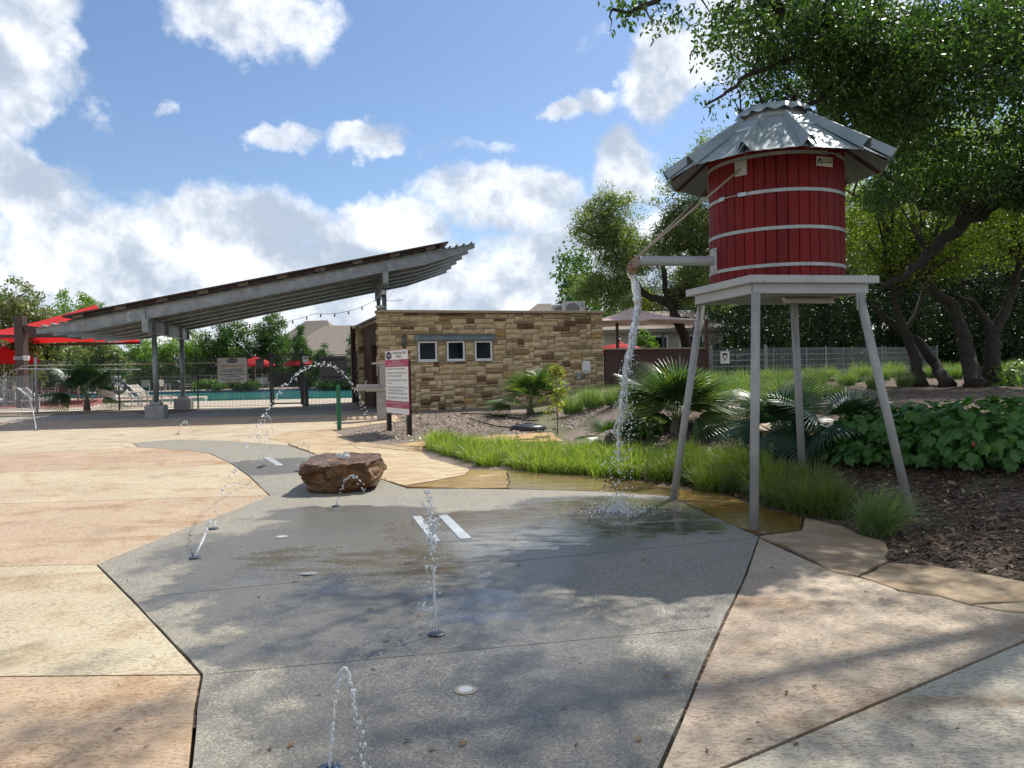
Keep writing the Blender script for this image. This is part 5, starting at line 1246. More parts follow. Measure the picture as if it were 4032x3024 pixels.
# the wood beyond reads as one mass down to the ground
r = np.random.RandomState(91); n = 3600; x = r.uniform(4, 62, n); y = 58 + r.uniform(0, 9, n) - .12 * np.abs(x - 20); hgt = 7.5 + 2.2 * np.sin(x * .45) + 1.4 * np.sin(x * 1.3 + 1)
c = np.stack([x, y, .5 + hgt * r.uniform(0, 1, n) ** .8], 1); c = clump_pts(c, 26, .85, r, .8); V = leaves(c, .34, .2, r, .2)
o = np_mesh('distant_wood', V, np.arange(len(V)).reshape(-1, 4), LM['oak']); tag(o, 'solid dark mass of distant wood behind the right fence', 'wood', kind='stuff')
ub = []
for i, (u, d, s_, lb) in enumerate(((1585, 39.6, 1.0, 'dark undergrowth bush behind the park gate'), (1680, 41, 1.2, 'dark undergrowth bush seen between the front and back legs'), (1780, 40, 1.1, 'dark undergrowth bush left of the right tower leg'), (1880, 41, 1.3, 'dark undergrowth bush right of the tower'), (1960, 42, 1.1, 'dark undergrowth bush behind the leaning stems'), (2075, 41, 1.4, 'dark undergrowth bush between the right oaks'), (2190, 40, 1.3, 'dark undergrowth bush at the right edge'))):
    p = P(u, 760, d); loc = (p.x, d, gz(p.x, d) - .1)
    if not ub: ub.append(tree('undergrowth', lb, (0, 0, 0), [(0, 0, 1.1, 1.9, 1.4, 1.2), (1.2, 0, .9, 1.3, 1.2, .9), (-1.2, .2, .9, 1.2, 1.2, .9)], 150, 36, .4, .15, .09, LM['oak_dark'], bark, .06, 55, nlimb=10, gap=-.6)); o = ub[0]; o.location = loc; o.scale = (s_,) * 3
    else: o = dup(ub[0], loc, i * 1.1, s_, lb)
    o['category'] = 'bush'; o['group'] = 'undergrowth before the dark wood'

# ------------------------------------------------------------------ trees round the pool
def ptree(name, label, u, vtop, d, half, lm, seed, per=40, n=330, L=.2, W=.11, g='trees behind the pool', shape=None, bm=None):
    p = P(u, 800, d); gx = Vector((p.x, d, .36)); ht = P(u, vtop, d).z - .36; hw = half * K / F * d
    e = shape(hw, ht) if shape else [(0, 0, ht * .66, hw * .8, hw * .8, ht * .33), (hw * .35, -.3, ht * .48, hw * .72, hw * .7, ht * .26), (-hw * .4, .2, ht * .46, hw * .68, hw * .7, ht * .27), (0, -.4, ht * .28, hw * .8, hw * .7, ht * .18)]
    return tree(name, label, gx, e, n, per, hw * .2, L, W, lm, bm or bark_lt, ht * .025, seed, nlimb=14, gap=-.2, group=g)
ptree('crape_myrtle', 'tall pale flowering crape myrtle at the far left edge', 20, 596, 44, 95, LM['myrtle'], 61, n=420)
ptree('crape_myrtle', 'crape myrtle with hanging pale sprays behind the brown post', 85, 640, 46, 55, LM['myrtle'], 67)
ptree('elm_tree', 'rounded bright green elm above the red shade sail', 180, 612, 56, 75, LM['elm'], 62, n=380)
ptree('crape_myrtle', 'low crape myrtle with blossom behind the fence under the roof', 130, 745, 52, 90, LM['myrtle'], 63, n=300)
ptree('crape_myrtle', 'blossoming crape myrtle left of the front pavilion column', 215, 735, 54, 60, LM['myrtle'], 68, n=300)
ptree('elm_tree', 'light green elm behind the front pavilion column', 300, 722, 70, 75, LM['elm'], 64, n=360)
ptree('elm_tree', 'light green elm between the two left columns', 405, 712, 71, 70, LM['elm'], 69, n=360)
ptree('maple_tree', 'dense dark green maple under the middle of the roof', 490, 668, 72, 70, LM['maple'], 65, n=420)
ptree('maple_tree', 'broad dark green maple right of the residents sign', 585, 672, 72, 60, LM['maple'], 70, n=420)
cedar_s = lambda hw, ht: [(0, 0, ht * .2, hw, hw, ht * .2), (.1, 0, ht * .42, hw * .75, hw * .75, ht * .2), (0, 0, ht * .63, hw * .5, hw * .5, ht * .18), (0, 0, ht * .83, hw * .26, hw * .26, ht * .17)]
for u, v, hw, d, sd_, lb in ((650, 690, 34, 66, 71, 'feathery cedar right of the dark maples'), (697, 738, 42, 64, 72, 'shorter feathery cedar in front of the house roof'), (778, 680, 48, 62, 73, 'tall feathery cedar beside the building'), (735, 790, 50, 60, 74, 'low cedar beside the notice panel')):
    ptree('cedar_tree', lb, u, v, d, hw, LM['cedar'], sd_, L=.24, W=.07, shape=cedar_s, n=260, per=40)
ptree('shrub_tree', 'small bright shrub below the residents sign', 452, 822, 63, 38, LM['elm'], 75, n=90, per=40)
ptree('shrub_tree', 'dark rounded shrub by the pool edge', 530, 822, 63, 40, LM['maple'], 76, n=90, per=40)
ptree('elm_tree', 'young elm seen below the shade canopy', 1392, 712, 36, 34, LM['elm'], 77, n=160, L=.13, W=.08, g='trees behind the plank wall')

# ------------------------------------------------------------------ grasses
def clump_mesh(n, rb, h, spread, seed, w=.006, seg=4, lean=(0, 0)):
    r = np.random.RandomState(seed); a = r.uniform(0, 2 * pi, n); rr = rb * np.sqrt(r.uniform(0, 1, n)); b = np.stack([rr * np.cos(a), rr * np.sin(a), np.zeros(n)], 1)
    a2 = a + r.normal(size=n) * .8; hh = h * r.uniform(.5, 1.15, n); sp = spread * r.uniform(.1, 1.2, n) * (.4 + rr / rb)
    d = np.stack([np.cos(a2) * sp + lean[0], np.sin(a2) * sp + lean[1], np.zeros(n)], 1); side = np.stack([-np.sin(a2), np.cos(a2), np.zeros(n)], 1)
    th = r.uniform(0, pi, n); side = side * np.cos(th)[:, None] + np.stack([np.cos(a2), np.sin(a2), np.zeros(n)], 1) * np.sin(th)[:, None]
    V = np.zeros((n, seg + 1, 2, 3))
    for i in range(seg + 1):
        t = i / seg; p = b + d * t ** 1.9; p[:, 2] = hh * (t * 1.25 - .38 * t ** 3 * np.clip(sp / h * 1.5, .2, 1.8)); ww = w * (1 - t) ** .7 + .0006
        V[:, i, 0] = p - side * ww / 2; V[:, i, 1] = p + side * ww / 2
    idx = np.arange(n * (seg + 1) * 2).reshape(n, seg + 1, 2)
    Q = np.stack([idx[:, :-1, 0], idx[:, :-1, 1], idx[:, 1:, 1], idx[:, 1:, 0]], -1).reshape(-1, 4)
    return V.reshape(-1, 3), Q
def clump_proto(name, mat, **k):
    V, Q = clump_mesh(**k); o = np_mesh(name, V, Q, mat); me = o.data; bpy.data.objects.remove(o); return me
def plant_clumps(name, label, cat, group, meshes, spots, seed):
    rr = random.Random(seed); L = []
    for i, (x, y, s) in enumerate(spots):
        o = link(name, meshes[i % len(meshes)]); o.location = (x, y, gz(x, y) - .02); o.rotation_euler = (rr.uniform(-.05, .05), rr.uniform(-.05, .05), rr.uniform(0, 6.28)); k = s * rr.uniform(.85, 1.15); o.scale = (k, k, k * rr.uniform(.9, 1.15))
        tag(o, label, cat, group); L.append(o)
    return L
sedge = [clump_proto('sedge_clump', LM['sedge'], n=330, rb=.16, h=.235, spread=.22, seed=s, w=.011, seg=3) for s in (1, 2, 3)]
sedge2 = [clump_proto('sedge_clump', LM['sedge_dk'], n=420, rb=.17, h=.31, spread=.24, seed=s, w=.009) for s in (4, 5, 6)]
tall = [clump_proto('tall_sedge_clump', LM['sedge_dk'], n=800, rb=.24, h=.44, spread=.42, seed=s, w=.009, seg=5) for s in (7, 8)]
muh = [clump_proto('muhly_clump', LM['muhly'], n=650, rb=.25, h=.50, spread=.42, seed=s, w=.011, seg=5) for s in (9, 10, 12)]
BED1 = g2([(918, 968), (985, 990), (1060, 1008), (1180, 1020), (1300, 1030), (1378, 1036), (1368, 1000), (1320, 985), (1160, 976), (1020, 968), (930, 958)])
def fill(poly, step, seed, jit=.45):
    rr = random.Random(seed); xs_ = [p[0] for p in poly]; ys_ = [p[1] for p in poly]; out = []; y = min(ys_); row = 0
    while y < max(ys_):
        x = min(xs_) + (row % 2) * step / 2
        while x < max(xs_):
            px, py = x + rr.uniform(-jit, jit) * step, y + rr.uniform(-jit, jit) * step
            if pip(poly, np.array([px]), np.array([py]))[0]: out.append((px, py, rr.uniform(.8, 1.15)))
            x += step
        y += step * .85; row += 1
    return out
def sward(name, label, meshes, spots, mat, seed):
    rr = random.Random(seed); Vs = []; Qs = []; n0 = 0
    raw = [(np.array([v.co[:] for v in m.vertices]), np.array([p.vertices[:] for p in m.polygons])) for m in meshes]
    for i, (x, y, s) in enumerate(spots):
        V, Q = raw[i % len(raw)]; a = rr.uniform(0, 6.28); k = s * rr.uniform(.85, 1.15); c_, s_ = math.cos(a) * k, math.sin(a) * k
        W_ = np.stack([V[:, 0] * c_ - V[:, 1] * s_ + x, V[:, 0] * s_ + V[:, 1] * c_ + y, V[:, 2] * k * rr.uniform(.9, 1.15) + gz(x, y) - .02], 1); Vs.append(W_); Qs.append(Q + n0); n0 += len(V)
    o = np_mesh(name, np.vstack(Vs), np.vstack(Qs), mat); return tag(o, label, 'grass', kind='stuff')
sp1 = [(x, y, s * random.Random(int(x * 999)).uniform(.7, 1.3)) for x, y, s in fill(BED1, .33, 3)]; print('bed1', len(sp1))
sward('sedge_strip', 'bright lime sedge strip along the flagstones before the stone building', sedge, sp1, LM['sedge'], 1)
BED2 = [(p.x, p.y) for p in (G(u, v) for u, v in [(1385, 1034), (1450, 1048), (1540, 1064), (1600, 1072), (1660, 1078), (1720, 1060), (1640, 1010), (1540, 1000), (1440, 1000), (1390, 1012)])]
sp2 = fill(BED2, .26, 4); print('bed2', len(sp2))
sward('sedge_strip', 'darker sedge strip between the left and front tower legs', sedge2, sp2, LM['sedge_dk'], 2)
sp3 = [(*[c_ for c_ in G(u, v)][:2], s) for u, v, s in ((1690, 1090, .75), (1745, 1104, .85), (1700, 1068, .8), (1790, 1112, .7), (1660, 1075, .6), (1755, 1075, .8), (1810, 1108, .6))]
sward('sedge_bank', 'tall arching sedge bank right of the front tower leg', tall, sp3, LM['sedge_dk'], 3)
p_ = G(1895, 1152); o = plant_clumps('grass_tussock', 'dark green tussock at the foot of the right tower leg', 'grass', None, [clump_proto('grass_tussock', LM['muhly'], n=1000, rb=.17, h=.52, spread=.40, seed=20, w=.006, seg=5, lean=(-.15, .05))], [(p_.x, p_.y, .95)], 4)
mspots = [(1238, 893, .85), (1285, 880, .9), (1330, 876, 1.0), (1265, 872, .8), (1355, 868, .9), (1395, 872, .9), (1545, 872, 1.0), (1590, 868, 1.1), (1625, 880, 1.0), (1570, 850, 1.1), (1610, 838, 1.1), (1650, 858, 1.1), (1690, 868, 1.0), (1540, 838, 1.0), (1680, 838, 1.1), (1720, 850, 1.1), (1500, 852, 1.0), (1455, 838, .9), (1720, 825, 1.0), (1650, 822, 1.0), (1760, 838, 1.1), (1790, 824, 1.1), (1750, 815, 1.0), (1830, 832, 1.0), (1860, 824, 1.1), (1800, 810, 1.0), (1890, 838, .9), (1905, 822, 1.0), (1930, 815, 1.1), (1870, 806, 1.0), (1955, 835, .8), (2020, 815, 1.0), (2060, 818, 1.0), (2085, 812, 1.0), (1965, 805, 1.0), (2000, 800, 1.0), (2170, 812, .9), (2200, 805, 1.0), (1745, 870, .9), (1800, 862, .8), (1600, 812, 1.0), (1560, 815, 1.0)]
mo = plant_clumps('muhly_clump', 'x', 'grass', 'muhly grass mounds on the bank', muh, [(*[c_ for c_ in G(u, v)][:2], s) for u, v, s in mspots], 5)
ORD = ['leftmost', 'second from left', 'third from left', 'fourth from left', 'fifth from left', 'sixth from left', 'seventh from left', 'eighth from left', 'ninth from left']; zones = {}
for (u, v, s), o in sorted(zip(mspots, mo), key=lambda t: t[0][0]):
    zn =  ('at the stone wall right of the fan palm' if u < 1300 else 'before the plank wall beside the falling water' if u < 1420 else 'behind the large fan palm' if u < 1560 else 'seen between the left and front tower legs' if u < 1635 else 'seen between the front and back tower legs' if u < 1735 else 'seen between the back and right tower legs' if u < 1850 else 'right of the tower in front of the fence' if u < 1975 else 'beneath the leaning and forked oaks' if u < 2120 else 'at the right edge beyond the forked oak')
    zones[zn] = zones.get(zn, -1) + 1; o['label'] = ORD[zones[zn]] + ' muhly mound ' + zn

# ------------------------------------------------------------------ fan palms
def fan_mesh(nseg, L, seed, droop=.25, arc=2.6):
    r = np.random.RandomState(seed); V = []; Q = []
    for k in range(nseg):
        a = -arc / 2 + arc * k / (nseg - 1); l = L * (.72 + .28 * math.cos(a * .9)) * r.uniform(.92, 1.06); w = L * .021
        for i in range(4):
            t = (.06, .45, .8, 1.0)[i]; ww = w * (.45, 1.0, .65, .06)[i]; x = math.sin(a) * l * t; y = math.cos(a) * l * t; z = -droop * l * t ** 2.2 * (1 + .5 * abs(a)) + (.05 * L * (1 - abs(a)) * t)
            s = (math.cos(a) * ww, -math.sin(a) * ww)
            V += [(x - s[0], y - s[1], z), (x, y, z + ww * .5), (x + s[0], y + s[1], z)]
        b = k * 12
        for i in range(3):
            for j in range(2): Q.append((b + i * 3 + j, b + i * 3 + j + 1, b + i * 3 + j + 4, b + i * 3 + j + 3))
    return V, Q
stem_m = pm('petiole', (.10, .14, .05), (.16, .17, .07), rough=.5)
def fan_palm(label, base, nf, L, seed, mat, stem_len=.5, trunk=0.0, spread=1.0, ylean=0):
    rr = random.Random(seed); root = thing('fan_palm', label, 'palm', tuple(base)); base = Vector(base)
    meshes = []
    for k in range(3):
        V, Q = fan_mesh(32, L, seed * 10 + k, rr.uniform(.12, .38)); me = bpy.data.meshes.new('frond'); me.from_pydata(V, [], Q); me.materials.append(mat); meshes.append(me)
    mb = MB(); mb.lathe([(.10, -.05), (.12, .06), (.09, .16 + trunk), (.05, .22 + trunk)], 10, base); mb.build('trunk', bark_lt, root)
    for k in range(nf):
        az_ = 2.4 * k + rr.uniform(-.3, .3); el_ = math.radians(rr.uniform(12, 82)) if k > 2 else math.radians(75); el_ = el_ if spread == 1 else el_ * spread
        d = Vector((math.cos(az_) * math.cos(el_), math.sin(az_) * math.cos(el_), math.sin(el_))); s0 = Vector((0, 0, .12 + trunk)); s1 = s0 + d * stem_len * rr.uniform(.7, 1.15)
        fo = link('frond', meshes[k % 3], root); y = d; 
        side = d.cross(Vector((0, 0, 1))); side = side.normalized() if side.length > .05 else Vector((1, 0, 0)); z = side.cross(y)
        tw = Matrix.Rotation(rr.uniform(-.5, .5), 3, d); bend = Matrix.Rotation(-rr.uniform(.15, .7), 3, side)
        m3 = bend @ tw @ rot_cols(side, y, z); m4 = m3.to_4x4(); m4.translation = s1; fo.matrix_local = m4
        stq = MB().tube([base + s0, base + s0.lerp(s1, .5) + Vector((0, 0, .02)), base + s1 + d * .02], [.016, .011, .007], 6).build('petiole', stem_m, root)
    return root
fan_palm('fan palm with yellowed lower fronds against the stone wall', G(1146, 896), 13, .95, 3, LM['palm'], .62)
fan_palm('large fan palm left of the tower behind its front leg', G(1462, 935), 20, .92, 4, LM['palm'], .50)
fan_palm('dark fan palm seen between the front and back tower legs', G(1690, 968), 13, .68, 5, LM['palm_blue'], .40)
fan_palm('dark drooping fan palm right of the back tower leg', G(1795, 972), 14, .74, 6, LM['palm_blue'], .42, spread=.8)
fan_palm('small fan palm seedling under the falling water', G(1318, 962), 6, .5, 7, LM['palm'], .22, spread=.7)
fan_palm('fan palm in the bed by the left fence', G(188, 888), 13, 1.05, 8, LM['palm_blue'], .75, trunk=.25)

# ------------------------------------------------------------------ broad-leaved turk's cap shrubs
def lobed_leaf(s=1.0):
    pts = [(0, 0), (.30, -.08), (.52, .18), (.40, .38), (.50, .62), (.22, .66), (0, 1.02), (-.22, .66), (-.50, .62), (-.40, .38), (-.52, .18), (-.30, -.08)]
    V = [(0, .34, .05)] + [(x, y, -.16 * abs(x) - .10 * max(0, y - .5)) for x, y in pts]; n = len(pts)
    return [(x * s, y * s, z * s) for x, y, z in V], [(0, 1 + i, 1 + (i + 1) % n) for i in range(n)]
def leafy_shrub(label, base, rx, ry, h, nfront, nrest, ls, seed, mat, flowers=0):
    r = np.random.RandomState(seed); base = Vector(base); root = thing('leafy_shrub', label, 'shrub', tuple(base)); V0, F0 = lobed_leaf(1.0)
    me = bpy.data.meshes.new('leaf'); me.from_pydata(V0, [], F0); me.materials.append(mat)
    mb = MB()
    for k in range(26):
        a = r.uniform(0, 6.28); q = r.uniform(.2, .9); tip = Vector((math.cos(a) * rx * q, math.sin(a) * ry * q, h * r.uniform(.6, .95))); mb.tube([base + tip * .05, base + Vector((tip.x * .6, tip.y * .6, tip.z * .5)), base + tip], [.009, .006, .003], 5)
    mb.build('stems', stem_m, root)
    def pose(front):
        while True:
            d = rot_rand(r, 1)[0]; d[2] = abs(d[2])
            if front and d[1] > .25 and d[2] < .75: continue
            q = r.uniform(.9, 1.05) if front else r.uniform(.45, .98); break
        p = Vector((d[0] * rx * q, d[1] * ry * q, max(.05, d[2] ** .8 * h * q))); out = Vector((d[0] / rx, d[1] / ry, d[2] / h + .5)).normalized() + Vector(r.normal(size=3) * .35); out.normalize()
        dn = Vector((out.x, out.y, -.75 + .5 * r.uniform())) + Vector(r.normal(size=3) * .3); y = (dn - out * dn.dot(out)).normalized(); x = y.cross(out); s = ls * r.uniform(.6, 1.25)
        m = rot_cols(x, y, out).to_4x4(); m.translation = p; return m @ Matrix.Scale(s, 4)
    for k in range(nfront):
        o = link('leaf', me, root); o.matrix_local = pose(True)
    bt = MB()
    for k in range(nrest):
        m = pose(False); bt.add([base + (m @ Vector(v)) for v in V0], F0)
    o = bt.build('inner_leaves', mat, root); o['kind'] = 'stuff'
    fm = MATS.get('red_bloom') or pm('red_bloom', (.55, .03, .015), rough=.5)
    for k in range(flowers):
        m = pose(True); p = base + m.translation * 1.02; MB().lathe([(.004, -.02), (.016, 0), (.012, .03)], 7, p).build('blossom', fm, root)
    return root
def gp(u, v): return G(u, v)
leafy_shrub('broad leaved shrub behind the right tower leg', gp(1905, 985), .82, .62, .66, 190, 700, .125, 81, LM['cap'], 4)
leafy_shrub('tall broad leaved shrub in the middle of the right bed', gp(2010, 985), .85, .7, .70, 200, 750, .13, 82, LM['cap'], 2)
leafy_shrub('broad leaved shrub cut by the right edge of the picture', gp(2150, 992), 1.0, .75, .76, 210, 850, .13, 83, LM['cap'], 2)
leafy_shrub('small bright leafy shrub at the foot of the large fan palm', gp(1385, 945), .42, .36, .40, 80, 260, .075, 84, LM['elm'])
leafy_shrub('low bright shrub beyond the forked oak', gp(2190, 832), .8, .6, .7, 60, 300, .12, 85, LM['elm'], 2)
# young tree with red leaf by the sedge strip
sb0 = G(1204, 938); sap = thing('sapling', 'thin young sapling with sparse yellow green leaves before the stone wall', 'sapling', tuple(sb0)); r = np.random.RandomState(5)
htop = P(1204, 792, sb0.y).z - sb0.z; sts = [sb0 + Vector((.01 * math.sin(i), 0, htop * i / 8)) for i in range(9)]; mb = MB().tube(sts, [.014 - .0012 * i for i in range(9)], 6)
cl = []
for k in range(34):
    t = r.uniform(.30, 1.0); a = r.uniform(0, 6.28); l = r.uniform(.10, .32) * (1.15 - t * .6); p0 = sb0 + Vector((0, 0, htop * t)); p1 = p0 + Vector((math.cos(a) * l, math.sin(a) * l, l * .4)); mb.tube([p0, p1], [.005, .002], 4); cl += [tuple(p0.lerp(p1, q)) for q in (.5, .8, 1.0)]
mb.build('stem', bark_lt, sap)
c = clump_pts(np.array(cl), 4, .06, r); V = leaves(c, .085, .05, r, .3); np_mesh('foliage', V, np.arange(len(V)).reshape(-1, 4), leafmat('sapling_leaf', [(.10, .18, .03), (.17, .26, .05), (.36, .34, .07), (.4, .25, .08)], .4), sap)
# ================================================================== THINGS AROUND
# ---- boulder with bubbler
bm_b = bmesh.new(); bmesh.ops.create_icosphere(bm_b, subdivisions=5, radius=1.0)
bc = Vector((*gflat(742, 1066), 0)); bc.y += .52; bc.x = (742 * K - 2016) / F * bc.y - .02
from mathutils import noise as mnoise
for v in bm_b.verts:
    p = v.co.copy(); n = p.normalized()
    q = Vector((max(-1, min(1, n.x * 1.45)), max(-1, min(1, n.y * 1.45)), max(-.92, min(.72, n.z * 1.35))))
    cut = .10 * mnoise.noise(Vector((n.x * 1.3, n.y * 1.3, 7))) ; lay_ = .012 * math.sin(q.z * 15 + 3 * mnoise.noise(n * 2.0))
    d = 1 + .16 * mnoise.noise(n * 1.6 + Vector((3, 1, 2))) + .09 * mnoise.noise(n * 4) + (.045 * mnoise.noise(n * 11)) + (lay_ if abs(q.z) < .62 else 0) + cut
    v.co = Vector((q.x * d * .455, q.y * d * .52, q.z * (1 + .05 * mnoise.noise(n * 3)) * .235))
    if q.z > .6: v.co.z += .02 * mnoise.noise(Vector((n.x * 3, n.y * 3, 1))) + .018 * n.y
    if q.x > .4 and q.z < -.3: v.co.z += .07 * (q.x - .4)
me = bpy.data.meshes.new('boulder'); bm_b.to_mesh(me); bm_b.free()
me.polygons.foreach_set('use_smooth', [True] * len(me.polygons))
rk, nt_, b_, o_ = newmat('wet_boulder'); co = nd(nt_, 'ShaderNodeTexCoord').outputs['Object']; st = vmath(nt_, 'MULTIPLY', co, (1, 1, 2.2)).outputs[0]
n1 = noise(nt_, st, 5, 7, .7, .6); n2 = noise(nt_, st, 16, 6, .7); n3 = noise(nt_, co, 2.2, 4)
c = mixc(nt_, ramp(nt_, n1, .35, .65), (.035, .016, .006), (.20, .085, .022)); c = mixc(nt_, ramp(nt_, n2, .55, .72), c, (.40, .23, .07)); c = mixc(nt_, ramp(nt_, n3, .55, .7, 0, .6), c, (.12, .045, .02)); c = mixc(nt_, ramp(nt_, n2, .42, .3, 0, .8), c, (.018, .011, .007))
nt_.links.new(c, b_.inputs['Base Color']); nt_.links.new(ramp(nt_, n1, .3, .7, .07, .32), b_.inputs['Roughness'])
bp = nd(nt_, 'ShaderNodeBump', {'Height': math_(nt_, 'ADD', n1, math_(nt_, 'MULTIPLY', n2, .6)), 'Strength': 1.0, 'Distance': .035}); nt_.links.new(bp.outputs[0], b_.inputs['Normal'])
me.materials.append(rk); bo_ = link('boulder', me); zmin = min(v.co.z for v in me.vertices); bo_.location = (bc.x, bc.y, float(base_z(bc.y)) - zmin - .015)
tag(bo_, 'wet rust brown boulder with water welling from its flat top', 'boulder')
btop = Vector((bc.x, bc.y + .02, bo_.location.z + max(v.co.z for v in me.vertices) - .01))
# small pale rock in the right bed
bm_b = bmesh.new(); bmesh.ops.create_icosphere(bm_b, subdivisions=4, radius=1.0)
for v in bm_b.verts: v.co *= 1 + .25 * mnoise.noise(v.co * 1.5 + Vector((5, 5, 5))) + .08 * mnoise.noise(v.co * 5); v.co = Vector((v.co.x * .42, v.co.y * .28, v.co.z * .16))
me = bpy.data.meshes.new('rock'); bm_b.to_mesh(me); bm_b.free(); me.materials.append(pm('pale_rock', (.42, .40, .36), (.30, .28, .25), rough=.9, bump=.5, bscale=12)); rk_ = link('rock', me); p = G(1728, 930); rk_.location = (p.x, p.y, p.z + .06); tag(rk_, 'pale limestone rock behind the dark fan palm', 'rock')

# ---- stainless strips and lamps let into the pad
strip_m = pm('strip_steel', (.52, .55, .56), (.42, .45, .46), rough=.4, metal=.3, scale=6)
for lb, L in (('pale metal strip set in the pad behind the boulder', [(575, 430), (630, 430), (710, 483), (660, 484)]), ('left of two pale metal strips in the pad by the upright jet', [(1572, 828), (1632, 823), (1760, 990), (1700, 995)]), ('right of two pale metal strips in the pad by the upright jet', [(1745, 820), (1808, 815), (1970, 970), (1890, 977)])):
    pts = c8(L); o = slab('metal_strip', pts, strip_m, None, top=.008, thick=.03, inset=0, bevel=.003); tag(o, lb, 'metal strip', 'steel strips in the pad')
    cx = sum(p[0] for p in pts) / 4; cy = sum(p[1] for p in pts) / 4
for lb, u, v, rr_ in (('round flush floor lamp in the near middle of the pad', 1006, 1491, .046), ('round flush floor lamp left of the upright jet', 608, 1160, .05)):
    p = Vector((*gflat(u, v), .0)); fl_ = thing('floor_lamp', lb, 'lamp', tuple(p), group='flush lamps in the pad')
    MB().lathe([(rr_ * 1.25, -.02), (rr_ * 1.25, .005), (rr_, .007)], 24, p).build('collar', pm('lamp_collar', (.26, .24, .20), rough=.7), fl_)
    v_, f_ = sphere(p + Vector((0, 0, .004)), rr_ * .95, 20, 8, (1, 1, .12)); MB().add(v_, f_).build('lens', pm('lamp_lens', (.50, .52, .52), (.40, .42, .43), rough=.15), fl_, smooth=True)
p = G(1480, 1037)
rim = thing('pipe_ring', 'white plastic ring set in the flagstone by the left leg', 'ring', (p.x, p.y, .0)); MB().tube([Vector((p.x + .1 * math.cos(a), p.y + .1 * math.sin(a), p.z + .022)) for a in np.linspace(0, 2 * pi, 25)], .008, 6).build('rim', white, rim, smooth=True)

# ---- water jets
wat, nt_, b_, o_ = newmat('clear_water'); b_.inputs['Base Color'].default_value = (.96, .98, 1, 1); b_.inputs['Transmission Weight'].default_value = .78; b_.inputs['Roughness'].default_value = .03; b_.inputs['IOR'].default_value = 1.33  # white share of the body stands for sun glints
foam, nt_, b_, o_ = newmat('foamy_water'); b_.inputs['Base Color'].default_value = (.86, .89, .92, 1); b_.inputs['Transmission Weight'].default_value = .6; b_.inputs['Roughness'].default_value = .07; b_.inputs['IOR'].default_value = 1.33  # whiter body stands for froth and for sun glints on drops
stm, nt_, b_, o_ = newmat('streaming_water'); b_.inputs['Base Color'].default_value = (.94, .96, .98, 1); b_.inputs['IOR'].default_value = 1.33; b_.inputs['Roughness'].default_value = .04
co = nd(nt_, 'ShaderNodeNewGeometry').outputs['Position']; nn2 = noise(nt_, vmath(nt_, 'MULTIPLY', co, (1, 1, .35)).outputs[0], 60, 5, .65)
nt_.links.new(ramp(nt_, nn2, .45, .60, 1.0, .45), b_.inputs['Transmission Weight']); bp = nd(nt_, 'ShaderNodeBump', {'Height': nn2, 'Strength': .8, 'Distance': .02}); nt_.links.new(bp.outputs[0], b_.inputs['Normal'])
nozz_m = pm('nozzle_blue', (.03, .05, .09), (.02, .02, .03), rough=.4)
jr = random.Random(9)
def drop(mb, p, s, d=None):
    st = (1, 1, 1)
    if d is not None and d.length > 0:
        st = (1, 1, jr.uniform(1.0, 1.9)); m = d.to_track_quat('Z', 'Y').to_matrix()
    else: m = None
    v_, f_ = sphere(p, s, 7, 5, st, m); mb.add(v_, f_)
def jet(label, p0, p1, apex, size, n, solid=.35, scatter=.02, nozzle=True, side=None, grp=None):
    """arc of water from p0 to p1, highest point at the given height above p0"""
    p0 = Vector(p0); p1 = Vector(p1); root = thing('water_jet', label, 'water jet', tuple(p0), group=grp)
    if nozzle: MB().lathe([(.05, -.02), (.05, .004), (.042, .008), (.014, .008), (.012, .0)], 16, p0).build('nozzle', nozz_m, root)
    def at(t):
        h = 4 * apex * t * (1 - t) if side is None else apex * (1 - ((t - side) / (side if t < side else 1 - side)) ** 2)
        return p0.lerp(p1, t) + Vector((0, 0, h))
    mb = MB(); k = max(3, int(solid * 26)); pts = [at(solid * i / (k - 1)) + Vector([jr.gauss(0, size * .12) for _ in range(3)]) for i in range(k)]
    mb.tube(pts, [size * .42 * (1 + .35 * math.sin(i * 1.9) + jr.uniform(-.15, .15)) for i in range(k)], 7)
    for i in range(n):
        t = solid * .75 + (1 - solid * .75) * (i + jr.uniform(-.4, .4)) / n; t = max(.02, min(.985, t)); sp_ = scatter * (.4 + t)
        d = at(min(1, t + .01)) - at(t); drop(mb, at(t) + Vector([jr.gauss(0, sp_) for _ in range(3)]), size * jr.uniform(.25, .7), d)
    tag(mb.build('stream', foam, root, smooth=True), kind='stuff')
    sp = MB()
    for i in range(16):
        a = jr.uniform(0, 6.28); q = jr.uniform(.02, .14); drop(sp, p1 + Vector((math.cos(a) * q, math.sin(a) * q, jr.uniform(.01, .10))), size * jr.uniform(.15, .4))
    tag(sp.build('splash', foam, root, smooth=True), kind='stuff')
    return root
gf = lambda u, v: Vector((*gflat(u, v), 0)) + Vector((0, 0, float(base_z(gflat(u, v)[1])) + .004))
jet('long high water arc leaping from the left of the pad over the boulder', gf(421, 1206), gf(808, 942), 1.62, .020, 210, .03, .020)
jet('low water arc at the left edge of the pad', gf(461, 1143), gf(560, 1090), .36, .012, 46, .05, .010)
jet('small water arc in front of the boulder', gf(726, 1094), gf(800, 1096), .36, .013, 40, .08, .010)
jt = jet('upright frothing jet between the two metal strips', gf(942.5, 1371), gf(925, 1330), .80, .013, 60, .14, .014)
mb = MB(); tp = P(933, 1130, gflat(942, 1371)[1] + .08)
for i in range(80): drop(mb, tp + Vector((jr.gauss(0, .024), jr.gauss(0, .024), -abs(jr.gauss(0, .09)) + .03)), jr.uniform(.004, .010))
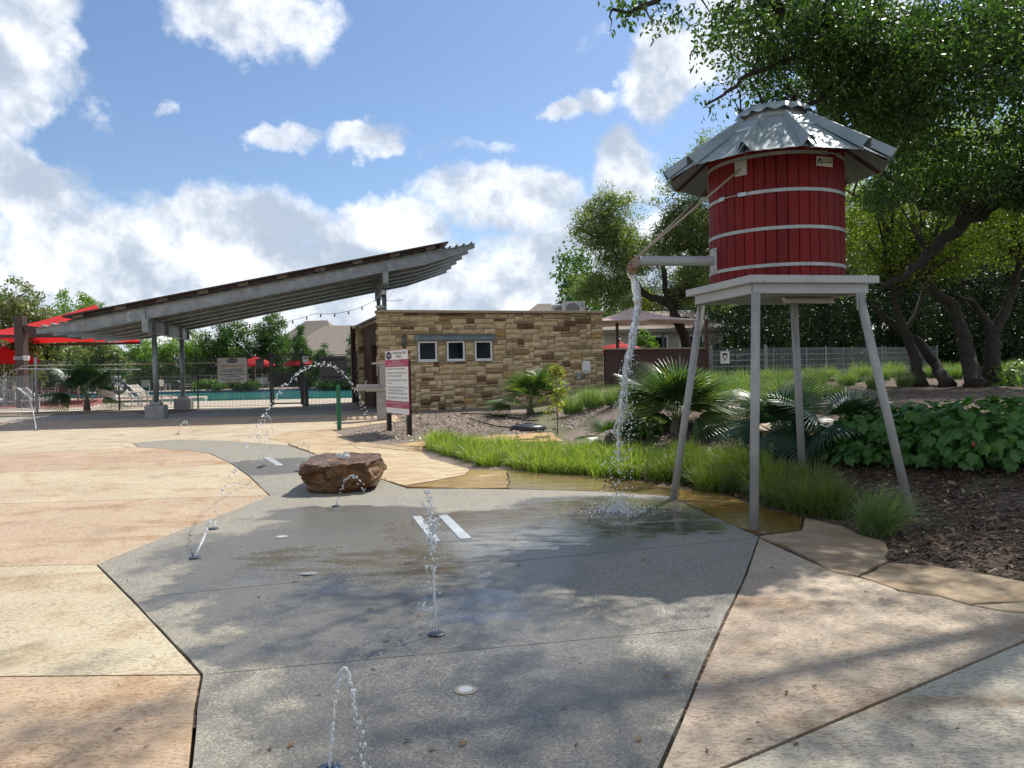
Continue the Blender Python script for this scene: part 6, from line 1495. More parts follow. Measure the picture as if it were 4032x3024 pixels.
for i in range(24): drop(mb, tp + Vector((jr.gauss(-.01, .03), jr.gauss(0, .03), -jr.uniform(.1, .62))), jr.uniform(.004, .010))
tag(mb.build('froth', foam, jt, smooth=True), kind='stuff')
p0 = Vector(((690 * K - 2016) / F * 2.98, 2.98, .004)); p1 = Vector(((765 * K - 2016) / F * 2.95, 2.95, .004))
jet('double stranded water jet at the bottom of the picture', p0, p1, .40, .011, 84, .04, .005, grp=None)
b_ = gf(561, 1010)
for h, e, n in ((.83, (600, 1006), 34), (.55, (590, 1008), 26), (.52, (548, 1008), 22)): jet({.83: 'tallest of three slim jets beyond the first metal strip', .55: 'middle of three slim jets beyond the first metal strip', .52: 'lowest of three slim jets beyond the first metal strip'}[h], b_ + Vector((0, (.83 - h) * .6, 0)), gf(*e), h, .013, n + 18, .06, .010)
jet('thin water arc behind the left end of the boulder', gf(642, 1018), gf(676, 1015), .42, .013, 36, .06, .012)
jet('tiny water arc on the sunlit paving beyond the pad', gf(384, 938), gf(416, 938), .30, .022, 24, .3, .015)
jet('far water arc near the left fence post', gf(78, 930), gf(44, 918), .95, .03, 30, .5, .015)
# puddle jet not running
for u, v, lb in ((665, 1241, 'bubbling nozzle with a low dome of water in the wet patch'),):
    p = gf(u, v); r_ = thing('floor_nozzle', lb, 'nozzle', tuple(p)); MB().lathe([(.05, -.02), (.05, .004), (.012, .008)], 16, p).build('nozzle', nozz_m, r_); v_, f_ = sphere(p, .045, 14, 8, (1.6, 1, .3)); MB().add(v_, f_).build('water_dome', wat, r_, smooth=True)
bub = thing('bubbler_water', 'small white dome of bubbling water on top of the boulder', 'water', tuple(btop)); mb = MB(); v_, f_ = sphere(btop + Vector((0, 0, .005)), .085, 16, 8, (1, .9, .55)); mb.add(v_, f_)
for i in range(26): drop(mb, btop + Vector((jr.gauss(0, .05), jr.gauss(0, .05), jr.uniform(.0, .07))), jr.uniform(.006, .016))
tag(mb.build('dome', foam, bub, smooth=True), kind='stuff')

# ---- the fall from the spout
fall = thing('falling_water', 'twisting column of water pouring from the rusty spout to the pad', 'water', (SPOUT.x, SPOUT.y, 0))
land = gf(1332, 1104); path_px = [(1378, 598), (1377, 640), (1373, 690), (1365, 735), (1355, 790), (1346, 840), (1341, 890), (1336, 940), (1337, 990), (1335, 1040), (1332, 1100)]
path = []
for i, (u, v) in enumerate(path_px): t = i / (len(path_px) - 1); path.append(P(u, v, SPOUT.y + (land.y - SPOUT.y) * t * t))
path[0] = SPOUT + Vector((0, 0, .02))
def cat(P_, t):
    x = t * (len(P_) - 1); i = min(int(x), len(P_) - 2); f = x - i; a, b = P_[max(i - 1, 0)], P_[i]; c_, d = P_[i + 1], P_[min(i + 2, len(P_) - 1)]
    return .5 * ((2 * b) + (c_ - a) * f + (2 * a - 5 * b + 4 * c_ - d) * f * f + (3 * b - a - 3 * c_ + d) * f ** 3)
mb = MB(); n = 110; ring = 18; vs = []
for i in range(n):
    t = i / (n - 1) * .80; c_ = cat(path, t); rb = .040 * (1 - .72 * min(1, t * 1.7)) + .004 * math.sin(i * .9)
    for k in range(ring):
        a = 2 * pi * k / ring + t * 6; w = mnoise.noise(Vector((math.cos(a) * 1.6, math.sin(a) * 1.6, t * 26))) ; w2 = mnoise.noise(Vector((math.cos(a) * 5, math.sin(a) * 5, t * 70)))
        rr_ = max(.002, rb * (1 + (.30 + t * 2.6) * w + (.35 + .9 * t) * w2)); vs.append(c_ + Vector((math.cos(a) * rr_ * 1.1, math.sin(a) * rr_ * .8, 0)))
mb.add(vs, [(i * ring + k, i * ring + (k + 1) % ring, (i + 1) * ring + (k + 1) % ring, (i + 1) * ring + k) for i in range(n - 1) for k in range(ring)]); mb.build('column', stm, fall, smooth=True)
mb = MB()
for s_ in range(5):                    # loose strands peeling off the column
    ph = jr.uniform(0, 6.28); pts = []; t0 = jr.uniform(.02, .45); t1 = t0 + jr.uniform(.25, .5)
    for i in range(26):
        t = t0 + (min(t1, .97) - t0) * i / 25; q = .018 + .05 * (t - .1); pts.append(cat(path, t) + Vector((math.cos(ph + t * 22) * q * 1.2, math.sin(ph + t * 22) * q, 0)) + Vector([jr.gauss(0, .004) for _ in range(3)]))
    mb.tube(pts, [jr.uniform(.003, .011) for _ in pts], 6)
tag(mb.build('strands', foam, fall, smooth=True), kind='stuff')
mb = MB()
for i in range(620):
    t = jr.uniform(.18, 1.0); c_ = cat(path, t); w = .02 + .10 * max(0, t - .25) * (1 if jr.random() < .7 else 1.9); drop(mb, c_ + Vector((jr.gauss(w * .25, w), jr.gauss(0, w * .7), jr.gauss(0, .03))), jr.uniform(.003, .011) * (.7 + t * .4))
tag(mb.build('droplets', foam, fall, smooth=True), kind='stuff')
mb = MB()
for i in range(620):
    a = jr.uniform(0, 6.28); q = abs(jr.gauss(0, .16)); z = max(.003, abs(jr.gauss(0, .09)) * math.exp(-q * 3)) if jr.random() < .6 else .003; drop(mb, land + Vector((math.cos(a) * q * 1.3, math.sin(a) * q, z)), jr.uniform(.003, .009))
tag(mb.build('splash', foam, fall, smooth=True), kind='stuff')


# ---- green bollard, drinking fountain, valve lid, hose
p = G(733, 928); gb_ = thing('marker_post', 'slim green marker post at the corner of the mulch', 'post', tuple(p)); h = P(733, 834, p.y).z - p.z
MB().box(p + Vector((0, 0, h / 2)), (.10, .045, h + .06), .25).build('post', pm('green_plastic', (.012, .16, .07), (.01, .13, .055), rough=.4), gb_, bevel=.012); MB().box(p + Vector((0, 0, h + .02)), (.085, .035, .03), .25).build('cap', MATS['green_plastic'], gb_)
p = G(826, 907); fz_ = p.z; df = thing('drinking_fountain', 'grey pedestal drinking fountain with bottle filler by the doorway', 'drinking fountain', tuple(p)); fg = pm('fountain_grey', (.36, .34, .31), (.32, .30, .27), rough=.55, bump=.06)
MB().box(p + Vector((0, 0, .40)), (.27, .32, .80), .25).build('pedestal', fg, df, bevel=.02); MB().box(p + Vector((.04, .02, 1.17)), (.20, .30, .74), .25).build('filler_column', fg, df, bevel=.015); MB().box(p + Vector((-.06, -.01, 1.555)), (.38, .32, .05), .25).build('hood', fg, df, bevel=.01)
MB().box(p + Vector((-.065, 0, 1.2)), (.03, .22, .5), .25).build('alcove', pm('steel_dark', (.12, .12, .12), rough=.3, metal=.6), df)
arm = MB().box(p + Vector((-.36, -.09, .90)), (.62, .32, .17), .25).build('basin', fg, df, bevel=.02); MB().box(p + Vector((-.15, -.10, .84)), (.55, .30, .10), .25).build('arm', fg, df, bevel=.02); MB().tube([p + Vector((-.42, -.1, .98)), p + Vector((-.42, -.1, 1.06)), p + Vector((-.38, -.09, 1.09))], .014, 8).build('bubbler', galv, arm)
MB().box(p + Vector((-.005, -.175, .55)), (.18, .012, .12), .25).build('access_panel', galv_dull, df)
p = G(1141, 927); vl = thing('valve_lid', 'black round valve lid lying in the mulch', 'valve lid', tuple(p)); MB().lathe([(.40, -.05), (.40, .05), (.385, .075), (.30, .10), (.12, .13), (.0, .13)], 28, p).build('lid', blkp, vl, smooth=True); MB().lathe([(.425, -.06), (.425, .035), (.40, .04)], 28, p).build('rim', blkp, vl); MB().box(p + Vector((.0, 0, .135)), (.14, .03, .02)).build('grip', blkp, vl)
p = [G(u, v, .03) for u, v in ((995, 893), (1060, 895), (1105, 902), (1140, 909), (1162, 908))]; dh = MB().tube(p, .017, 6).build('drip_hose', blkp); tag(dh, 'black irrigation hose at the foot of the stone wall', 'hose')
p = [G(u, v, .03) for u, v in ((1012, 903), (1040, 912), (1075, 921), (1110, 924), (1160, 927), (1175, 929))]; dh = MB().tube(p, .017, 6).build('drip_hose', blkp); tag(dh, 'black irrigation hose running to the valve lid', 'hose')

# ---- air conditioners on the roof
acm = pm('ac_beige', (.56, .54, .48), (.50, .48, .43), rough=.5)
def ac(label, un, vn, d, w, h):
    t = P(un / K, vn / K, d); zb0 = 3.40; r_ = thing('air_conditioner', label, 'air conditioner', (t.x, d, zb0)); c_ = Vector((t.x, d, zb0 + .1 + h / 2)); rz_ = .12
    MB().box(c_, (w, .34, h), rz_).build('casing', acm, r_, bevel=.015); f0 = c_ + Vector((math.sin(rz_) * .175, -math.cos(rz_) * .175, 0)); rx_ = Vector((math.cos(rz_), math.sin(rz_), 0))
    dk_ = pm('grille_dark', (.16, .15, .14), rough=.6) if 'grille_dark' not in MATS else MATS['grille_dark']
    plate2d('grille', [(h * .41 * math.cos(a) - w * .08, h * .41 * math.sin(a)) for a in np.linspace(0, 2 * pi, 25)[:-1]], dk_, r_, f0, rx_, UPZ, .004, .003)
    for k in range(-5, 6): 
        hh = math.sqrt(max(.001, (h * .40) ** 2 - (k * h * .075) ** 2)); MB().bar(f0 + rx_ * (k * h * .075 - w * .08) + UPZ * -hh + Vector((0, -.012, 0)), f0 + rx_ * (k * h * .075 - w * .08) + UPZ * hh + Vector((0, -.012, 0)), .012, .012).build('grille_bar', acm, r_)
    for s_ in (-1, 1): MB().box(c_ + rx_ * s_ * w * .36 + UPZ * (-h / 2 - .05), (.08, .36, .11), rz_).build('foot', galv_dull, r_)
    lo = f0 + rx_ * w * .36 + UPZ * h * .25; lb_ = MATS.get('logo_blue') or pm('logo_blue', (.02, .20, .45), rough=.4); lc = MATS.get('logo_cyan') or pm('logo_cyan', (.15, .45, .60), rough=.4)
    plate2d('logo', [(-.06, -.05), (.03, -.05), (.07, .07)], lb_, r_, lo, rx_, UPZ, .006, .003); plate2d('logo', [(-.07, -.03), (-.04, .07), (.05, .07)], lc, r_, lo + UPZ * .02, rx_, UPZ, .009, .002)
ac('right and nearer air conditioner on the flat roof', 2258, 1190, 30.6, .86, .70)
ac('smaller air conditioner half hidden behind the nearer one', 2208, 1197, 31.6, .80, .66)

# ---- plank wall, shade canopy
plank_m = pm('brown_plank', (.095, .048, .040), (.07, .034, .03), rough=.7, scale=3, stretch=(.5, 3, 6), bump=.2, obj=True)
wa = W3(WL + .04, 0, .0); wb_ = P(1530, 757, 28.2); wtop = 2.17; da = Vector((wb_.x - wa.x, wb_.y - wa.y, 0)); WLn = da.length; da.normalize()
pw = thing('plank_wall', 'low brown horizontal plank wall right of the stone building', 'wall', (wa.x, wa.y, .55)); nz = 9; hz = (wtop - .42) / nz; rzw = math.atan2(da.y, da.x)
for j in range(nz):
    cuts = [0, WLn * (.36 + .25 * ((j * 37) % 10) / 10), WLn]
    for a, b in zip(cuts[:-1], cuts[1:]):
        k = RND.uniform(.85, 1.15); MB().box(wa + da * (a + b) / 2 + Vector((0, 0, .42 + hz * (j + .5))), (b - a - .006, .10 + RND.uniform(-.005, .005), hz - .008), rzw).build('plank', plank_m, pw, color=(k, k, k))
MB().box(wa + da * WLn / 2 + Vector((0, 0, wtop + .025)), (WLn + .1, .22, .05), rzw).build('wall_cap', cop, pw); MB().box(wa + da * WLn / 2 + Vector((0, .02, (wtop + .4) / 2)), (WLn, .06, wtop - .42), rzw).build('backing', dark_wood, pw)
brown_post = pm('brown_steel', (.07, .030, .022), (.05, .024, .018), rough=.5)
def sail(name, label, corners, apex, mat, posts, pw_=.1, beams=True, under=None, nseg=10, sag=.12):
    cs_ = [Vector(c_) for c_ in corners]; ap = Vector(apex); cen = sum(cs_, Vector()) / 4; root = thing(name, label, 'shade canopy', (cen.x, cen.y, .4))
    for i in range(4):
        a, b = cs_[i], cs_[(i + 1) % 4]; vs = []; idx = {}
        for j in range(nseg + 1):
            for k in range(nseg + 1 - j):
                t = j / nseg; s_ = k / max(1, nseg - j); e = a.lerp(b, s_); e = e + (cen - e) * .10 * math.sin(pi * s_) ; e.z = a.z + (b.z - a.z) * s_ + .06 * math.sin(pi * s_)
                p = e.lerp(ap, t); p.z -= sag * math.sin(pi * t); idx[j, k] = len(vs); vs.append(p)
        fs = []
        for j in range(nseg):
            for k in range(nseg - j):
                fs.append((idx[j, k], idx[j, k + 1], idx[j + 1, k]))
                if k < nseg - j - 1: fs.append((idx[j, k + 1], idx[j + 1, k + 1], idx[j + 1, k]))
        MB().add(vs, fs).build('fabric_panel', mat, root, smooth=True)
    for i, (x, y, z0) in enumerate(posts): MB().bar((x, y, z0 - .1), (x, y, cs_[i].z + .02), pw_, pw_).build('post', brown_post, root)
    if beams:
        for i in range(4): MB().bar(cs_[i] + Vector((0, 0, -.05)), cs_[(i + 1) % 4] + Vector((0, 0, -.05)), .10, .14).build('beam', brown_post, root)
    return root
def fabric(name, c1, t=.35):
    m, nt, b, o = newmat(name); b.inputs['Roughness'].default_value = .8; co = nd(nt, 'ShaderNodeNewGeometry').outputs['Position']
    c = mixc(nt, ramp(nt, noise(nt, co, 1.5, 4), .3, .7), c1, tuple(x * .88 for x in c1)); nt.links.new(c, b.inputs['Base Color'])
    tr = nd(nt, 'ShaderNodeBsdfTranslucent', {0: c}); mx = nd(nt, 'ShaderNodeMixShader', {0: t, 1: b.outputs[0], 2: tr.outputs[0]}); nt.links.new(mx.outputs[0], o.inputs[0]); return m
pinkf = fabric('faded_fabric', (.74, .55, .50), .25); redf = fabric('red_fabric', (.62, .02, .022), .4)
cA = P(1240, 694, 27.4); cB_ = P(1528, 691.5, 27.6); cC = Vector((cB_.x + .6, 32.2, cB_.z)); cD = Vector((cA.x + .3, 32.0, cA.z)); zc_ = (cA.z + cB_.z) / 2
for c_ in (cA, cB_, cC, cD): c_.z = zc_
ap = P(1365, 664, 29.8)
sail('shade_canopy', 'faded pink square shade canopy behind the plank wall', [cA, cB_, cC, cD], ap, pinkf, [(P(1334, 760, 28.6).x, 28.6, .7), (cB_.x - .02, cB_.y + .1, .75), (cC.x, cC.y, .8), (cD.x, cD.y, .8)], .1, beams=False)
# red sail over the left terrace
rA = P(-60, 726, 34); rB = P(300, 722, 36.5); ap = P(206, 658, 40); rC = P(305, 722, 44); rD = P(25, 722, 44); 
for c_ in (rA, rB, rC, rD): c_.z = (rA.z + rB.z) / 2
sail('shade_sail', 'bright red shade sail beyond the low end of the pavilion', [rA, rB, rC, rD], ap, redf, [(rA.x, rA.y, .4)], .14)
p = P(50.5, 880, 32.5); bpz = P(50, 684, 32.5).z
bpp = thing('brown_post', 'thick square brown steel post at the far left', 'post', (p.x, 32.5, DZ)); MB().bar((p.x, 32.5, DZ - .1), (p.x, 32.5, bpz), .36, .36).build('post', brown_post, bpp, bevel=.01)
for dz in (1.9, 1.98): MB().bar((p.x - .22, 32.5, bpz - dz + .2), (p.x + .22, 32.5, bpz - dz + .2), .44, .03).build('band', galv, bpp)
lt_ = MB(); lt_.lathe([(.10, -.1), (.13, .1)], 12, (p.x + .32, 32.3, bpz - 1.75)); lt_.build('floodlight', wht, bpp)
MB().bar((p.x + .17, 32.5, bpz - .55), (p.x + 2.6, 32.6, bpz - .85), .2, .35).build('bracket_beam', brown_post, bpp)
# umbrellas
pole_m = pm('umbrella_pole', (.45, .43, .40), rough=.4, metal=.3)
def umbrella(label, x, y, z0, R_, ztop, rim):
    r_ = thing('parasol', label, 'parasol', (x, y, z0), group='red parasols'); n = 8; ap = Vector((x, y, ztop)); rp_ = [Vector((x + R_ * math.cos(2 * pi * (k + .3) / n), y + R_ * math.sin(2 * pi * (k + .3) / n), rim)) for k in range(n)]
    for k in range(n):
        a, b = rp_[k], rp_[(k + 1) % n]; m0 = a.lerp(ap, .5) + Vector((0, 0, .10)); m1 = b.lerp(ap, .5) + Vector((0, 0, .10)); t0 = a.lerp(ap, .88) + Vector((0, 0, .02)); t1 = b.lerp(ap, .88) + Vector((0, 0, .02)); d = Vector((0, 0, -.14))
        MB().add([a, b, m1, m0, t1, t0, a + d, b + d], [(0, 1, 2, 3), (3, 2, 4, 5), (6, 7, 1, 0)]).build('canopy_gore', redf, r_)
    vt = MB(); vt.lathe([(R_ * .22, ztop - .10), (R_ * .10, ztop + .04), (.02, ztop + .10)], 12, (x, y, 0)); vt.build('vent_cap', redf, r_); MB().tube([(x, y, z0), (x, y, ztop + .12)], .025, 8).build('pole', pole_m, r_); v_, f_ = sphere((x, y, ztop + .17), .06, 8, 6); MB().add(v_, f_).build('finial', wht, r_); MB().lathe([(.28, 0), (.28, .08), (.06, .1)], 14, (x, y, z0)).build('base', blkp, r_)
for lb, un, vt, vr, d, R_ in (('red parasol at the left edge beside the brown post', 14, 1372, 1420, 38, 1.6), ('red parasol seen right of the residents sign', 1004, 1407, 1436, 66, 1.65), ('red parasol seen behind the pool gate', 1188, 1403, 1434, 66, 1.5), ('red parasol peeping over the plank wall', 2440, 1352, 1386, 34, 1.35), ('distant red parasol under the poles on the fence', 300, 1430, 1448, 60, 1.3)):
    t = P(un / K, vt / K, d); rm = P(un / K, vr / K, d); umbrella(lb, t.x, d, DZ if un < 2000 else gz(t.x, d), R_, t.z, rm.z)

# ---- houses beyond
shingle = pm('shingle', (.26, .22, .18), (.19, .16, .135), rough=.9, scale=2, stretch=(1, 1, 6), bump=.3, bscale=9)
wallc = pm('house_wall', (.48, .44, .37), (.42, .38, .32), rough=.85); trim = pm('house_trim', (.07, .07, .07), rough=.6)
def house(label, cx, cy, z0, w, d, hw_, hr, wins_=(), hip=.35, rz_=0.0):
    r_ = thing('house', label, 'house', (0, 0, 0)); Rm = Matrix.Rotation(rz_, 3, 'Z')
    MB().box((0, 0, hw_ / 2), (w, d, hw_)).build('wall', wallc, r_); e = .5; q = [(-w / 2 - e, -d / 2 - e, hw_), (w / 2 + e, -d / 2 - e, hw_), (w / 2 + e, d / 2 + e, hw_), (-w / 2 - e, d / 2 + e, hw_), (-w / 2 + w * hip, 0, hw_ + hr), (w / 2 - w * hip, 0, hw_ + hr)]
    rf = MB().add(q + [(x, y, z - .2) for x, y, z in q[:4]], [(0, 1, 5, 4), (2, 3, 4, 5), (1, 2, 5), (3, 0, 4), (6, 7, 1, 0), (7, 8, 2, 1), (8, 9, 3, 2), (9, 6, 0, 3), (9, 8, 7, 6)]).build('roof', shingle, r_); MB().tube([(w * .1, -d * .2, hw_ + hr * .45), (w * .1, -d * .2, hw_ + hr * .45 + .7)], .08, 8).build('vent_pipe', trim, rf)
    MB().box((w * .2, -d * .28, hw_ + hr * .48), (.5, .5, .25)).build('roof_vent', trim, rf)
    for x, z, a, b in wins_:
        f = MB().box((x, -d / 2 - .03, z), (a + .2, .08, b + .2)).build('window', white, r_); MB().box((x, -d / 2 - .08, z), (a, .03, b)).build('pane', MATS['dark_glass'], f)
    r_.location = (cx, cy, z0); r_.rotation_euler = (0, 0, rz_); return r_
pp_ = P(745, 720, 82); house('grey shingled house roof showing above the cedars', pp_.x, 86, .2, 15, 11, 2.9, P(745, 703, 86).z - 3.1, [(-4, 1.6, 1.4, 1.3), (3, 1.6, 1.4, 1.3)], .3, .1)
pp_ = P(665, 700, 92); house('second shingled house roof peeping behind the maple', pp_.x, 96, .2, 12, 10, 3.0, P(665, 693, 96).z - 3.2, [(0, 1.6, 1.4, 1.3)], .38, -.2)
pp_ = P(1180, 664, 70); house('pale hipped house roof showing over the stone wall', pp_.x, 75, .3, 8, 8, 4.4, P(1180, 656, 75).z - 4.7, [(0, 2, 1.2, 1.2)], .42)
pp_ = P(1425, 740, 41); cabh = house('small cream cabin with grey shingle roof behind the shade canopy', pp_.x + .6, 44.5, gz(pp_.x, 44) - .1, 6.4, 5, 2.75, 1.15, [(-.35, 1.55, 1.0, 1.5), (1.5, 1.55, 1.1, 1.5)], .2, -.08)
MB().bar((pp_.x + .5, 41.3, .5), (pp_.x + .5, 41.3, 3.4), .14, .14).build('porch_post', trim, cabh).matrix_parent_inverse = Matrix.Identity(4)
cabh.children[-1].location = Vector((0, 0, 0))

# ---- privacy fence and rails behind the pool
fence_w = pm('weathered_fence', (.085, .070, .055), (.055, .045, .036), rough=.9, obj=True)
pf = thing('board_fence', 'dark weathered board fence behind the pool', 'fence', (-30, 74, .3)); me = None
for k in range(150):
    x = -44 + k * .30
    if me is None:
        o = MB().box((0, 0, .95), (.285, .03, 1.9)).build('board', fence_w); o.parent = pf; me = o.data
    else: o = link('board', me, pf)
    o.location = Vector((x, 74 + .02 * (k % 2), .3)) - root_loc(pf); c_ = RND.uniform(.7, 1.25); o.color = (c_, c_, c_, 1)
    if k == 0: o.location = Vector((x, 74, .3)) - root_loc(pf)
for z in (.5, 1.9): MB().bar((-44, 74.06, z + .2), (1, 74.06, z + .2), .05, .09).build('rail', fence_w, pf)
def zf2(x, y): return .36
wire_fence('rail_fence', 'grey wire fence behind the far pool chairs', [(-36, 68), (-31, 68), (-26.5, 68), (-22, 68), (-17.5, 68)], wire_g, 1.25, zf2, 1.35, sv=.12, rails=4, tv=.012, th=.025)
wire_fence('rail_fence', 'dark wire fence behind the gate across the pool', [(-16.5, 69), (-11, 69), (-5.5, 69)], wire_d, 1.5, zf2, 1.6, sv=.12, rails=4, tv=.012, th=.025)
# ---- right-hand fences
gzf = lambda x, y: gz(x, y)
def xy(un, d): q = P(un / K, 1400 / K, d); return (q.x, d)
wire_fence('park_fence', 'galvanised wire fence running behind the muhly grass', [xy(3019, 29.2), xy(3252, 31.2), xy(3474, 34.6), xy(3690, 39.0)], wire_g, 1.22, gzf, 1.30, sv=.06, rails=6, tv=.007, th=.012)
wire_fence('park_fence', 'farther wire fence along the edge of the dark wood', [xy(2795, 37), xy(3046, 37.4), xy(3175, 37.6), xy(3321, 37.8), xy(3487, 38.2), xy(3690, 38.6)], wire_g, 1.30, gzf, 1.36, sv=.07, rails=6, tv=.007, th=.014)
ga_, gb2 = xy(2801, 28.9), xy(3013, 29.1)
rg = thing('park_gate', 'wide metal gate with horizontal rails behind the tower legs', 'gate', (ga_[0], ga_[1], gz(*ga_)))
for k in range(6): MB().bar((ga_[0], ga_[1], gz(*ga_) + .10 + k * .225), (gb2[0], gb2[1], gz(*gb2) + .10 + k * .225), .035, .035).build('rail', wire_g if k < 5 else wire_d, rg)
for q in (ga_, gb2): MB().tube([(q[0], q[1], gz(*q) - .1), (q[0], q[1], gz(*q) + 1.36)], .04, 8).build('post', wire_g, rg)
mb = MB()
for k in range(1, 32): x = ga_[0] + (gb2[0] - ga_[0]) * k / 32; y = ga_[1] + (gb2[1] - ga_[1]) * k / 32; z = gz(x, y); mb.bar((x, y, z + .1), (x, y, z + 1.22), .007, .007)
mb.build('wire_panel', wire_g, rg)
q = P(1566, 772, 28.8); ds = thing('gate_notice', 'white rectangular notice with a dark shield on the park gate', 'sign', tuple(q)); plate2d('panel', rrect(.34, .46, .02), board_w, ds, q, RX, UPZ, 0, .01); plate2d('shield', [(-.09, .14), (.09, .14), (.09, 0), (0, -.16), (-.09, 0)], greyink, ds, q + Vector((0, 0, .02)), RX, UPZ, .004, .003); plate2d('shield_face', [(-.055, .06), (.055, .06), (.055, 0), (0, -.10), (-.055, 0)], board_w, ds, q + Vector((0, 0, .02)), RX, UPZ, .007, .003)
# weathered timber beds among the grass
tim = pm('old_timber', (.17, .11, .075), (.11, .07, .05), rough=.85, stretch=(3, .6, 3))
p = G(1800, 893); tb = thing('timber_edging', 'low weathered timber edging half hidden in the grass', 'timber', tuple(p)); MB().bar(p + Vector((-.35, 0, .09)), p + Vector((.45, .1, .09)), .06, .17).build('board', tim, tb); MB().bar(p + Vector((-.35, 0, -.05)), p + Vector((-.35, 0, .22)), .07, .07).build('stake', tim, tb); MB().bar(p + Vector((.45, .1, -.05)), p + Vector((.45, .1, .22)), .07, .07).build('stake', tim, tb)

# ---- pool furniture
frame_w = pm('chair_white', (.58, .57, .54), (.50, .49, .47), rough=.5); sling = pm('sling_tan', (.42, .37, .29), (.36, .31, .25), rough=.7); sling_b = pm('sling_brown', (.16, .10, .075), rough=.7)
def chair_proto(mat_s):
    r_ = thing('pool_chair', 'x', 'chair')
    for sx_ in (-.27, .27):
        MB().bar((sx_, -.25, 0), (sx_, -.25, .62), .04, .04).build('leg', frame_w, r_); MB().bar((sx_, .25, 0), (sx_, .34, .98), .04, .04).build('leg', frame_w, r_); MB().bar((sx_, -.28, .62), (sx_, .32, .62), .05, .03).build('arm', frame_w, r_)
    MB().bar((0, -.25, .42), (0, .27, .38), .5, .03).build('seat', mat_s, r_); MB().bar((0, .27, .42), (0, .36, .98), .5, .025, up=(0, 1, 0)).build('backrest', mat_s, r_); MB().bar((-.27, .355, .99), (.27, .355, .99), .04, .04).build('top_rail', frame_w, r_)
    return r_
def lounger_proto():
    r_ = thing('sun_lounger', 'x', 'lounger')
    for y in (-.8, .35):
        for sx_ in (-.3, .3): MB().bar((sx_, y, 0), (sx_, y, .34), .045, .045).build('leg', frame_w, r_)
    for sx_ in (-.3, .3): MB().bar((sx_, -.95, .35), (sx_, .75, .35), .05, .05).build('side_rail', frame_w, r_)
    MB().bar((0, -.93, .37), (0, .28, .37), .56, .025).build('seat', sling, r_); MB().bar((0, .28, .38), (0, .85, .86), .56, .025, up=(0, 1, 0)).build('backrest', sling, r_)
    for sx_ in (-.3, .3): MB().bar((sx_, .26, .37), (sx_, .87, .88), .045, .045).build('back_rail', frame_w, r_); MB().bar((sx_, -.15, .56), (sx_, .45, .56), .05, .03).build('arm', frame_w, r_); MB().bar((sx_, -.15, .36), (sx_, -.15, .56), .04, .03).build('arm_post', frame_w, r_)
    return r_
def put(proto, first, un, d, rz_, label, group, sc_=1):
    q = P(un / K, 1540 / K, d)
    if first: proto.location = (q.x, d, DZ); proto.rotation_euler = (0, 0, rz_); proto['label'] = label; proto['group'] = group; return proto
    return dup(proto, (q.x, d, DZ), rz_, sc_, label, group)
c1 = chair_proto(sling); c2 = chair_proto(sling_b); l1 = lounger_proto()
far_g = 'pale chairs along the far side of the pool'
for i, (un, d, a, lb) in enumerate([(575, 61, .5, 'pale sling chair behind the front pavilion column across the pool'), (650, 63.2, 1.4, 'low pale chair between the two left columns across the pool'), (803, 63.4, .05, 'upright pale chair left of the residents sign across the pool'), (1010, 63.5, -.4, 'pale chair under the parasol beside the gate'), (1045, 63.8, .6, 'pale chair across the pool just left of the gate latch'), (1200, 63.6, .3, 'pale chair seen through the gate mesh')]): put(c1, i == 0, un, d, a, lb, far_g)
for i, (un, d, a, lb) in enumerate([(745, 63.5, 1.9, 'white sun lounger behind the rear column across the pool'), (1290, 63.5, 2.0, 'pale sun lounger left under the notice panel'), (1345, 63.6, 2.2, 'pale sun lounger right under the notice panel'), (520, 31.5, 1.2, 'white sun lounger right of the life ring'), (590, 33, 1.35, 'white sun lounger behind the front footing'), (170, 31.2, 1.6, 'grey sun lounger behind the left end post')]): put(l1, i == 0, un, d, a, lb, 'sun loungers by the pool')
for i, (un, d, a, lb) in enumerate([(20, 36, 2.8, 'brown chair at the far left table'), (60, 39, -.4, 'brown chair behind the brown post'), (130, 37, 1.0, 'brown sling chair facing the left table'), (195, 38, -1.2, 'brown sling chair left of the fence palm'), (165, 41, 2.5, 'brown chair in the second row left of the palm'), (285, 42, .4, 'brown chair behind the fence palm'), (240, 40, -2.2, 'brown chair partly hidden by the fence palm'), (95, 43, .8, 'brown chair farthest back on the left terrace')]): put(c2, i == 0, un, d, a, lb, 'brown chairs on the left terrace', 1.0)
for un, d, lb in ((45, 37.5, 'round pale table at the far left terrace'), (215, 41.5, 'round pale table behind the fence palm')):
    q = P(un / K, 850, d); x = q.x; t_ = thing('patio_table', lb, 'table', (x, d, DZ)); MB().lathe([(.55, .70), (.55, .74)], 24, (x, d, DZ)).build('tabletop', frame_w, t_)
    for k in range(4): a = k * pi / 2 + .4; MB().tube([(x + .38 * math.cos(a), d + .38 * math.sin(a), DZ), (x + .30 * math.cos(a), d + .30 * math.sin(a), DZ + .70)], .022, 6).build('leg', frame_w, t_)
rb = MB().prism([(-27, 32), (-17.6, 32), (-20, 38), (-22.8, 43.5), (-27, 43.5)], DZ + .002, DZ + .006).build('terrace_paint', pm('terrace_red', (.33, .13, .11), (.28, .11, .09), rough=.85)); tag(rb, kind='structure')
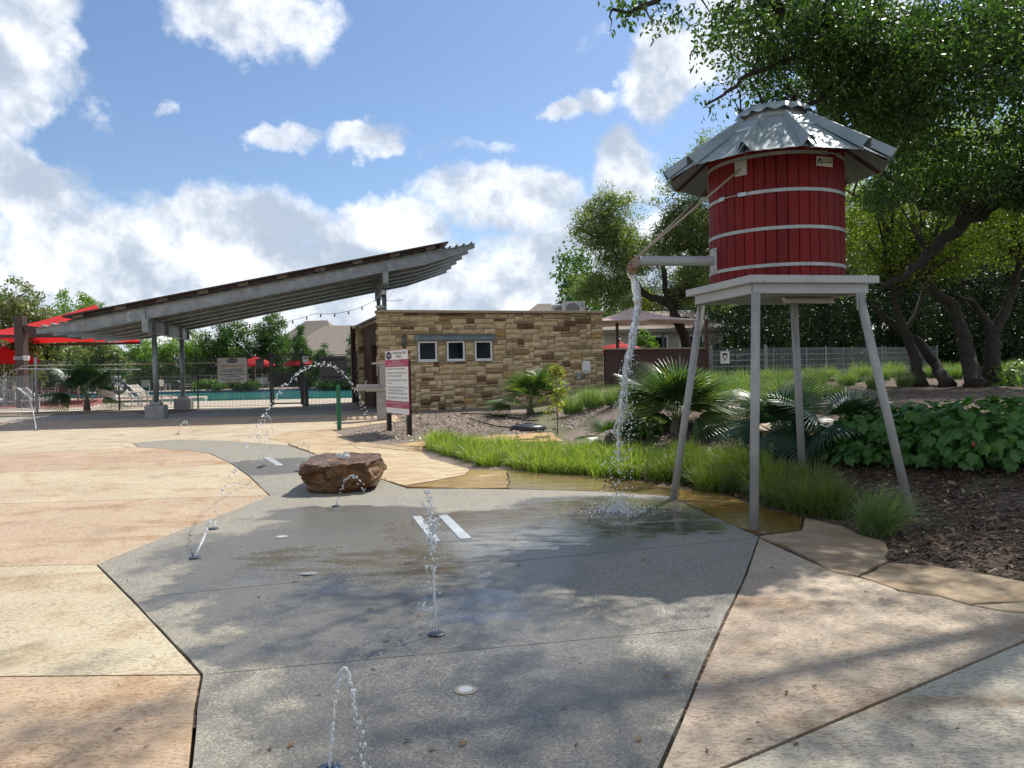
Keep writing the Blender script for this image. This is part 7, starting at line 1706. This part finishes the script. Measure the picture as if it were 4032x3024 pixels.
q = P(424 / K, 1500 / K, 46); kx = q.x; rc_ = thing('recycling_station', 'white twin recycling cabinet beyond the life ring', 'bin', (kx, 46, DZ)); MB().box((kx, 46, DZ + .62), (1.15, .6, 1.24)).build('cabinet', wht, rc_, bevel=.02); MB().box((kx, 45.97, DZ + 1.27), (1.25, .72, .06)).build('lid', wht, rc_)
for s_ in (-.28, .28): MB().box((kx + s_, 45.69, DZ + 1.05), (.40, .03, .2)).build('opening', blkp, rc_)
# life ring and rescue poles on the fence
lr = P(468 / K, 1520.6 / K, 27.94); lfr = thing('life_ring', 'grey life ring hanging on the pool fence', 'life ring', tuple(lr)); pts = [lr + Vector((.235 * math.cos(a), 0, .235 * math.sin(a))) for a in np.linspace(0, 2 * pi, 33)]
MB().tube(pts, .062, 12, False).build('ring', pm('ring_grey', (.20, .20, .21), (.16, .16, .17), rough=.7), lfr, smooth=True)
for a in (.8, 2.4, 3.9, 5.5): c_ = lr + Vector((.235 * math.cos(a), 0, .235 * math.sin(a))); MB().tube([c_ + Vector((-.03 * math.sin(a), 0, .03 * math.cos(a))), c_ - Vector((-.03 * math.sin(a), 0, .03 * math.cos(a)))], .066, 12, False).build('band', wht, lfr, smooth=True)
MB().bar(lr + Vector((-.14, .02, .12)), lr + Vector((.16, .02, -.06)), .02, .09).build('ring_bracket', wht, lfr)
for lb, a, b, cl_ in (('yellowish telescopic rescue pole hung across the fence', (107, 1439), (870, 1428), (.55, .48, .30)), ('white rescue pole hung below the yellowish pole', (77, 1452), (552, 1455), (.62, .64, .64))):
    p0 = P(a[0] / K, a[1] / K, 27.92); p1 = P(b[0] / K, b[1] / K, 27.92); rp_ = thing('rescue_pole', lb, 'pole', tuple(p0)); MB().tube([p0, p0.lerp(p1, .45) + Vector((0, 0, -.015)), p1], .02, 8).build('pole', pm('pole_' + str(int(a[0])), cl_, rough=.4), rp_, smooth=True)
    h0 = p0 + Vector((-.05, 0, 0)); MB().tube([p0, h0 + Vector((-.15, 0, -.03)), h0 + Vector((-.30, 0, -.14)), h0 + Vector((-.36, 0, -.32))], .012, 6).build('hook', galv_dull, rp_)
    for t in (.2, .7): MB().box(p0.lerp(p1, t) + Vector((0, .04, 0)), (.04, .09, .07)).build('hanger', blkp, rp_)
